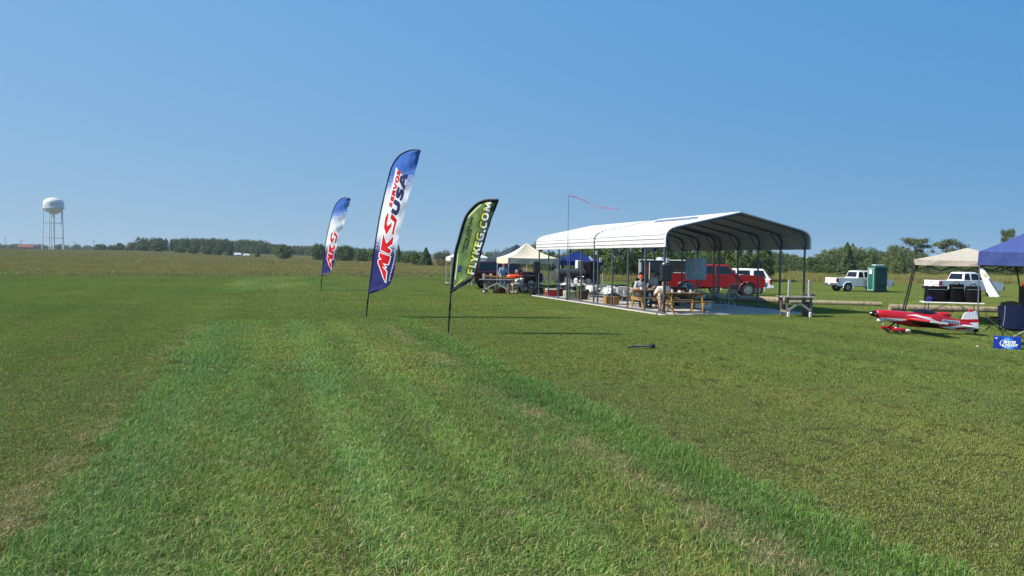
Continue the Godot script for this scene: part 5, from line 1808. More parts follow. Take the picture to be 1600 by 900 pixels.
func furnish() -> void:
	speaker("black loudspeaker at the shelter's near left corner", "black tripod stand at the shelter's near left corner", on(25.98, 13.9), TURN - 0.3)
	speaker("black loudspeaker at the shelter's far left corner", "black tripod stand at the shelter's far left corner", on(39.9, 13.72), TURN - 0.2)
	picnic_table("front picnic table beside the near left speaker", on(27.0, 15.2, 0.03), TURN - 0.1)
	picnic_table("picnic table behind the front one, with the seated man in grey", on(29.7, 15.25, 0.03), TURN - 0.04)
	picnic_table("dark picnic table at the back of the shelter, before the trailer", on(32.4, 17.6, 0.03), TURN + 0.1)
	patio_chair("grey strap chair, leftmost of the three, seen from its back", on(30.6, 17.95, 0.03), TURN + 0.7)
	patio_chair("grey strap chair in the middle of the three", on(31.2, 18.3, 0.03), TURN + 0.5)
	patio_chair("grey strap chair leaning to the right, rightmost of the three", on(30.25, 19.2, 0.03), TURN - 1.35)
	cooler("red_cooler", "red cooler with a white lid near the far speaker", on(39.6, 14.45, 0.03), TURN, Vector3(0.55, 0.4, 0.35), mat("cooler red", Color(0.66, 0.04, 0.06), 0.4), mat("cooler white", Color(0.85, 0.85, 0.84), 0.4))
	cooler("red_cooler", "dark red cooler right of the brighter red one", on(39.75, 15.1, 0.03), TURN, Vector3(0.45, 0.4, 0.35), mat("cooler dark red", Color(0.4, 0.05, 0.05), 0.5), mat("cooler dark lid", Color(0.3, 0.05, 0.05), 0.5))
	cooler("green_cooler", "pale green cooler between the shelter's far posts", on(36.6, 14.3, 0.03), TURN, Vector3(0.5, 0.42, 0.4), mat("cooler green", Color(0.55, 0.64, 0.5), 0.5), mat("cooler pale", Color(0.72, 0.76, 0.64), 0.5))
	cooler("blue_cooler", "dark blue cooler behind the red cooler", on(41.6, 14.3, 0.0), TURN, Vector3(0.7, 0.42, 0.4), mat("cooler blue", Color(0.04, 0.07, 0.16), 0.5), mats["cooler blue"])
	var tan_box := mottled("tan cardboard", Color(0.72, 0.54, 0.33), 0.9, grain("plank", 0.04, 0.6, 1.0), 1.0)
	carton("brown box beside the pale green cooler", on(36.3, 14.85, 0.03), TURN, Vector3(0.5, 0.45, 0.42), mottled("brown cardboard", Color(0.36, 0.3, 0.23), 0.9, grain("plank", 0.04, 0.6, 1.0), 1.0), false)
	carton("tan cardboard box under the white table, left of the pair", on(32.0, 14.32, 0.03), TURN + 0.05, Vector3(0.3, 0.38, 0.3), tan_box, false)
	carton("tan cardboard box under the white table, right of the pair", on(31.95, 14.66, 0.03), TURN - 0.04, Vector3(0.26, 0.37, 0.3), tan_box, false)
	draped_table("the far shelter table by the smoker", on(38.6, 15.7, 0.03), TURN + 0.05, Vector2(1.8, 0.75), 0.16, 3)
	draped_table("the near shelter table over the cardboard boxes", on(32.6, 15.35, 0.03), TURN + 0.1, Vector2(1.7, 0.72), 0.3, 8)
	# food trays and bags on the far table
	for k in 4:
		var bag := thing("shopping_bag", "white bag on the far shelter table, number %s from the left" % ["one", "two", "three", "four"][k], "bag", on(38.55 - 0.05 * (k % 2), 15.05 + 0.36 * k, 0.765), TURN + k, "white bags on the far table")
		var bb := B.new()
		bb.extrude(PackedVector2Array([Vector2(-0.12, 0), Vector2(0.12, 0), Vector2(0.14, 0.16 + 0.03 * (k % 2)), Vector2(0.05, 0.26), Vector2(-0.03, 0.22), Vector2(-0.13, 0.18)]), func(y): return 0.11 - 0.15 * maxf(0.0, y - 0.1), 0.02)
		put("bag_body", bb, mats["white plastic"], bag)
		var hh := B.new()
		hh.tube([Vector3(0.0, 0.22, 0), Vector3(0.02, 0.3, 0.01), Vector3(0.06, 0.25, 0)], 0.008, 0.006, 5)
		put("handle", hh, mats["white plastic"], bag)
	smoker()
	trailer()
	boards()
	clutter()
	# utility trailer with a maroon bed beside the far speaker
	var ut := thing("flat_trailer", "low flat trailer with a maroon bed left of the far speaker", "trailer", gp(0.75, -47.6), 0.15)
	var dk := B.new()
	for k in 6:
		var pl := B.new()
		pl.box(T(0, 0.5, -0.5 + 0.2 * k), Vector3(1.9, 0.03, 0.19), 0.004)
		put("deck_board", pl, mottled("maroon board", Color(0.36, 0.15, 0.14), 0.8, grain("plank", 0.04, 0.6, 1.0), 1.0), ut)
	dk.box(T(0, 0.43, 0), Vector3(1.95, 0.09, 1.2), 0.01)
	dk.bar(Vector3(0.95, 0.43, 0), Vector3(1.7, 0.4, 0), 0.06, 0.06)
	put("frame", dk, mats["canopy steel"], ut)
	for s in [-1.0, 1.0]:
		wheel_on(ut, Vector3(-0.1, 0.25, s * 0.68), 0.25, 0.14, mats["chrome"])
	var jk := B.new()
	jk.tube([Vector3(1.6, 0.45, 0), Vector3(1.6, 0.0, 0)], 0.03, 0.03, 6)
	put("jockey_leg", jk, mats["canopy steel"], ut)

func smoker() -> void:
	# towed barbecue smoker with a long grey drum and a black upright cabinet
	var o := thing("barbecue_smoker", "towed barbecue smoker with a grey drum and black cabinet behind the far tables", "smoker", on(41.9, 16.9), TURN + 0.08)
	var grey := mottled("smoker grey", Color(0.3, 0.31, 0.33), 0.6, grain("stain", 0.02, 0.86, 1.0), 0.8, 0.3)
	var black := mat("smoker black", Color(0.05, 0.055, 0.065), 0.4)
	var d := B.new()
	d.lathe(Transform3D(Basis(Vector3.BACK, PI / 2), Vector3(0.35, 1.08, 0)), [Vector2(0.0, -0.02), Vector2(0.36, 0.0), Vector2(0.4, 0.05), Vector2(0.4, 1.75), Vector2(0.36, 1.8), Vector2(0.0, 1.82)], 20)
	put("drum", d, grey, o)
	for x in [-0.85, -0.1]:
		var hn := B.new()
		hn.tube([Vector3(x - 0.2, 1.05, 0.4), Vector3(x - 0.2, 1.05, 0.47), Vector3(x + 0.2, 1.05, 0.47), Vector3(x + 0.2, 1.05, 0.4)], 0.014, 0.014, 6)
		put("lid_handle", hn, mats["chrome"], o)
	for x in [-1.2, -0.95]:
		var ch := B.new()
		ch.tube([Vector3(x, 1.35, -0.1), Vector3(x, 2.1, -0.1)], 0.07, 0.07, 10)
		put("chimney", ch, grey, o)
	var c := B.new()
	c.box(T(0.85, 1.2, 0), Vector3(0.68, 1.4, 0.8), 0.03)
	put("cabinet", c, black, o)
	for y in [1.0, 1.6]:
		var dr := B.new()
		dr.box(T(0.85, y - 0.04, 0.41), Vector3(0.56, 0.54, 0.03), 0.01)
		var door := put("cabinet_door", dr, mat("smoker door", Color(0.08, 0.085, 0.1), 0.35), o)
		var hd := B.new()
		hd.box(T(0.85, y - 0.24, 0.44), Vector3(0.3, 0.03, 0.03), 0.008)
		put("door_handle", hd, mats["chrome"], door)
	var f := B.new()
	f.box(T(0.1, 0.52, 0), Vector3(3.0, 0.1, 0.9), 0.01)
	f.bar(Vector3(-1.4, 0.52, 0), Vector3(-2.3, 0.48, 0), 0.08, 0.08)
	put("frame", f, black, o)
	for s in [-1.0, 1.0]:
		wheel_on(o, Vector3(0.75, 0.34, s * 0.6), 0.34, 0.2, mats["chrome"])
		var fd := B.new()
		var arc := []
		for k in 9:
			var q := lerpf(0.1, PI - 0.1, k / 8.0)
			arc.append(Vector3(0.75 + cos(q) * 0.42, 0.36 + sin(q) * 0.4, s * 0.6))
		for k in 8:
			fd.bar(arc[k], arc[k + 1], 0.24, 0.012)
		put("mudguard", fd, black, o)
	var bx := B.new()
	bx.box(T(0.15, 1.72, -0.2), Vector3(0.34, 0.46, 0.3), 0.02)
	put("propane_locker", bx, mats["box white"], o)

func trailer() -> void:
	var o := thing("cargo_trailer", "dark enclosed trailer with a serving window behind the shelter", "trailer", gp(10.25, -52.4), deg_to_rad(-10.0))
	var dark := painted("trailer dark", Color(0.1, 0.14, 0.16))
	var white := mat("trailer trim", Color(0.82, 0.83, 0.83), 0.45)
	var b := B.new()
	b.box(T(0, 1.3, 0), Vector3(3.7, 1.75, 1.9), 0.04)
	put("body", b, dark, o)
	var r := B.new()
	r.box(T(0, 2.2, 0), Vector3(3.8, 0.07, 2.0), 0.02)
	put("roof", r, white, o)
	var v := B.new()
	v.lathe(T(-0.5, 2.23, 0.2), [Vector2(0.24, 0.0), Vector2(0.22, 0.12), Vector2(0.1, 0.16), Vector2(0.0, 0.165)], 12)
	put("roof_vent", v, white, o)
	for s in [-1.0, 1.0]:
		var c := B.new()
		c.box(T(s * 1.83, 1.3, 0.93), Vector3(0.08, 1.72, 0.08), 0.015)
		put("corner_trim", c, white, o)
	# open door at the left with a red poster inside, and the serving window at the right
	var dr := B.new()
	dr.box(T(-1.45, 1.4, 0.955), Vector3(0.5, 1.2, 0.03), 0.008)
	var door := put("door", dr, mat("trailer inside", Color(0.06, 0.045, 0.05), 0.7), o)
	for x in [-1.73, -1.17]:
		var fr := B.new()
		fr.box(T(x, 1.4, 0.965), Vector3(0.06, 1.3, 0.05), 0.01)
		put("door_frame", fr, white, o)
	var po := B.new()
	po.box(T(-1.38, 1.55, 0.975), Vector3(0.16, 0.6, 0.01))
	put("poster", po, mat("red poster", Color(0.5, 0.1, 0.1), 0.6), door)
	var w := B.new()
	w.box(T(0.95, 1.72, 0.955), Vector3(1.1, 0.62, 0.03), 0.008)
	put("serving_window", w, mats["trailer inside"], o)
	var sh := B.new()
	sh.box(T(0.95, 1.4, 1.1), Vector3(1.2, 0.03, 0.3), 0.006)
	put("counter_shelf", sh, white, o)
	for q in [[1.5, mats["box white"], 0.2], [1.72, mat("orange notice", Color(0.9, 0.5, 0.12), 0.6), 0.22]]:
		var n := B.new()
		n.box(T(q[0], 1.72, 0.98), Vector3(q[2], 0.55, 0.012))
		put("notice", n, q[1], o)
	var ex := B.new()
	ex.box(T(1.33, 1.12, 0.99), Vector3(0.16, 0.55, 0.06), 0.02)
	put("red_sign", ex, mat("red sign", Color(0.7, 0.06, 0.1), 0.5), o)
	for s in [-1.0, 1.0]:
		wheel_on(o, Vector3(0.1, 0.33, s * 0.9), 0.33, 0.2, mats["chrome"])
	var f := B.new()
	f.box(T(0, 0.4, 0), Vector3(3.6, 0.1, 1.6), 0.01)
	f.bar(Vector3(1.8, 0.42, 0), Vector3(2.8, 0.42, 0), 0.1, 0.1)
	put("frame", f, mats["smoker black"], o)

func boards() -> void:
	var o := thing("notice_board", "pair of grey boards on a frame at the back of the shelter", "board", on(34.3, 20.0), TURN)
	for s in [-1.0, 1.0]:
		var b := B.new()
		b.box(T(s * 0.29, 1.62, 0), Vector3(0.56, 1.05, 0.03), 0.006)
		put("board", b, mottled("board grey", Color(0.8, 0.83, 0.84), 0.7, grain("stain", 0.02, 0.86, 1.0), 0.7), o)
		var l := B.new()
		l.box(T(s * 0.3, 0.62, -0.03), Vector3(0.04, 1.24, 0.04), 0.005)
		put("leg", l, mats["galvanised steel"], o)
	for y in [1.14, 2.1]:
		var rl := B.new()
		rl.box(T(0, y, -0.035), Vector3(1.2, 0.04, 0.03), 0.004)
		put("rail", rl, mats["galvanised steel"], o)

func clutter() -> void:
	# cups, plates and lunch things on the picnic tables
	var spots := [
		[27.0, 14.75, "cup", "white cup near the left end of the front picnic table"],
		[26.85, 15.45, "cup", "white cup near the middle of the front picnic table"],
		[29.6, 14.75, "cup", "white cup at the left end of the second picnic table"],
		[29.8, 15.6, "cup", "white cup at the right end of the second picnic table"],
		[27.1, 15.75, "plate", "paper plate at the right end of the front picnic table"],
		[29.55, 15.15, "plate", "paper plate in the middle of the second picnic table"],
		[29.85, 14.95, "lunch", "small lunch box on the second picnic table"],
		[26.95, 15.1, "lunch", "small lunch box on the front picnic table"]]
	for q in spots:
		var at := on(q[0], q[1], 0.792)
		if q[2] == "cup":
			var o := thing("paper_cup", q[3], "cup", at, 0.2, "cups on the picnic tables")
			var b := B.new()
			b.lathe(Transform3D(), [Vector2(0.0, 0.0), Vector2(0.03, 0.0), Vector2(0.042, 0.115), Vector2(0.038, 0.115), Vector2(0.028, 0.006), Vector2(0.0, 0.006)], 14)
			put("cup_wall", b, mats["box white"], o)
			var r := B.new()
			r.lathe(Transform3D(), [Vector2(0.04, 0.112), Vector2(0.045, 0.114), Vector2(0.045, 0.119), Vector2(0.04, 0.119)], 14)
			put("rolled_rim", r, mats["box white"], o)
		elif q[2] == "plate":
			var o := thing("paper_plate", q[3], "plate", at, 0.0, "plates on the picnic tables")
			var b := B.new()
			b.lathe(Transform3D(), [Vector2(0.0, 0.002), Vector2(0.08, 0.002), Vector2(0.125, 0.02), Vector2(0.125, 0.024), Vector2(0.08, 0.006), Vector2(0.0, 0.006)], 18)
			put("plate_dish", b, mats["box white"], o)
			var f := B.new()
			f.ball(Vector3(0, 0.03, 0), Vector3(0.055, 0.03, 0.045), 10)
			put("bread_roll", f, mat("bread", Color(0.62, 0.42, 0.22), 0.8), o)
		else:
			var o := thing("lunch_box", q[3], "box", at, 0.4, "lunch boxes on the picnic tables")
			var b := B.new()
			b.box(T(0, 0.04, 0), Vector3(0.2, 0.08, 0.16), 0.01)
			put("tray", b, mats["box white"], o)
			var l := B.new()
			l.box(T(0, 0.09, 0), Vector3(0.204, 0.02, 0.164), 0.006)
			put("lid", l, mat("lid red", Color(0.6, 0.2, 0.15), 0.5), o)
	folding_chair("grey folding chair left of the second picnic table", on(31.4, 14.9, 0.03), TURN + 2.2)
	folding_chair("grey folding chair beyond the second picnic table", on(32.3, 16.6, 0.03), TURN - 1.9)
	cooler("blue_cooler", "blue cooler under the grey boards at the back of the shelter", on(33.6, 18.9, 0.03), TURN, Vector3(0.6, 0.42, 0.4), mat("cooler mid blue", Color(0.08, 0.14, 0.34), 0.5), mats["cooler white"])
	cooler("white_cooler", "white cooler on the slab behind the front picnic table", on(29.0, 17.3, 0.03), TURN + 0.3, Vector3(0.6, 0.4, 0.38), mats["cooler white"], mats["cooler blue"])
	carton("brown carton on the slab under the far table", on(38.3, 15.5, 0.03), TURN + 0.2, Vector3(0.5, 0.35, 0.4), mats["brown cardboard"], false)
	var dark_case := mat("storage black", Color(0.09, 0.09, 0.1), 0.6)
	carton("black storage case behind the second picnic table, left of the pair", on(34.6, 18.2, 0.03), TURN + 0.1, Vector3(0.8, 0.5, 0.5), dark_case, false)
	carton("black storage case behind the second picnic table, right of the pair", on(34.1, 19.2, 0.03), TURN - 0.1, Vector3(0.7, 0.62, 0.5), dark_case, false)
	carton("grey storage case on the slab before the smoker", on(37.2, 17.2, 0.03), TURN + 0.05, Vector3(0.9, 0.7, 0.5), mat("storage grey", Color(0.28, 0.29, 0.31), 0.6), false)
	draped_table("the middle shelter table behind the shelter's seam posts", on(35.0, 15.5, 0.03), TURN - 0.05, Vector2(1.6, 0.72), 0.26, 5)
	folding_chair("grey folding chair before the middle table", on(34.0, 14.9, 0.03), TURN + 2.8)
	# small generator
	var g := thing("generator", "small dark generator on the slab right of the second picnic table", "generator", on(31.3, 17.1, 0.03), TURN + 0.1)
	var c := B.new()
	c.box(T(0, 0.24, 0), Vector3(0.5, 0.34, 0.36), 0.05)
	put("housing", c, mats["smoker black"], g)
	var t := B.new()
	t.box(T(0, 0.44, 0), Vector3(0.34, 0.08, 0.3), 0.03)
	put("fuel_tank", t, mats["cooler red"], g)
	for s in [-1.0, 1.0]:
		var f := B.new()
		f.tube([Vector3(s * 0.27, 0.03, -0.2), Vector3(s * 0.27, 0.5, -0.2), Vector3(s * 0.27, 0.5, 0.2), Vector3(s * 0.27, 0.03, 0.2)], 0.014, 0.014, 6)
		put("carry_frame", f, mats["galvanised steel"], g)
		var ft := B.new()
		ft.box(T(s * 0.2, 0.035, 0), Vector3(0.06, 0.07, 0.34), 0.01)
		put("foot", ft, mats["tyre"], g)

func folding_chair(label: String, at: Vector3, turn: float) -> void:
	var o := thing("folding_chair", label, "chair", at, turn, "grey folding chairs on the slab")
	var m := mat("chair steel", Color(0.62, 0.64, 0.66), 0.4, 0.3)
	for s in [-1.0, 1.0]:
		var a := B.new()
		a.tube([Vector3(s * 0.21, 0.0, 0.26), Vector3(s * 0.21, 0.44, -0.05), Vector3(s * 0.21, 0.82, -0.24)], 0.012, 0.012, 6)
		put("front_leg", a, m, o)
		var b := B.new()
		b.tube([Vector3(s * 0.19, 0.0, -0.26), Vector3(s * 0.19, 0.45, 0.2)], 0.012, 0.012, 6)
		put("rear_leg", b, m, o)
	var se := B.new()
	se.box(T(0, 0.45, 0.04), Vector3(0.4, 0.025, 0.38), 0.01)
	put("seat", se, m, o)
	var bk := B.new()
	bk.box(Transform3D(Basis(Vector3.RIGHT, -0.46), Vector3(0, 0.74, -0.2)), Vector3(0.42, 0.2, 0.015), 0.006)
	put("backrest", bk, m, o)
	var c := B.new()
	c.tube([Vector3(-0.19, 0.12, -0.14), Vector3(0.19, 0.12, -0.14)], 0.009, 0.009, 5)
	put("cross_tube", c, m, o)

# ------------------------------------------------------------------ printed cloth: a small rasteriser
func fill_tri(im: Image, a: Vector2, b: Vector2, c: Vector2, shade: Callable) -> void:
	var x0 := maxi(0, int(floor(minf(a.x, minf(b.x, c.x)))))
	var x1 := mini(im.get_width() - 1, int(ceil(maxf(a.x, maxf(b.x, c.x)))))
	var y0 := maxi(0, int(floor(minf(a.y, minf(b.y, c.y)))))
	var y1 := mini(im.get_height() - 1, int(ceil(maxf(a.y, maxf(b.y, c.y)))))
	var ar := (b - a).cross(c - a)
	if absf(ar) < 1e-6:
		return
	for y in range(y0, y1 + 1):
		for x in range(x0, x1 + 1):
			var p := Vector2(x + 0.5, y + 0.5)
			var u := (b - p).cross(c - p) / ar
			var v := (c - p).cross(a - p) / ar
			if u >= -1e-4 and v >= -1e-4 and u + v <= 1.0001:
				im.set_pixel(x, y, shade.call(p))

func fill_poly(im: Image, pts: PackedVector2Array, shade: Callable) -> void:
	var idx := Geometry2D.triangulate_polygon(pts)
	for i in range(0, idx.size(), 3):
		fill_tri(im, pts[idx[i]], pts[idx[i + 1]], pts[idx[i + 2]], shade)

func plain(c: Color) -> Callable:
	return func(_p: Vector2) -> Color: return c

func write(im: Image, text: String, at: Vector2, along: Vector2, upv: Vector2, height: float, shade: Callable, weight := 0.0, stretch := 1.0, serif := false) -> void:
	# lettering laid from its lower left corner along one direction
	var tm := TextMesh.new()
	var f := SystemFont.new()
	f.font_names = PackedStringArray(["Droid Serif" if serif else "Droid Sans"])
	f.font_weight = 700
	tm.font = f
	tm.text = text
	tm.font_size = 64
	tm.pixel_size = 1.0 / 64.0
	tm.depth = 0.0
	tm.curve_step = 2.0
	tm.horizontal_alignment = HORIZONTAL_ALIGNMENT_LEFT
	var arr := tm.get_mesh_arrays()
	var v: PackedVector3Array = arr[Mesh.ARRAY_VERTEX]
	var idx: PackedInt32Array = arr[Mesh.ARRAY_INDEX] if arr[Mesh.ARRAY_INDEX] != null else PackedInt32Array(range(v.size()))
	var lo := Vector2(1e9, 1e9)
	var hi := Vector2(-1e9, -1e9)
	for p in v:
		lo = lo.min(Vector2(p.x, p.y))
		hi = hi.max(Vector2(p.x, p.y))
	var k := height / maxf(0.01, hi.y - lo.y)
	var a := along.normalized()
	var e := upv.normalized()
	for off in ([Vector2.ZERO] if weight <= 0.0 else [Vector2.ZERO, Vector2(weight, 0), Vector2(-weight, 0), Vector2(0, weight), Vector2(0, -weight), Vector2(weight, weight) * 0.7, Vector2(-weight, -weight) * 0.7, Vector2(weight, -weight) * 0.7, Vector2(-weight, weight) * 0.7]):
		for i in range(0, idx.size(), 3):
			var t := []
			for j in 3:
				var p := v[idx[i + j]]
				t.append(at + off + a * (p.x - lo.x) * k * stretch + e * (p.y - lo.y) * k)
			fill_tri(im, t[0], t[1], t[2], shade)

func curve_at(pts: Array, u: float) -> Vector2:
	var total := 0.0
	for i in pts.size() - 1:
		total += (pts[i + 1] - pts[i]).length()
	var want := u * total
	for i in pts.size() - 1:
		var l: float = (pts[i + 1] - pts[i]).length()
		if want <= l or i == pts.size() - 2:
			return pts[i].lerp(pts[i + 1], clampf(want / l, 0.0, 1.0))
		want -= l
	return pts[-1]

func smooth_curve(pts: Array) -> Array:
	var out := []
	for i in pts.size() - 1:
		var p0: Vector2 = pts[maxi(i - 1, 0)]
		var p1: Vector2 = pts[i]
		var p2: Vector2 = pts[i + 1]
		var p3: Vector2 = pts[mini(i + 2, pts.size() - 1)]
		for k in 5:
			out.append(p1.cubic_interpolate(p2, p0, p3, k / 5.0))
	out.append(pts[-1])
	return out

# outlines are in units of the print; s turns them into metres, wide is how much broader the cloth is cut
func feather_flag(called: String, label: String, at: Vector3, s: float, foot: Vector2, pole: Array, leech: Array, origin: Vector2, im: Image, k: float, billow: float, wide: float) -> void:
	var o := thing(called, label, "flag", at, 0.0, "feather flags on the strip")
	# the sails stand turned a little towards the sun
	var yaw := deg_to_rad(-26.0)
	o.basis = Basis(Vector3.BACK, deg_to_rad(0.75)) * Basis(Vector3.UP, yaw)
	var ps := smooth_curve(pole)
	var ls := smooth_curve(leech)
	var m3 := func(p: Vector2, z: float) -> Vector3: return Vector3((p.x - foot.x) * s * wide, (foot.y - p.y) * s, z)
	var black := mat("flag pole black", Color(0.05, 0.05, 0.055), 0.45)
	var tube := B.new()
	var path := [Vector3(0, -0.15, 0), m3.call(foot.lerp(pole[0], 0.5), 0.0)]
	for i in 25:
		path.append(m3.call(curve_at(ps, i / 24.0), 0.0))
	tube.tube(path, 0.022, 0.008, 8)
	put("pole", tube, black, o)
	var grip := B.new()
	var g0: Vector3 = m3.call(foot.lerp(pole[0], 0.55), 0.0)
	var g1: Vector3 = m3.call(foot.lerp(pole[0], 0.75), 0.0)
	grip.tube([g0, g1], 0.032, 0.03, 8)
	put("joint_sleeve", grip, black, o)
	var cord := B.new()
	cord.tube([g0 + Vector3(0.02, 0, 0.02), g0 + Vector3(0.05, -0.12, 0.03), g0 + Vector3(0.04, -0.22, 0.02)], 0.008, 0.006, 5)
	put("tether", cord, black, o)
	var b := B.new()
	b.has_u = true
	var hem := B.new()
	var hem_r := 0.034 if label.begins_with("green") else 0.022
	var rows := 56
	var cols := 14
	var grid := []
	for i in rows + 1:
		var v := i / float(rows)
		var a := curve_at(ps, v)
		var c := curve_at(ls, v)
		var row := []
		for j in cols + 1:
			var u := j / float(cols)
			var p := a.lerp(c, u)
			var z := billow * (0.5 * sin(u * 2.6 + v * 2.0) * u + 0.16 * sin(v * 19.0 + u * 5.0) * u * (1.0 - v * 0.6) + 0.07 * sin(v * 43.0 - u * 9.0) * u + 0.035 * sin(v * 71.0 + u * 14.0) * sqrt(u))
			row.append([m3.call(p, z), Vector2((p.x - origin.x) * k / im.get_width(), (p.y - origin.y) * k / im.get_height())])
		grid.append(row)
	for i in rows:
		for j in cols:
			var q := [grid[i][j], grid[i][j + 1], grid[i + 1][j + 1], grid[i + 1][j]]
			for tr in [[0, 1, 2], [0, 2, 3]]:
				var nn := Vector3.ZERO
				for w in tr:
					pass
				var p0: Vector3 = q[tr[0]][0]
				var p1: Vector3 = q[tr[1]][0]
				var p2: Vector3 = q[tr[2]][0]
				nn = (p1 - p0).cross(p2 - p0)
				nn = nn.normalized() if nn.length() > 1e-12 else Vector3.BACK
				for w in [tr[0], tr[2], tr[1]]:
					b.vert(q[w][0], nn, q[w][1])
	var m := mat(label, Color.WHITE, 0.75, 0.0, 0.3)
	m.albedo_texture = ImageTexture.create_from_image(im)
	m.cull_mode = BaseMaterial3D.CULL_DISABLED
	m.backlight_enabled = true
	m.backlight = Color(0.5, 0.5, 0.5)
	put("sail", b, m, o)
	# black pole pocket sewn along the curved edge
	for i in rows:
		var p0: Vector3 = grid[i][0][0]
		var p1: Vector3 = grid[i + 1][0][0]
		hem.tube([p0, p1], hem_r, hem_r, 7, false)
	put("pole_pocket", hem, mat("flag hem", Color(0.06, 0.065, 0.1), 0.7), o)

func mks_print(im: Image, org: Vector2, k: float, big: bool) -> void:
	var navy := Color(0.16, 0.18, 0.42)
	var blue := Color(0.27, 0.44, 0.78)
	var white := Color(0.88, 0.9, 0.95)
	var r := RandomNumberGenerator.new()
	r.seed = 5
	var fade := FastNoiseLite.new()
	fade.seed = 4
	fade.frequency = 0.05
	for y in im.get_height():
		var py := org.y + y / k
		for x in im.get_width():
			var f := fade.get_noise_2d(x, y) * 16.0
			var c := white.lerp(blue, smoothstep(312.0 + f * 0.4, 272.0 + f, py + (x / k - 40.0) * 0.25))
			c = c.lerp(navy, smoothstep(366.0 - f, 402.0 - f * 0.5, py - (x / k - 30.0) * 0.3))
			im.set_pixel(x, y, c)
	var P := func(list: Array) -> PackedVector2Array:
		var out := PackedVector2Array()
		for q in list:
			out.append((Vector2(q[0], q[1]) - org) * k)
		return out
	var red := Color(0.8, 0.1, 0.16)
	var shapes := [
		[[591.7, 410.3], [592.5, 405.6], [597.6, 405.4], [593.3, 400.6], [594.3, 394.6], [610.2, 400.7], [607.3, 413.0], [598.6, 411.0], [604.6, 417.5], [598.0, 416.4], [605.4, 424.0], [603.5, 440.0]],
		[[595.7, 390.6], [600.0, 365.7], [604.4, 381.2], [614.3, 370.0], [612.8, 381.9], [606.1, 387.0], [611.2, 390.6], [609.3, 397.0]],
		[[606.8, 333.0], [602.8, 342.0], [600.6, 356.0], [604.7, 367.4], [612.2, 354.6], [612.6, 348.4], [606.4, 354.2], [604.9, 350.4], [607.9, 337.0]],
		[[612.8, 335.2], [620.2, 345.0], [614.6, 368.0], [612.4, 365.6], [616.6, 348.6], [610.4, 342.4]]]
	for pass_no in 2:
		for q in shapes:
			var poly: PackedVector2Array = P.call(q)
			if pass_no == 0:
				for w in Geometry2D.offset_polygon(poly, 1.3 * k):
					fill_poly(im, w, plain(Color(0.95, 0.95, 0.96)))
			else:
				fill_poly(im, poly, plain(red))
	var al := Vector2(0.235, -0.972)
	if big:
		fill_poly(im, P.call([[607.2, 324.0], [619.0, 264.5], [633.4, 285.0], [620.5, 342.5]]), plain(Color(0.93, 0.94, 0.97)))
		write(im, "SERVOS", (Vector2(612.6, 326.0) - org) * k, al, Vector2(-0.85, -0.52), 4.6 * k, plain(red), 0.5 * k, 2.6)
		write(im, "USA", (Vector2(620.3, 339.0) - org) * k, al, Vector2(-0.78, -0.62), 9.6 * k, plain(Color(0.2, 0.22, 0.42)), 0.9 * k, 2.75)
		# the web address along the lower leech is too small to read: a row of small white marks
		for i in 26:
			var u := i / 25.0
			var p := Vector2(609.0, 438.0).lerp(Vector2(617.0, 386.0), u) + Vector2(-0.6 * sin(u * PI) * -2.0, 0)
			fill_poly(im, P.call([[p.x - 1.0, p.y], [p.x + 1.0 - 0.5 * (i % 2), p.y], [p.x + 1.0 - 0.4 * (i % 3), p.y - 1.3], [p.x - 0.9, p.y - 1.3]]), plain(Color(0.85, 0.87, 0.93)))
	else:
		for i in 10:
			var u := i / 9.0
			var p := Vector2(641.0, 300.0).lerp(Vector2(650.5, 252.0), u)
			if i == 4:
				continue
			fill_poly(im, P.call([[p.x - 2.0, p.y], [p.x + 1.6 - 0.8 * (i % 2), p.y], [p.x + 2.0, p.y - 3.4 + (i % 3) * 0.6], [p.x - 1.6, p.y - 3.2]]), plain(Color(0.9, 0.93, 0.97)))
		fill_poly(im, P.call([[581.0, 454.0], [600.0, 449.0], [601.0, 450.6], [582.0, 456.0]]), plain(Color(0.7, 0.74, 0.84)))

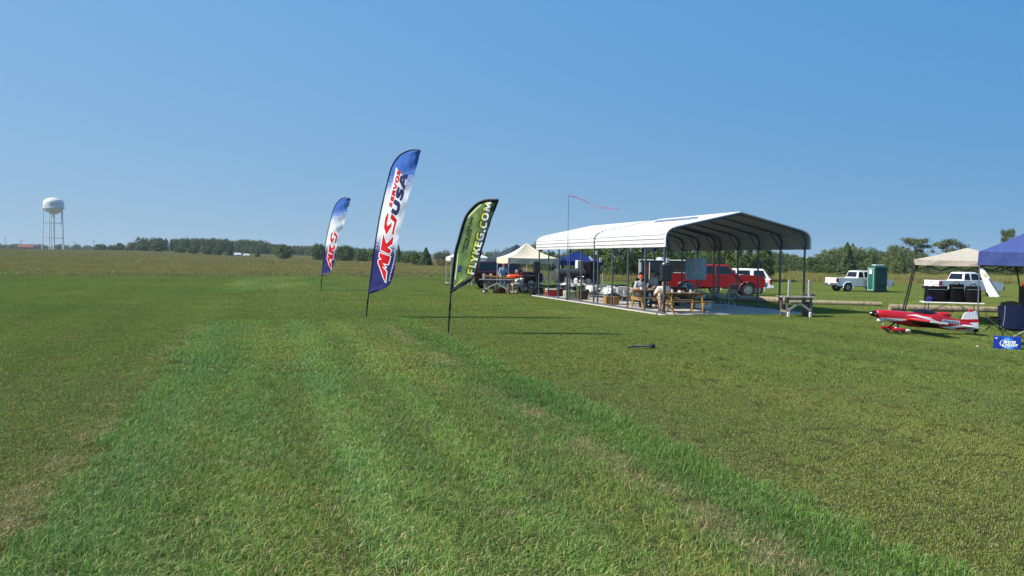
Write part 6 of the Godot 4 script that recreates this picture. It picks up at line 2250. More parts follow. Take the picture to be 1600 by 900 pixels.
func flags() -> void:
	var A := func(list: Array) -> Array:
		var out := []
		for q in list:
			out.append(Vector2(q[0], q[1]))
		return out
	# the tall blue, white and red flag
	var k := 4.0
	var org := Vector2(568, 234)
	var im := Image.create(int(90 * k), int(230 * k), false, Image.FORMAT_RGB8)
	mks_print(im, org, k, true)
	var pole: Array = A.call([[576.3, 459], [584.5, 396], [593.4, 342], [600, 311.3], [606.7, 283.3], [612, 264.7], [620, 251.3], [629.3, 244], [641.3, 240.4], [653, 241.7]])
	var leech: Array = A.call([[577, 459.5], [599, 451], [609.7, 443.3], [616, 421], [617.7, 387.7], [622, 368.9], [627.4, 343], [633.3, 316.7], [642, 287.3], [646.7, 264.7], [653, 241.7]])
	feather_flag("feather_flag", "tall feather flag with MKS, middle of the three flags", Vector3(-4.85, 0, -26.37), 26.37 / 1240.0, Vector2(572, 495), pole, leech, org, im, k, 0.16, 1.24)
	var im2 := Image.create(int(90 * k), int(230 * k), false, Image.FORMAT_RGB8)
	mks_print(im2, org, k, false)
	# the same print on the far flag, whose cloth hangs a little narrower
	var fp := []
	for q in [[503, 431.4], [505.2, 410], [509.5, 379.4], [516.7, 347.6], [522.5, 328.8], [529.7, 318.7], [537, 315], [545.3, 316.5]]:
		fp.append(far_print(Vector2(q[0], q[1])))
	var fl := []
	for q in [[503.7, 431.8], [518, 423.4], [521.7, 411], [524, 399.6], [526, 382], [531, 363.5], [537.6, 347.6], [542, 328.8], [545.3, 316.5]]:
		fl.append(far_print(Vector2(q[0], q[1])))
	feather_flag("feather_flag", "smaller looking feather flag with MKS, leftmost and farthest of the three flags", Vector3(-11.11, 0, -46.06), 46.06 / 1240.0 * 0.545, far_print(Vector2(501, 454)), fp, fl, org, im2, k, 0.2, 1.3)
	# the green flag
	var k3 := 5.0
	var o3 := Vector2(698, 308)
	var im3 := Image.create(int(84 * k3), int(152 * k3), false, Image.FORMAT_RGB8)
	var cloud := FastNoiseLite.new()
	cloud.seed = 9
	cloud.frequency = 0.012
	for y in im3.get_height():
		for x in im3.get_width():
			var px := o3.x + x / k3
			var py := o3.y + y / k3
			var across := px - (708.0 + (460.0 - py) * 0.19)
			var n := cloud.get_noise_2d(x * 1.0, y * 0.5)
			var c := Color(0.27, 0.38, 0.27).lerp(Color(0.48, 0.58, 0.31), clampf(0.75 - absf(across - 14.0) / 30.0 + n * 0.6, 0.0, 1.0))
			c = c.lerp(Color(0.12, 0.16, 0.22), smoothstep(441.0, 449.0, py + across * 0.42))
			im3.set_pixel(x, y, c)
	var Q := func(x: float, y: float) -> Vector2: return (Vector2(x, y) - o3) * k3
	# pale swooshes
	for q in [[[724, 345], [750, 321], [752, 322], [727, 346]], [[766, 320], [752, 372], [750.5, 372], [764.5, 320]], [[711, 436], [716, 396], [717.2, 396], [712.6, 436]], [[728, 340], [744, 324], [744.6, 325], [729, 341]], [[770, 330], [754, 392], [752.8, 392], [768.6, 330]]]:
		var poly := PackedVector2Array()
		for w in q:
			poly.append(Q.call(w[0], w[1]))
		fill_poly(im3, poly, plain(Color(0.74, 0.84, 0.66) if q[0][0] != 728 else Color(0.2, 0.3, 0.24)))
	var navy := Color(0.12, 0.14, 0.24)
	var al := Vector2(0.238, -0.971)
	var upv := Vector2(-0.97, -0.22)
	var start: Vector2 = Q.call(740.0, 428.5)
	write(im3, "FLYKEG.COM", start, al, upv, 9.4 * k3, plain(navy), 1.7 * k3, 1.5)
	var duo := func(p: Vector2) -> Color:
		var d := (p - start).dot(upv.normalized()) / (9.8 * k3)
		return Color(0.9, 0.92, 0.94) if d < 0.42 else Color(0.84, 0.86, 0.28)
	write(im3, "FLYKEG.COM", start, al, upv, 9.4 * k3, duo, 0.4 * k3, 1.5)
	write(im3, "CUSTOM AIRPLANE", Q.call(724.6, 396.0), Vector2(0.27, -0.963), Vector2(-0.968, -0.25), 3.6 * k3, plain(Color(0.1, 0.15, 0.1)), 0.3 * k3, 1.32)
	write(im3, "GRAPHICS", Q.call(731.0, 390.0), Vector2(0.25, -0.968), Vector2(-0.968, -0.25), 3.5 * k3, plain(Color(0.1, 0.15, 0.1)), 0.3 * k3, 1.4)
	# dark blot, and small lines at the foot that are too small to read
	fill_poly(im3, PackedVector2Array([Q.call(715.0, 428), Q.call(716.5, 416), Q.call(719, 413), Q.call(722, 414), Q.call(725, 417), Q.call(722.5, 420), Q.call(722, 426), Q.call(718, 424)]), plain(Color(0.16, 0.22, 0.34)))
	for i in 8:
		var p := Vector2(711.5, 446.5).lerp(Vector2(723.0, 437.0), i / 7.0)
		fill_poly(im3, PackedVector2Array([Q.call(p.x - 0.6, p.y + 1.5), Q.call(p.x + 0.6, p.y + 0.8), Q.call(p.x + 0.8, p.y - 1.8 + 0.5 * (i % 2)), Q.call(p.x - 0.2, p.y - 1.3)]), plain(Color(0.82, 0.83, 0.3)))
	for i in 12:
		var p := Vector2(721.0, 447.0).lerp(Vector2(735.0, 437.8), i / 11.0)
		fill_poly(im3, PackedVector2Array([Q.call(p.x - 0.4, p.y + 0.8), Q.call(p.x + 0.3, p.y + 0.5), Q.call(p.x + 0.5, p.y - 0.8), Q.call(p.x - 0.2, p.y - 0.5 - 0.2 * (i % 2))]), plain(Color(0.6, 0.64, 0.68)))
	# dark border along both edges
	var pole3: Array = A.call([[705.0, 457], [707.4, 430], [710, 407.8], [712.8, 390], [717.2, 375], [723.5, 352], [729.6, 337], [739.5, 325], [748.5, 318.4], [760, 315.2], [776, 315.5]])
	var leech3: Array = A.call([[705.7, 457.4], [728.8, 443.8], [739.4, 434.2], [744.8, 421.5], [748.5, 407.8], [752.5, 390], [757.2, 370], [764.2, 348], [770.2, 330], [776, 315.5]])
	for edge in [pole3, leech3]:
		for i in edge.size() - 1:
			var a: Vector2 = (edge[i] - o3) * k3
			var c: Vector2 = (edge[i + 1] - o3) * k3
			var nn := (c - a).normalized().orthogonal() * (2.0 if edge == leech3 else 3.0) * k3
			fill_poly(im3, PackedVector2Array([a - nn, c - nn, c + nn, a + nn]), plain(Color(0.1, 0.13, 0.18)))
	feather_flag("feather_flag", "green feather flag reading FLYKEG.COM, rightmost and nearest of the three flags", Vector3(-1.68, 0, -20.93), 20.93 / 1240.0, Vector2(700, 521), pole3, leech3, o3, im3, k3, 0.14, 1.16)

func far_print(p: Vector2) -> Vector2:
	# fits the far flag's outline onto the print of the near one
	return Vector2(576.3 + (p.x - 503.0) * 1.835, 459.0 + (p.y - 431.4) * 1.89)

# ------------------------------------------------------------------ the red model aeroplane
func model_aeroplane() -> void:
	var o := thing("model_aeroplane", "large red and white model aeroplane parked on the grass at the right", "model aeroplane", Vector3(11.75, 0.03, -22.55), deg_to_rad(-3.0))
	# print of the fuselage sides: x from nose (-1.45) to tail (1.5), y from 0 to 0.8
	var im := Image.create(590, 160, false, Image.FORMAT_RGB8)
	im.fill(Color(0.72, 0.05, 0.09))
	var F := func(list: Array) -> PackedVector2Array:
		var out := PackedVector2Array()
		for q in list:
			out.append(Vector2((q[0] + 1.45) / 2.95 * 590.0, (0.8 - q[1]) / 0.8 * 160.0))
		return out
	var white := Color(0.9, 0.91, 0.93)
	fill_poly(im, F.call([[-1.3, 0.44], [-0.95, 0.43], [-0.45, 0.40], [-0.8, 0.34], [-1.28, 0.32]]), plain(white))
	fill_poly(im, F.call([[-0.62, 0.52], [-0.35, 0.5], [0.1, 0.38], [0.28, 0.36], [0.4, 0.22], [0.36, 0.34], [0.05, 0.45], [-0.3, 0.54]]), plain(white))
	fill_poly(im, F.call([[-0.55, 0.46], [0.05, 0.38], [0.26, 0.33], [0.36, 0.2], [0.1, 0.17], [-0.4, 0.26]]), plain(Color(0.2, 0.06, 0.09)))
	fill_poly(im, F.call([[0.38, 0.2], [0.7, 0.22], [1.05, 0.27], [1.35, 0.25], [1.5, 0.2], [1.5, 0.05], [1.1, 0.03], [0.75, 0.12]]), plain(white))
	fill_poly(im, F.call([[0.75, 0.17], [1.0, 0.2], [1.3, 0.14], [0.9, 0.12]]), plain(Color(0.66, 0.05, 0.09)))
	fill_poly(im, F.call([[0.42, 0.42], [0.95, 0.37], [0.93, 0.27], [0.4, 0.34]]), plain(Color(0.72, 0.75, 0.8)))
	for i in 6:
		var x := 0.46 + 0.08 * i
		fill_poly(im, F.call([[x, 0.395 - 0.008 * i], [x + 0.055, 0.39 - 0.008 * i], [x + 0.05, 0.325 - 0.008 * i], [x - 0.005, 0.335 - 0.008 * i]]), plain(Color(0.2, 0.23, 0.32)))
		fill_poly(im, F.call([[x + 0.015, 0.375 - 0.008 * i], [x + 0.038, 0.372 - 0.008 * i], [x + 0.036, 0.35 - 0.008 * i], [x + 0.012, 0.355 - 0.008 * i]]), plain(Color(0.72, 0.75, 0.8)))
	for i in 9:
		var x := -0.08 + 0.024 * i
		fill_poly(im, F.call([[x, 0.492 - 0.003 * i], [x + 0.014, 0.492 - 0.003 * i], [x + 0.012, 0.472 - 0.003 * i], [x - 0.002, 0.472 - 0.003 * i]]), plain(white))
	var skin := painted("model film", Color.WHITE, 0.25)
	skin.albedo_texture = ImageTexture.create_from_image(im)
	var red := painted("model red", Color(0.72, 0.05, 0.09), 0.25)
	var wfilm := painted("model white", Color(0.88, 0.89, 0.91), 0.25)
	var black := mats["car black"] as Material
	# fuselage: [x, bottom, top, half width]
	var st := [[-1.36, 0.46, 0.6, 0.07], [-1.32, 0.41, 0.645, 0.12], [-1.2, 0.36, 0.655, 0.16], [-0.95, 0.3, 0.645, 0.185], [-0.7, 0.24, 0.625, 0.195], [-0.45, 0.19, 0.6, 0.2], [-0.2, 0.17, 0.585, 0.195], [0.1, 0.16, 0.565, 0.185], [0.35, 0.145, 0.575, 0.165], [0.6, 0.115, 0.5, 0.135], [0.9, 0.08, 0.41, 0.1], [1.15, 0.06, 0.335, 0.065], [1.3, 0.05, 0.29, 0.035], [1.38, 0.06, 0.26, 0.015]]
	var f := B.new()
	f.has_u = true
	var m := 20
	var rings := []
	for q in st:
		var ring := []
		for k in m:
			var a := TAU * k / m
			var ca := cos(a)
			var sa := sin(a)
			var sq := pow(pow(absf(ca), 2.8) + pow(absf(sa), 2.8), -1.0 / 2.8)
			ring.append(Vector3(q[0], (q[1] + q[2]) / 2 + sa * sq * (q[2] - q[1]) / 2, ca * sq * q[3]))
		rings.append(ring)
	f.loft(rings)
	for i in f.v.size():
		f.u[i] = Vector2((f.v[i].x + 1.45) / 2.95, (0.8 - f.v[i].y) / 0.8)
	var fus := put("fuselage", f, skin, o)
	var cp := B.new()
	var secs := []
	for i in 11:
		var u := i / 10.0
		var x := lerpf(-0.36, 0.38, u)
		var base := lerpf(0.575, 0.56, u)
		var h := 0.125 * pow(sin(PI * pow(u, 0.75)), 0.8) + 0.002
		var w := 0.125 * pow(sin(PI * clampf(u, 0.02, 0.98)), 0.5)
		var ring := []
		for k in 14:
			var a := TAU * k / 14
			ring.append(Vector3(x, base + (sin(a) * h if sin(a) > 0 else sin(a) * 0.03), cos(a) * w))
		secs.append(ring)
	cp.loft(secs)
	put("cockpit_canopy", cp, mat("smoked canopy", Color(0.1, 0.07, 0.08), 0.08, 0.0, 0.6), fus)
	var hump := B.new()
	hump.ball(Vector3(0.5, 0.53, 0), Vector3(0.26, 0.09, 0.09), 14)
	put("turtle_deck", hump, red, fus)
	var sp := B.new()
	sp.lathe(Transform3D(Basis(Vector3.BACK, PI / 2), Vector3(-1.37, 0.54, 0)), [Vector2(0.095, 0.0), Vector2(0.09, 0.05), Vector2(0.065, 0.12), Vector2(0.03, 0.165), Vector2(0.0, 0.18)], 16)
	put("spinner", sp, mat("spinner black", Color(0.06, 0.07, 0.08), 0.2), o)
	for s in [-1.0, 1.0]:
		var pb := B.new()
		var pr := []
		for i in 6:
			var u := i / 5.0
			var c := 0.055 * (0.7 + 0.6 * sin(u * PI)) * (1.0 - 0.6 * maxf(0.0, u - 0.8) * 5.0 * 0.5)
			var ring := []
			var tw := lerpf(0.9, 0.3, u)
			for k in 8:
				var a := TAU * k / 8
				var e := Vector2(cos(a) * c * 0.5, sin(a) * 0.007)
				ring.append(Vector3(-1.42 + e.x * sin(tw) + e.y * cos(tw), 0.54 + (e.x * cos(tw) - e.y * sin(tw)) * s, s * lerpf(0.05, 0.36, u)))
			if s < 0:
				ring.reverse()
			pr.append(ring)
		pb.loft(pr)
		put("propeller_blade", pb, mats["spinner black"], o)
	var ex := B.new()
	ex.ball(Vector3(-1.24, 0.36, 0.03), Vector3(0.1, 0.07, 0.11), 10)
	ex.tube([Vector3(-1.2, 0.36, 0.08), Vector3(-1.18, 0.24, 0.1)], 0.025, 0.02, 7)
	put("exhaust", ex, wfilm, fus)
	# wings
	var wing_secs := func(s: float, x0: float, x1: float, c0: float, c1: float, y0: float, half: float, thick: float, zroot: float) -> B:
		var b := B.new()
		var rows := []
		for i in 6:
			var u := i / 5.0
			var z := lerpf(zroot, half, u)
			var le := lerpf(x0, x1, u)
			var c := lerpf(c0, c1, u)
			var ring := []
			for k in 18:
				var a := TAU * k / 18
				var xx := 0.5 - 0.5 * cos(a)
				var th := thick * c * (1.48 * sqrt(xx) - 0.63 * xx - 1.76 * xx * xx + 1.42 * xx * xx * xx - 0.5 * xx * xx * xx * xx)
				ring.append(Vector3(le + xx * c, y0 - xx * c * 0.1 + (th if a < PI else -th), s * z))
			if s > 0:
				ring.reverse()
			rows.append(ring)
		b.loft(rows)
		return b
	for s in [-1.0, 1.0]:
		var w: B = wing_secs.call(s, -0.62, -0.42, 0.74, 0.44, 0.42, 1.32, 0.15, 0.1)
		var wing := put("wing", w, red, o)
		var al := B.new()
		al.bar(Vector3(0.01, 0.345, s * 0.3), Vector3(-0.06, 0.372, s * 1.25), 0.13, 0.02, 0.003)
		put("aileron", al, wfilm, wing)
		var tip := B.new()
		tip.bar(Vector3(-0.44, 0.425, s * 1.325), Vector3(0.02, 0.375, s * 1.325), 0.02, 0.05, 0.006)
		put("wing_tip", tip, wfilm, wing)
		var hs: B = wing_secs.call(s, 1.0, 1.1, 0.36, 0.24, 0.24, 0.5, 0.1, 0.03)
		var stab := put("tailplane", hs, wfilm, o)
		var el := B.new()
		el.bar(Vector3(1.4, 0.2, s * 0.05), Vector3(1.37, 0.205, s * 0.48), 0.1, 0.014, 0.003)
		put("elevator", el, mat("film grey", Color(0.6, 0.62, 0.66), 0.3), stab)
		# undercarriage
		var lg := B.new()
		lg.bar(Vector3(-0.78, 0.27, s * 0.1), Vector3(-0.88, 0.1, s * 0.36), 0.015, 0.06, 0.004, Vector3.RIGHT)
		put("undercarriage_leg", lg, black, o)
		var pant := B.new()
		var pr := []
		for i in 9:
			var u := i / 8.0
			var ring := []
			var rr := 0.075 * pow(sin(PI * clampf(u * 0.92 + 0.04, 0.0, 1.0)), 0.6) * (1.0 - 0.35 * u)
			for k in 12:
				var a := TAU * k / 12
				ring.append(Vector3(lerpf(-1.06, -0.58, u), 0.115 - 0.02 * u + sin(a) * rr, s * 0.37 + cos(a) * rr * 0.62))
			pr.append(ring)
		pant.loft(pr)
		put("wheel_spat", pant, red, o)
		var wt := B.new()
		wt.ball(Vector3(-0.62, 0.095, s * 0.37), Vector3(0.1, 0.045, 0.036), 10)
		put("spat_tail", wt, wfilm, o)
		var wh := B.new()
		wh.lathe(Transform3D(Basis(Vector3.RIGHT, PI / 2), Vector3(-0.86, 0.065, s * 0.37)), [Vector2(0.03, -0.05), Vector2(0.06, -0.05), Vector2(0.068, -0.02), Vector2(0.068, 0.02), Vector2(0.06, 0.05), Vector2(0.03, 0.05)], 14)
		var wn := put("wheel", wh, mats["tyre"], o)
		var hb := B.new()
		hb.lathe(Transform3D(Basis(Vector3.RIGHT, PI / 2), Vector3(-0.86, 0.065, s * 0.37)), [Vector2(0.0, -0.054), Vector2(0.032, -0.052), Vector2(0.032, 0.052), Vector2(0.0, 0.054)], 12)
		put("hub", hb, mats["chrome"], wn)
	# fin and rudder
	var fn := B.new()
	fn.extrude(PackedVector2Array([Vector2(1.0, 0.36), Vector2(1.24, 0.26), Vector2(1.24, 0.63), Vector2(1.14, 0.62), Vector2(1.08, 0.56)]), func(_y): return 0.016, 0.006)
	put("fin", fn, wfilm, o)
	var base := B.new()
	base.extrude(PackedVector2Array([Vector2(0.9, 0.4), Vector2(1.25, 0.24), Vector2(1.25, 0.42), Vector2(1.02, 0.42)]), func(_y): return 0.02, 0.006)
	put("fin_fillet", base, red, o)
	var rd := B.new()
	rd.extrude(PackedVector2Array([Vector2(1.25, 0.06), Vector2(1.49, 0.06), Vector2(1.5, 0.4), Vector2(1.42, 0.66), Vector2(1.25, 0.64)]), func(_y): return 0.016, 0.006)
	var rud := put("rudder", rd, wfilm, o)
	var band := B.new()
	band.extrude(PackedVector2Array([Vector2(1.245, 0.32), Vector2(1.5, 0.34), Vector2(1.495, 0.43), Vector2(1.245, 0.42)]), func(_y): return 0.0185, 0.002)
	put("rudder_stripe", band, red, rud)
	var low := B.new()
	low.extrude(PackedVector2Array([Vector2(1.26, 0.055), Vector2(1.495, 0.055), Vector2(1.498, 0.16), Vector2(1.26, 0.17)]), func(_y): return 0.019, 0.002)
	put("rudder_foot", low, mat("film navy", Color(0.06, 0.07, 0.1), 0.3), rud)
	var tw := B.new()
	tw.ball(Vector3(1.42, 0.02, 0), Vector3(0.03, 0.03, 0.014), 8)
	tw.tube([Vector3(1.36, 0.07, 0), Vector3(1.42, 0.03, 0)], 0.008, 0.008, 5)
	put("tail_wheel", tw, black, o)
	var kn := B.new()
	kn.ball(Vector3(1.28, 0.655, 0), Vector3(0.09, 0.05, 0.02), 8)
	put("fin_cap", kn, red, o)

# ------------------------------------------------------------------ right hand furniture
func camp_chair(label: String, at: Vector3, turn: float, fabric: Material, piping: Material, tall := 0.9) -> void:
	var o := thing("camp_chair", label, "camp chair", at, turn, "camp chairs at the right")
	var tube := mat("camp tube", Color(0.13, 0.14, 0.15), 0.4, 0.4)
	var pale := mat("camp tube pale", Color(0.66, 0.68, 0.7), 0.35, 0.6)
	var w := 0.3
	for s in [-1.0, 1.0]:
		var a := B.new()
		a.tube([Vector3(s * w, 0.02, 0.28), Vector3(-s * w, 0.42, 0.28)], 0.011, 0.011, 6)
		put("crossed_leg", a, pale if s > 0 and tall > 0.95 and tall < 1.0 else tube, o)
		var b := B.new()
		b.tube([Vector3(s * w, 0.02, -0.28), Vector3(-s * w, 0.42, -0.24)], 0.011, 0.011, 6)
		put("crossed_leg", b, pale if s > 0 and tall > 0.95 and tall < 1.0 else tube, o)
		var c := B.new()
		c.tube([Vector3(s * w, 0.02, 0.28), Vector3(s * w * 1.02, 0.42, -0.24)], 0.011, 0.011, 6)
		put("side_leg", c, tube, o)
		var c2 := B.new()
		c2.tube([Vector3(s * w, 0.02, -0.28), Vector3(s * w * 1.02, 0.42, 0.26)], 0.011, 0.011, 6)
		put("side_leg", c2, tube, o)
		var p := B.new()
		p.tube([Vector3(s * w * 1.02, 0.38, -0.24), Vector3(s * w * 1.08, tall, -0.36)], 0.012, 0.012, 6)
		put("back_post", p, tube, o)
		var q := B.new()
		q.tube([Vector3(s * w * 1.02, 0.4, 0.26), Vector3(s * w * 1.1, 0.64, 0.28)], 0.011, 0.011, 6)
		put("arm_post", q, tube, o)
		var ar := B.new()
		ar.box(Transform3D(Basis(Vector3.RIGHT, -0.06), Vector3(s * w * 1.1, 0.645, -0.01)), Vector3(0.1, 0.02, 0.62), 0.008)
		put("armrest", ar, fabric, o)
		for z in [-0.28, 0.28]:
			var ft := B.new()
			ft.ball(Vector3(s * w, 0.015, z), Vector3(0.022, 0.018, 0.022), 8)
			put("foot", ft, tube, o)
	var sag := func(u: float, v: float, kind: int) -> Vector3:
		if kind == 0:
			return Vector3(lerpf(-w, w, u), 0.42 - 0.06 * sin(u * PI) * sin(v * PI), lerpf(0.28, -0.25, v))
		return Vector3(lerpf(-w * 1.05, w * 1.05, u), lerpf(0.48 - 0.06 * sin(u * PI), tall + 0.05 * sin(u * PI), v), lerpf(-0.24, -0.37, v) - 0.07 * sin(u * PI) * (1.0 - 0.4 * v))
	for kind in 2:
		var b := B.new()
		var n := 8
		for i in n:
			for j in n:
				var g := []
				for e in [[i, j], [i + 1, j], [i + 1, j + 1], [i, j + 1]]:
					g.append(sag.call(float(e[0]) / n, float(e[1]) / n, kind))
				b.quad(g[0], g[1], g[2], g[3])
				b.quad(g[3] - Vector3(0, 0.006, 0.006), g[2] - Vector3(0, 0.006, 0.006), g[1] - Vector3(0, 0.006, 0.006), g[0] - Vector3(0, 0.006, 0.006))
		put("seat" if kind == 0 else "backrest", b, fabric, o)
	var line := []
	for i in 9:
		var u := i / 8.0
		line.append(sag.call(0.84 - 0.1 * sin(u * PI * 0.5), 0.05 + 0.9 * u, 1) + Vector3(0, 0, -0.012))
	var lb := B.new()
	lb.tube(line, 0.008, 0.008, 5)
	put("piping", lb, piping, o)

func carrier_bag(label: String, at: Vector3, turn: float, size: Vector3, m: Material, sd: int) -> void:
	var o := thing("equipment_bag", label, "bag", at, turn, "dark bags on the white table")
	var b := B.new()
	var r := RandomNumberGenerator.new()
	r.seed = sd
	var rings := []
	for i in 7:
		var u := i / 6.0
		var ring := []
		for k in 18:
			var a := TAU * k / 18
			var sq := pow(pow(absf(cos(a)), 5.0) + pow(absf(sin(a)), 5.0), -0.2)
			var f := (1.0 - 0.1 * pow(u, 3.0)) * (1.0 + r.randf_range(-0.03, 0.03))
			ring.append(Vector3(cos(a) * sq * size.x / 2 * f, size.y * u + (r.randf_range(-0.02, 0.01) if i == 6 else 0.0), -sin(a) * sq * size.z / 2 * f))
		rings.append(ring)
	b.loft(rings)
	put("bag_body", b, m, o)
	var h := B.new()
	h.tube([Vector3(-0.1, size.y - 0.01, 0), Vector3(-0.07, size.y + 0.06, 0.02), Vector3(0.07, size.y + 0.06, 0.02), Vector3(0.1, size.y - 0.01, 0)], 0.012, 0.012, 6)
	put("handle", h, m, o)
	var z := B.new()
	z.bar(Vector3(-size.x * 0.4, size.y * 0.8, size.z / 2 + 0.005), Vector3(size.x * 0.4, size.y * 0.8, size.z / 2 + 0.005), 0.012, 0.015)
	put("zip", z, mats["camp tube pale"], o)
	var pk := B.new()
	pk.box(T(0, size.y * 0.38, size.z / 2 + 0.015), Vector3(size.x * 0.6, size.y * 0.5, 0.04), 0.015)
	put("pocket", pk, m, o)

func right_side() -> void:
	var navy := cloth("navy canvas", Color(0.1, 0.14, 0.27), 0.15)
	camp_chair("navy blue camp chair with grey piping beside the beer carton", Vector3(12.66, 0, -19.85), deg_to_rad(132.0), navy, mat("grey piping", Color(0.62, 0.66, 0.72), 0.6), 0.98)
	camp_chair("black camp chair with a tan seat panel behind the navy one", Vector3(14.85, 0, -24.0), deg_to_rad(-70.0), cloth("black canvas", Color(0.07, 0.07, 0.075), 0.1), mats["grey piping"], 0.86)
	camp_chair("tall backed black camp chair at the right edge of the photo", Vector3(15.45, 0, -23.6), deg_to_rad(-35.0), mats["black canvas"], mats["black canvas"], 1.36)
	folding_table("folding_table", "white folding table with dark bags under the tan canopy", Vector3(14.75, 0, -26.6), deg_to_rad(-18.0), Vector2(1.83, 0.74), mats["box white"], mats["camp tube"])
	var dark := cloth("dark nylon", Color(0.06, 0.065, 0.085), 0.05)
	var b := Basis(Vector3.UP, deg_to_rad(-18.0))
	var c := Vector3(14.75, 0.74, -26.6)
	carrier_bag("wide dark bag at the left end of the white table", c + b * Vector3(-0.47, 0, 0.02), deg_to_rad(-18.0), Vector3(0.72, 0.52, 0.42), dark, 1)
	carrier_bag("upright black bag in the middle of the white table", c + b * Vector3(0.13, 0, 0.0), deg_to_rad(-14.0), Vector3(0.44, 0.6, 0.4), cloth("black nylon", Color(0.045, 0.047, 0.055), 0.05), 2)
	carrier_bag("squarish black bag at the right end of the white table", c + b * Vector3(0.62, 0, 0.02), deg_to_rad(-22.0), Vector3(0.48, 0.54, 0.4), mats["dark nylon"], 3)
	var po := thing("blue_pouch", "small blue pouch leaning on the wide dark bag", "pouch", c + b * Vector3(-0.72, 0, 0.27), deg_to_rad(-18.0))
	var pb := B.new()
	pb.extrude(PackedVector2Array([Vector2(-0.09, 0), Vector2(0.09, 0), Vector2(0.1, 0.15), Vector2(0.0, 0.2), Vector2(-0.08, 0.13)]), func(_y): return 0.035, 0.015)
	put("pouch_body", pb, cloth("blue nylon", Color(0.14, 0.18, 0.5), 0.1), po)
	var pz := B.new()
	pz.bar(Vector3(-0.07, 0.12, 0.037), Vector3(0.08, 0.14, 0.037), 0.006, 0.01)
	put("zip", pz, mats["camp tube pale"], po)
	# a white wing half stood against the right hand pickup
	var wing := thing("white_wing", "white model wing half standing against the right white pickup's side", "model wing", gp(33.75, -55.6), deg_to_rad(-20.0))
	var wb := B.new()
	var rows := []
	for i in 9:
		var u := i / 8.0
		var ctr := Vector3(0.1, 0, 0.1).lerp(Vector3(-0.78, 2.05, -0.3), u)
		var ch := lerpf(0.62, 0.2, u * u)
		var ring := []
		for k in 12:
			var a := TAU * k / 12
			ring.append(ctr + Vector3(cos(a) * ch * 0.5, 0.1 * cos(a), -sin(a) * 0.04))
		rows.append(ring)
	wb.loft(rows)
	var wp := put("wing_panel", wb, mats["model white"], wing)
	var fl := B.new()
	fl.bar(Vector3(0.36, 0.15, 0.11), Vector3(-0.28, 1.3, -0.1), 0.03, 0.1, 0.006)
	put("hinge_strip", fl, mat("strip grey", Color(0.3, 0.33, 0.4), 0.5), wp)
	var lg := B.new()
	lg.bar(Vector3(-0.5, 1.45, -0.13), Vector3(-0.58, 1.65, -0.17), 0.04, 0.12, 0.006)
	put("yellow_decal", lg, mat("decal yellow", Color(0.82, 0.72, 0.25), 0.5), wp)
	# beer carton
	var ct := thing("beer_carton", "blue BUD LIGHT carton on the grass at the right edge", "carton", Vector3(11.75, 0.0, -18.75), deg_to_rad(-31.0))
	var body := B.new()
	body.box(T(0, 0.15, -0.14), Vector3(0.56, 0.29, 0.27), 0.006)
	put("carton_body", body, mat("carton blue", Color(0.08, 0.2, 0.6), 0.4), ct)
	var im := Image.create(336, 174, false, Image.FORMAT_RGB8)
	for y in 174:
		for x in 336:
			var k := exp(-pow((x - 180.0 - (y - 87.0) * 0.15) / 50.0, 2.0))
			im.set_pixel(x, y, Color(0.05, 0.2, 0.6).lerp(Color(0.16, 0.55, 0.9), k))
	var white := Color(0.92, 0.95, 0.98)
	for i in 40:
		var a0 := lerpf(0.75, TAU - 1.1, i / 40.0)
		var a1 := lerpf(0.75, TAU - 1.1, (i + 1) / 40.0)
		var t0 := 9.0 * sin(i / 40.0 * PI) + 1.0
		var t1 := 9.0 * sin((i + 1) / 40.0 * PI) + 1.0
		var e := Vector2(185, 92)
		var p := func(a: float, r: float) -> Vector2: return e + Vector2(cos(a) * (110.0 - r), sin(a) * (62.0 - r * 0.7))
		fill_poly(im, PackedVector2Array([p.call(a0, 0.0), p.call(a1, 0.0), p.call(a1, t1), p.call(a0, t0)]), plain(white))
	var lean := Vector2(0.24, -0.97)
	write(im, "BUD", Vector2(124, 88), Vector2(1, 0), lean, 38, plain(Color(0.05, 0.16, 0.5)), 5.0, 1.45)
	write(im, "LIGHT", Vector2(106, 132), Vector2(1, 0), lean, 36, plain(Color(0.05, 0.16, 0.5)), 5.0, 1.35)
	write(im, "BUD", Vector2(124, 88), Vector2(1, 0), lean, 38, plain(white), 2.0, 1.45)
	write(im, "LIGHT", Vector2(106, 132), Vector2(1, 0), lean, 36, plain(white), 2.0, 1.35)
	fill_poly(im, PackedVector2Array([Vector2(14, 14), Vector2(50, 14), Vector2(44, 27), Vector2(18, 27)]), plain(white))
	var face := B.new()
	face.has_u = true
	var q := [[Vector3(-0.275, 0.008, -0.0035), Vector2(0, 1)], [Vector3(0.275, 0.008, -0.0035), Vector2(1, 1)], [Vector3(0.275, 0.292, -0.0035), Vector2(1, 0)], [Vector3(-0.275, 0.292, -0.0035), Vector2(0, 0)]]
	for tr in [[0, 2, 1], [0, 3, 2]]:
		for w in tr:
			face.vert(q[w][0], Vector3.BACK, q[w][1])
	var fm := mat("carton print", Color.WHITE, 0.4)
	fm.albedo_texture = ImageTexture.create_from_image(im)
	put("printed_face", face, fm, ct)
	var hs := B.new()
	hs.box(T(0.02, 0.297, -0.14), Vector3(0.12, 0.004, 0.04))
	put("hand_slot", hs, mats["car black"], ct)
	# scraps of paper on the grass
	var sc := [[12.3, -20.0, "small white scrap on the grass above the carton, nearer the aeroplane's tail"], [11.2, -19.0, "small white scrap on the grass left of the carton"]]
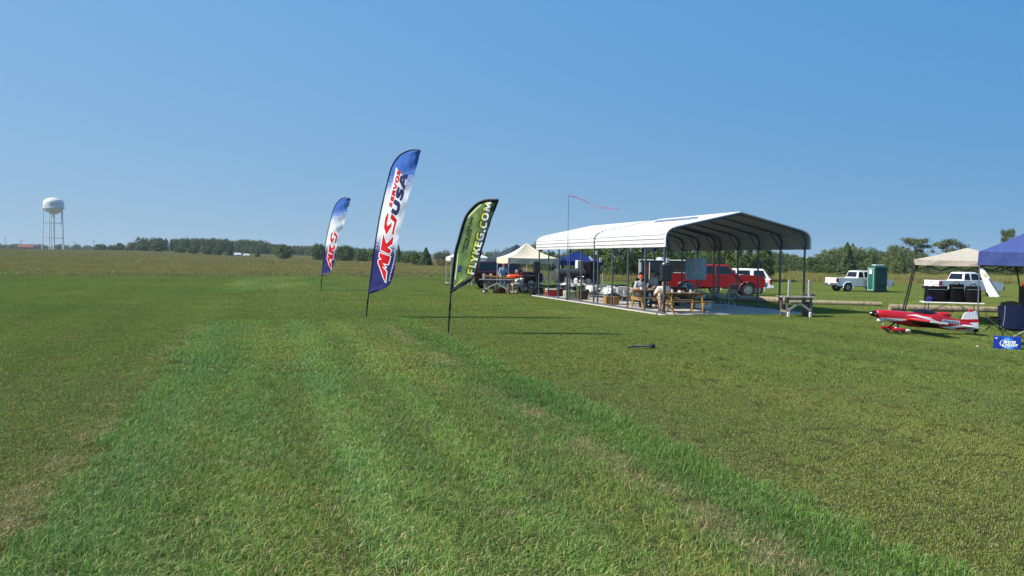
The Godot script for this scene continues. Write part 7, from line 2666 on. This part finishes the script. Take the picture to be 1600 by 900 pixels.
	for w in sc:
		var pt := thing("paper_scrap", w[2], "litter", Vector3(w[0], 0.03, w[1]), 0.5, "paper scraps on the grass")
		var pc := B.new()
		pc.ball(Vector3(0, 0.01, 0), Vector3(0.035, 0.016, 0.025), 8)
		put("crumpled_paper", pc, mats["box white"], pt)

# ------------------------------------------------------------------ people
func nets(bones: Array, cell: float, k: float, out: B, xf := Transform3D()) -> void:
	# bones: [a, b, ra, rb, colour]; smooth union meshed as surface nets
	var lo := Vector3(1e9, 1e9, 1e9)
	var hi := -lo
	for q in bones:
		var r: float = maxf(q[2], q[3]) + k + cell * 2.0
		lo = lo.min(q[0] - Vector3.ONE * r).min(q[1] - Vector3.ONE * r)
		hi = hi.max(q[0] + Vector3.ONE * r).max(q[1] + Vector3.ONE * r)
	var n := Vector3i(((hi - lo) / cell).ceil()) + Vector3i.ONE * 2
	var f := PackedFloat32Array()
	f.resize(n.x * n.y * n.z)
	f.fill(1.0)
	var own := PackedByteArray()
	own.resize(f.size())
	var best := PackedFloat32Array()
	best.resize(f.size())
	best.fill(9.0)
	for bi in bones.size():
		var q: Array = bones[bi]
		var a: Vector3 = q[0]
		var ab: Vector3 = q[1] - a
		var l2 := maxf(ab.length_squared(), 1e-9)
		var ra: float = q[2]
		var rd: float = q[3] - ra
		var m: float = maxf(q[2], q[3]) + k + cell * 2.0
		var i0 := Vector3i((a.min(q[1]) - Vector3.ONE * m - lo) / cell).max(Vector3i.ZERO)
		var i1 := (Vector3i((a.max(q[1]) + Vector3.ONE * m - lo) / cell) + Vector3i.ONE).min(n - Vector3i.ONE)
		for z in range(i0.z, i1.z + 1):
			for y in range(i0.y, i1.y + 1):
				var at := (z * n.y + y) * n.x
				for x in range(i0.x, i1.x + 1):
					var p := lo + Vector3(x, y, z) * cell - a
					var t := clampf(p.dot(ab) / l2, 0.0, 1.0)
					var d := (p - ab * t).length() - ra - rd * t
					var o: float = f[at + x]
					if d < best[at + x]:
						best[at + x] = d
						own[at + x] = bi
					var h := maxf(k - absf(d - o), 0.0) / k
					f[at + x] = minf(d, o) - h * h * k * 0.25
	var vid := {}
	var vs := PackedVector3Array()
	var vc := PackedColorArray()
	var ns := PackedVector3Array()
	var sx := 1
	var sy := n.x
	var sz := n.x * n.y
	var corner := [0, sx, sy, sx + sy, sz, sx + sz, sy + sz, sx + sy + sz]
	for z in n.z - 1:
		for y in n.y - 1:
			var row := (z * n.y + y) * n.x
			for x in n.x - 1:
				var at := row + x
				var mask := 0
				for c in 8:
					if f[at + corner[c]] < 0.0:
						mask |= 1 << c
				if mask == 0 or mask == 255:
					continue
				var sum := Vector3.ZERO
				var cnt := 0
				for e in [[0, 1], [2, 3], [4, 5], [6, 7], [0, 2], [1, 3], [4, 6], [5, 7], [0, 4], [1, 5], [2, 6], [3, 7]]:
					var c0: int = e[0]
					var c1: int = e[1]
					if ((mask >> c0) & 1) != ((mask >> c1) & 1):
						var v0 := f[at + corner[c0]]
						var v1 := f[at + corner[c1]]
						var t := v0 / (v0 - v1)
						sum += Vector3(c0 & 1, (c0 >> 1) & 1, c0 >> 2).lerp(Vector3(c1 & 1, (c1 >> 1) & 1, c1 >> 2), t)
						cnt += 1
				vid[at] = vs.size()
				vs.append(lo + (Vector3(x, y, z) + sum / cnt) * cell)
				vc.append(bones[own[at]][4])
				ns.append(Vector3(f[at + sx] - f[at] + f[at + sx + sy + sz] - f[at + sy + sz], f[at + sy] - f[at] + f[at + sx + sy + sz] - f[at + sx + sz], f[at + sz] - f[at] + f[at + sx + sy + sz] - f[at + sx + sy]).normalized())
	var flip := xf.basis.determinant() < 0.0
	for at in vid:
		for ax in 3:
			var step: int = [sx, sy, sz][ax]
			var u: int = [sy, sz, sx][ax]
			var w: int = [sz, sx, sy][ax]
			if (f[at] < 0.0) == (f[at + step] < 0.0):
				continue
			if not (vid.has(at - u) and vid.has(at - w) and vid.has(at - u - w)):
				continue
			var q := [vid[at], vid[at - u], vid[at - u - w], vid[at - w]]
			if (f[at] < 0.0) == flip:
				q.reverse()
			for tr in [[0, 2, 1], [0, 3, 2]]:
				for j in tr:
					out.col = vc[q[j]]
					out.vert(xf * vs[q[j]], (xf.basis * ns[q[j]]).normalized())

var hand_b: B
var head_b: B

func stamp(src: B, xf: Transform3D, out: B, skin: Color) -> void:
	var flip := xf.basis.determinant() < 0.0
	for i in range(0, src.v.size(), 3):
		for j in ([0, 2, 1] if flip else [0, 1, 2]):
			var c := src.c[i + j]
			out.col = Color(skin.r * c.r, skin.g * c.g, skin.b * c.b)
			out.vert(xf * src.v[i + j], (xf.basis * src.n[i + j]).normalized())

func make_parts_of_people() -> void:
	# hand: the wrist at the origin, fingers along -y, palm towards +z, thumb towards +x
	hand_b = B.new()
	hand_b.has_c = true
	var w := Color.WHITE
	var bones := [[Vector3(0, 0.01, 0), Vector3(0, -0.04, 0), 0.024, 0.03, w], [Vector3(-0.022, -0.05, 0), Vector3(0.022, -0.05, 0), 0.021, 0.021, w], [Vector3(-0.025, -0.085, 0), Vector3(0.025, -0.09, 0), 0.014, 0.014, w]]
	var lens := [0.058, 0.072, 0.078, 0.07]
	for i in 4:
		var x := -0.031 + 0.0207 * i
		var l: float = lens[i]
		var p0 := Vector3(x, -0.085, 0)
		var p1 := p0 + Vector3(x * 0.12, -l * 0.45, l * 0.16)
		var p2 := p1 + Vector3(0, -l * 0.3, l * 0.26)
		var p3 := p2 + Vector3(0, -l * 0.12, l * 0.26)
		bones.append([p0, p1, 0.0095, 0.009, w])
		bones.append([p1, p2, 0.009, 0.0085, w])
		bones.append([p2, p3, 0.0085, 0.0075, w])
	bones.append([Vector3(0.02, -0.025, 0.006), Vector3(0.048, -0.06, 0.018), 0.014, 0.011, w])
	bones.append([Vector3(0.048, -0.06, 0.018), Vector3(0.055, -0.09, 0.032), 0.0105, 0.0085, w])
	nets(bones, 0.005, 0.006, hand_b)
	# head: neck joint at the origin, face towards +z
	head_b = B.new()
	head_b.has_c = true
	var lip := Color(0.8, 0.55, 0.5)
	var brow := Color(0.55, 0.48, 0.42)
	var hb := [[Vector3(0, -0.05, -0.01), Vector3(0, 0.07, 0.0), 0.055, 0.055, w], [Vector3(0, 0.165, -0.02), Vector3(0, 0.155, 0.025), 0.088, 0.078, w], [Vector3(0, 0.09, 0.04), Vector3(0, 0.07, 0.055), 0.056, 0.04, w], [Vector3(0, 0.055, 0.062), Vector3(0, 0.052, 0.066), 0.026, 0.024, w],
		[Vector3(0, 0.15, 0.098), Vector3(0, 0.108, 0.118), 0.01, 0.016, w], [Vector3(-0.015, 0.105, 0.104), Vector3(0.015, 0.105, 0.104), 0.01, 0.01, w], [Vector3(-0.02, 0.078, 0.094), Vector3(0.02, 0.078, 0.094), 0.009, 0.009, lip],
		[Vector3(-0.045, 0.163, 0.088), Vector3(-0.018, 0.166, 0.096), 0.009, 0.009, brow], [Vector3(0.045, 0.163, 0.088), Vector3(0.018, 0.166, 0.096), 0.009, 0.009, brow],
		[Vector3(-0.083, 0.145, 0.0), Vector3(-0.08, 0.105, 0.004), 0.014, 0.01, w], [Vector3(0.083, 0.145, 0.0), Vector3(0.08, 0.105, 0.004), 0.014, 0.01, w]]
	nets(hb, 0.0075, 0.02, head_b)
	for s in [-1.0, 1.0]:
		head_b.col = Color(0.95, 0.95, 0.95)
		head_b.ball(Vector3(s * 0.033, 0.138, 0.088), Vector3(0.014, 0.01, 0.012), 8)
		head_b.col = Color(0.12, 0.1, 0.09)
		head_b.ball(Vector3(s * 0.033, 0.138, 0.097), Vector3(0.006, 0.006, 0.005), 6)

func person(label: String, at: Vector3, turn: float, d: Dictionary) -> void:
	# facing +z; d: seat (0 standing), lean, hands [l, r], shirt, legs, skin, shorts, hair or cap, look (tilt of the head), feet
	var o := thing("person", label, "person", at, turn, "people at the meet")
	var b := B.new()
	b.has_c = true
	var shirt: Color = d.shirt
	var legs: Color = d.legs
	var skin: Color = d.get("skin", Color(0.42, 0.26, 0.19))
	var shoe: Color = d.get("shoe", Color(0.08, 0.08, 0.08))
	var lean: float = d.lean
	var seat: float = d.get("seat", 0.0)
	var pelvis := Vector3(0, seat + 0.09 if seat > 0.0 else 0.93, 0)
	var up := Vector3(0, cos(lean), sin(lean))
	var belly := pelvis + up * 0.17
	var chest := pelvis + up * 0.4
	var neck := pelvis + up * 0.56
	var bones := []
	bones.append([pelvis + Vector3(-0.075, 0, 0), pelvis + Vector3(0.075, 0, 0), 0.125, 0.125, legs])
	bones.append([pelvis + up * 0.06, belly, 0.145, 0.15, shirt])
	bones.append([belly, chest, 0.15, 0.14, shirt])
	bones.append([chest + Vector3(-0.08, 0, 0), chest + Vector3(0.08, 0, 0), 0.125, 0.125, shirt])
	bones.append([chest + up * 0.1 + Vector3(-0.15, 0, 0), chest + up * 0.1 + Vector3(0.15, 0, 0), 0.072, 0.072, shirt])
	bones.append([chest + up * 0.12, neck + up * 0.02, 0.07, 0.056, skin])
	for s in [-1.0, 1.0]:
		var i := 0 if s < 0 else 1
		var hip := pelvis + Vector3(s * 0.095, -0.02, 0)
		var knee: Vector3
		var ank: Vector3
		if seat > 0.0:
			knee = Vector3(s * 0.14, seat + 0.06, 0.43)
			ank = Vector3(s * 0.13, 0.09, 0.43 + float(d.get("feet", -0.05)))
		else:
			knee = Vector3(s * 0.11, 0.5, 0.03 + 0.05 * s * float(d.get("stride", 0.5)))
			ank = Vector3(s * 0.12, 0.09, 0.08 * s * float(d.get("stride", 0.5)))
		var low: Color = skin if d.get("shorts", false) else legs
		bones.append([hip, hip.lerp(knee, 0.9), 0.105, 0.078, legs])
		bones.append([hip.lerp(knee, 0.85), knee, 0.072, 0.066, legs])
		bones.append([knee, knee.lerp(ank, 0.35), 0.06, 0.062, low])
		bones.append([knee.lerp(ank, 0.3), ank, 0.06, 0.042, low])
		bones.append([ank + Vector3(0, -0.03, -0.03), ank + Vector3(s * 0.015, -0.045, 0.15), 0.045, 0.038, shoe])
		var sh := chest + up * 0.1 + Vector3(s * 0.185, 0, 0)
		var hand: Vector3 = d.hands[i]
		var mid := sh.lerp(hand, 0.5)
		var reach := sh.distance_to(hand)
		var bend := sqrt(maxf(0.0, 0.28 * 0.28 - reach * reach * 0.25))
		var el := mid + Vector3(s * 0.5, -0.75, -0.35).normalized() * bend
		bones.append([sh, sh.lerp(el, 0.75), 0.066, 0.058, shirt])
		bones.append([sh.lerp(el, 0.7), el, 0.045, 0.04, skin if not d.get("sleeves", false) else shirt])
		bones.append([el, hand, 0.041, 0.027, skin if not d.get("sleeves", false) else shirt])
		var dir := (hand - el).normalized()
		var yx := -dir
		var zz := Vector3(-s, 0, 0.2)
		zz = (zz - yx * zz.dot(yx)).normalized()
		var xx := yx.cross(zz).normalized()
		# the thumb points forwards and inwards
		var bs := Basis(xx, yx, zz)
		if bs.x.dot(Vector3(0, 0.3, 1)) < 0.0:
			bs = Basis(-bs.x, bs.y, bs.z)
		stamp(hand_b, Transform3D(bs, hand), b, skin)
	nets(bones, 0.021, 0.05, b)
	var tilt: float = d.get("look", 0.0)
	var hx := Transform3D(Basis(Vector3.UP, float(d.get("face", 0.0))) * Basis(Vector3.RIGHT, lean * 0.6 + tilt), neck + up * 0.03)
	stamp(head_b, hx, b, skin)
	var m := mat("people", Color.WHITE, 0.8, 0.0, 0.25)
	m.vertex_color_use_as_albedo = true
	put("body", b, m, o)
	var h := B.new()
	if d.has("cap"):
		h.ball(hx * Vector3(0, 0.19, -0.012), Vector3(0.098, 0.075, 0.11), 14)
		var brim := B.new()
		for k in 10:
			var a0 := lerpf(-1.2, 1.2, k / 10.0)
			var a1 := lerpf(-1.2, 1.2, (k + 1) / 10.0)
			var q := [Vector3(sin(a0) * 0.09, 0.19, cos(a0) * 0.09), Vector3(sin(a1) * 0.09, 0.19, cos(a1) * 0.09), Vector3(sin(a1) * 0.1, 0.175, cos(a1) * 0.1 + 0.08 * cos(a1)), Vector3(sin(a0) * 0.1, 0.175, cos(a0) * 0.1 + 0.08 * cos(a0))]
			brim.quad(hx * q[0], hx * q[3], hx * q[2], hx * q[1])
			brim.quad(hx * (q[1] - Vector3(0, 0.006, 0)), hx * (q[2] - Vector3(0, 0.006, 0)), hx * (q[3] - Vector3(0, 0.006, 0)), hx * (q[0] - Vector3(0, 0.006, 0)))
		var cp := put("cap", h, mat("cap " + label, d.cap, 0.8), o)
		put("peak", brim, mats["cap " + label], cp)
	else:
		var hr := B.new()
		hr.has_c = true
		var c: Color = d.get("hair", Color(0.05, 0.04, 0.035))
		nets([[Vector3(0, 0.2, -0.02), Vector3(0, 0.195, 0.03), 0.078, 0.06, c], [Vector3(0, 0.15, -0.06), Vector3(0, 0.09, -0.05), 0.066, 0.045, c], [Vector3(-0.07, 0.17, -0.01), Vector3(-0.076, 0.13, -0.01), 0.024, 0.014, c], [Vector3(0.07, 0.17, -0.01), Vector3(0.076, 0.13, -0.01), 0.024, 0.014, c]], 0.011, 0.025, hr, hx)
		put("hair", hr, m, o)

func gather_people() -> void:
	make_parts_of_people()
	person("person in a blue shirt and cap standing behind the left wooden stand", gp(-0.55, -46.4), 0.25, {"shirt": Color(0.2, 0.34, 0.55), "legs": Color(0.12, 0.2, 0.4), "lean": 0.35, "hands": [Vector3(-0.24, 0.98, 0.36), Vector3(0.26, 1.0, 0.4)], "cap": Color(0.55, 0.2, 0.2), "look": 0.3})
	person("person in a white shirt seated on a white chair right of the left stand", gp(0.35, -46.3), -1.0, {"seat": 0.42, "shirt": Color(0.75, 0.75, 0.74), "legs": Color(0.5, 0.48, 0.46), "shorts": true, "shoe": Color(0.7, 0.7, 0.7), "lean": 0.15, "hands": [Vector3(-0.2, 0.62, 0.38), Vector3(0.2, 0.62, 0.36)], "hair": Color(0.4, 0.38, 0.36)})
	plastic_chair("white plastic chair of the person right of the left stand", gp(0.35, -46.3), -1.0)
	person("person in pale trousers of whom only the legs show below the green flag", gp(-2.97, -56.6), 0.1, {"shirt": Color(0.4, 0.42, 0.4), "legs": Color(0.5, 0.46, 0.4), "lean": 0.05, "hands": [Vector3(-0.3, 0.85, 0.1), Vector3(0.3, 0.85, 0.1)]})
	person("person in a grey top and dark jeans seated at the shelter's far end", on(40.6, 15.7), 1.1, {"seat": 0.45, "shirt": Color(0.16, 0.16, 0.17), "sleeves": true, "legs": Color(0.025, 0.035, 0.07), "lean": 0.15, "feet": 0.12, "hands": [Vector3(-0.16, 0.65, 0.4), Vector3(0.16, 0.66, 0.42)], "cap": Color(0.05, 0.05, 0.06)})
	plastic_chair("chair of the person in the grey top", on(40.6, 15.7), 1.1)
	person("person in a black shirt seated left of the middle shelter posts", on(34.4, 17.0, 0.03), 0.5, {"seat": 0.46, "shirt": Color(0.022, 0.025, 0.035), "legs": Color(0.03, 0.04, 0.07), "lean": 0.2, "hands": [Vector3(-0.2, 0.78, 0.42), Vector3(0.2, 0.78, 0.42)]})
	plastic_chair("chair of the person in the black shirt", on(34.4, 17.0, 0.03), 0.5)
	person("person in dark clothes seated behind the second picnic table", on(33.0, 17.35, 0.03), -0.3, {"seat": 0.46, "shirt": Color(0.04, 0.04, 0.045), "legs": Color(0.04, 0.04, 0.05), "lean": 0.3, "hands": [Vector3(-0.2, 0.75, 0.44), Vector3(0.2, 0.78, 0.4)]})
	plastic_chair("chair of the person in dark clothes behind the second picnic table", on(33.0, 17.35, 0.03), -0.3)
	person("person in an orange cap and light blue shirt at the second picnic table", on(30.6, 15.15, 0.03), TURN - 0.1, {"seat": 0.45, "shirt": Color(0.4, 0.46, 0.52), "legs": Color(0.05, 0.06, 0.1), "lean": 0.28, "hands": [Vector3(-0.18, 0.8, 0.45), Vector3(0.16, 0.8, 0.45)], "cap": Color(0.75, 0.3, 0.15), "feet": 0.05})
	person("person in a grey white shirt and jeans sitting high on the second picnic table's edge", on(30.4, 15.85, 0.03), -1.0, {"seat": 0.62, "shirt": Color(0.4, 0.43, 0.47), "legs": Color(0.06, 0.1, 0.22), "lean": 0.32, "hands": [Vector3(-0.12, 0.78, 0.45), Vector3(0.14, 0.76, 0.44)], "feet": 0.0})
	stool("stool of the person in the grey white shirt", on(30.4, 15.85, 0.03), 0.6)
	person("person in a white shirt bent over the front picnic table", on(27.8, 14.75, 0.03), TURN - 0.35, {"seat": 0.45, "shirt": Color(0.78, 0.78, 0.78), "legs": Color(0.32, 0.27, 0.22), "shorts": true, "lean": 0.75, "hands": [Vector3(-0.22, 0.8, 0.55), Vector3(0.22, 0.8, 0.55)], "feet": 0.06, "look": 0.4, "hair": Color(0.25, 0.2, 0.17)})

func plastic_chair(label: String, at: Vector3, turn: float) -> void:
	var o := thing("plastic_chair", label, "chair", at, turn, "chairs people sit on")
	var m: Material = mats["box white"] if label.begins_with("white") else mats["car black"]
	var s := B.new()
	s.box(T(0, 0.4, 0.08), Vector3(0.46, 0.035, 0.46), 0.015)
	put("seat", s, m, o)
	for k in 5:
		var sl := B.new()
		sl.bar(Vector3(-0.18 + 0.09 * k, 0.42, -0.16), Vector3(-0.17 + 0.085 * k, 0.85, -0.27), 0.055, 0.015, 0.004, Vector3(0, 0.25, 1))
		put("back_slat", sl, m, o)
	var tp := B.new()
	tp.box(Transform3D(Basis(Vector3.RIGHT, -0.25), Vector3(0, 0.86, -0.275)), Vector3(0.46, 0.06, 0.025), 0.01)
	put("top_rail", tp, m, o)
	for x in [-1.0, 1.0]:
		for z in [-0.12, 0.27]:
			var l := B.new()
			l.bar(Vector3(x * 0.24, 0.0, z + (0.04 if z > 0 else -0.05)), Vector3(x * 0.2, 0.39, z), 0.045, 0.035, 0.006)
			put("leg", l, m, o)
		var a := B.new()
		a.tube([Vector3(x * 0.23, 0.4, 0.26), Vector3(x * 0.25, 0.62, 0.22), Vector3(x * 0.24, 0.64, -0.2)], 0.02, 0.018, 6)
		put("armrest", a, m, o)

func stool(label: String, at: Vector3, h: float) -> void:
	var o := thing("wooden_stool", label, "stool", at, 0.3)
	var s := B.new()
	s.lathe(T(0, h - 0.06, 0), [Vector2(0.0, 0.0), Vector2(0.17, 0.0), Vector2(0.18, 0.02), Vector2(0.17, 0.045), Vector2(0.0, 0.045)], 18)
	put("seat", s, mats["pine plank"], o)
	for k in 4:
		var a := TAU * k / 4 + 0.4
		var l := B.new()
		l.tube([Vector3(cos(a) * 0.12, h - 0.06, sin(a) * 0.12), Vector3(cos(a) * 0.2, 0, sin(a) * 0.2)], 0.018, 0.016, 7)
		put("leg", l, mats["pine plank"], o)
	var r := B.new()
	r.lathe(T(0, h * 0.35, 0), [Vector2(0.15, 0), Vector2(0.17, 0.0), Vector2(0.17, 0.02), Vector2(0.15, 0.02), Vector2(0.15, 0)], 16)
	put("foot_ring", r, mats["canopy steel"], o)

func build_all() -> void:
	plant_trees()
	far_things()
	park_cars()
	pitch_canopies()
	on_the_grass()
	shelter()
	furnish()
	flags()
	model_aeroplane()
	right_side()
	gather_people()

const EXPOSURE := 1.45
func clear_sky(ex: float) -> ImageTexture:
	# a cloudless morning sky: deeper blue overhead, pale haze low down, and both paler on the side of the sun
	var w := 512
	var h := 256
	var im := Image.create(w, h, false, Image.FORMAT_RGBF)
	for j in h:
		var el := PI / 2 - (j + 0.5) / h * PI
		var e := sin(maxf(el, 0.0))
		var k := 1.0 - exp(-e * 6.5)
		var kk := 1.0 - exp(-e * 1.6)
		var base := Vector3(0.315, 0.505, 0.67).lerp(Vector3(0.138, 0.382, 0.735), k).lerp(Vector3(0.07, 0.23, 0.56), kk * 0.35)
		var slope := Vector3(0.33, 0.28, 0.16).lerp(Vector3(0.19, 0.225, 0.2), k)
		for i in w:
			var az := (i + 0.5) / w * TAU
			var sunward := 0.5 + 0.5 * cos(az - deg_to_rad(257.0))
			var c := (base + slope * (sunward - 0.43) * cos(maxf(el, 0.0))) / ex
			im.set_pixel(i, j, Color(c.x, c.y, c.z))
	return ImageTexture.create_from_image(im)

func _ready() -> void:
	noise.seed = 11
	noise.frequency = 0.03
	noise.fractal_octaves = 3
	rng.seed = 20240
	# camera
	var cam := Camera3D.new()
	cam.name = "camera"
	cam.fov = 39.89
	cam.near = 0.1
	cam.far = 6000.0
	cam.keep_aspect = Camera3D.KEEP_HEIGHT
	cam.position = Vector3(0, 2.0, 0)
	cam.basis = Basis(Vector3.RIGHT, deg_to_rad(-2.12)) * Basis(Vector3.BACK, deg_to_rad(0.75))
	add_child(cam)
	# sky
	var env := Environment.new()
	var sm := PanoramaSkyMaterial.new()
	sm.panorama = clear_sky(EXPOSURE)
	var sky := Sky.new()
	sky.sky_material = sm
	env.background_mode = Environment.BG_SKY
	env.sky = sky
	env.tonemap_mode = Environment.TONE_MAPPER_LINEAR
	env.tonemap_exposure = EXPOSURE
	env.fog_enabled = true
	env.fog_density = 0.00016
	env.fog_light_color = Color(0.8, 0.87, 0.95)
	env.sdfgi_enabled = true
	env.ssao_enabled = true
	env.ssil_enabled = true
	var we := WorldEnvironment.new()
	we.name = "environment"
	we.environment = env
	add_child(we)
	# sun: left of the camera and a little behind it, 43 degrees up
	var sun := DirectionalLight3D.new()
	sun.name = "sun"
	sun.light_energy = 1.6
	sun.light_color = Color(1.0, 0.955, 0.88)
	sun.light_angular_distance = 0.5
	sun.shadow_enabled = true
	var travel := Vector3(cos(deg_to_rad(43.0)) * cos(deg_to_rad(13.0)), -sin(deg_to_rad(43.0)), -cos(deg_to_rad(43.0)) * sin(deg_to_rad(13.0)))
	sun.basis = Basis.looking_at(travel, Vector3.UP)
	add_child(sun)
	lay_ground()
	grow()
	build_all()
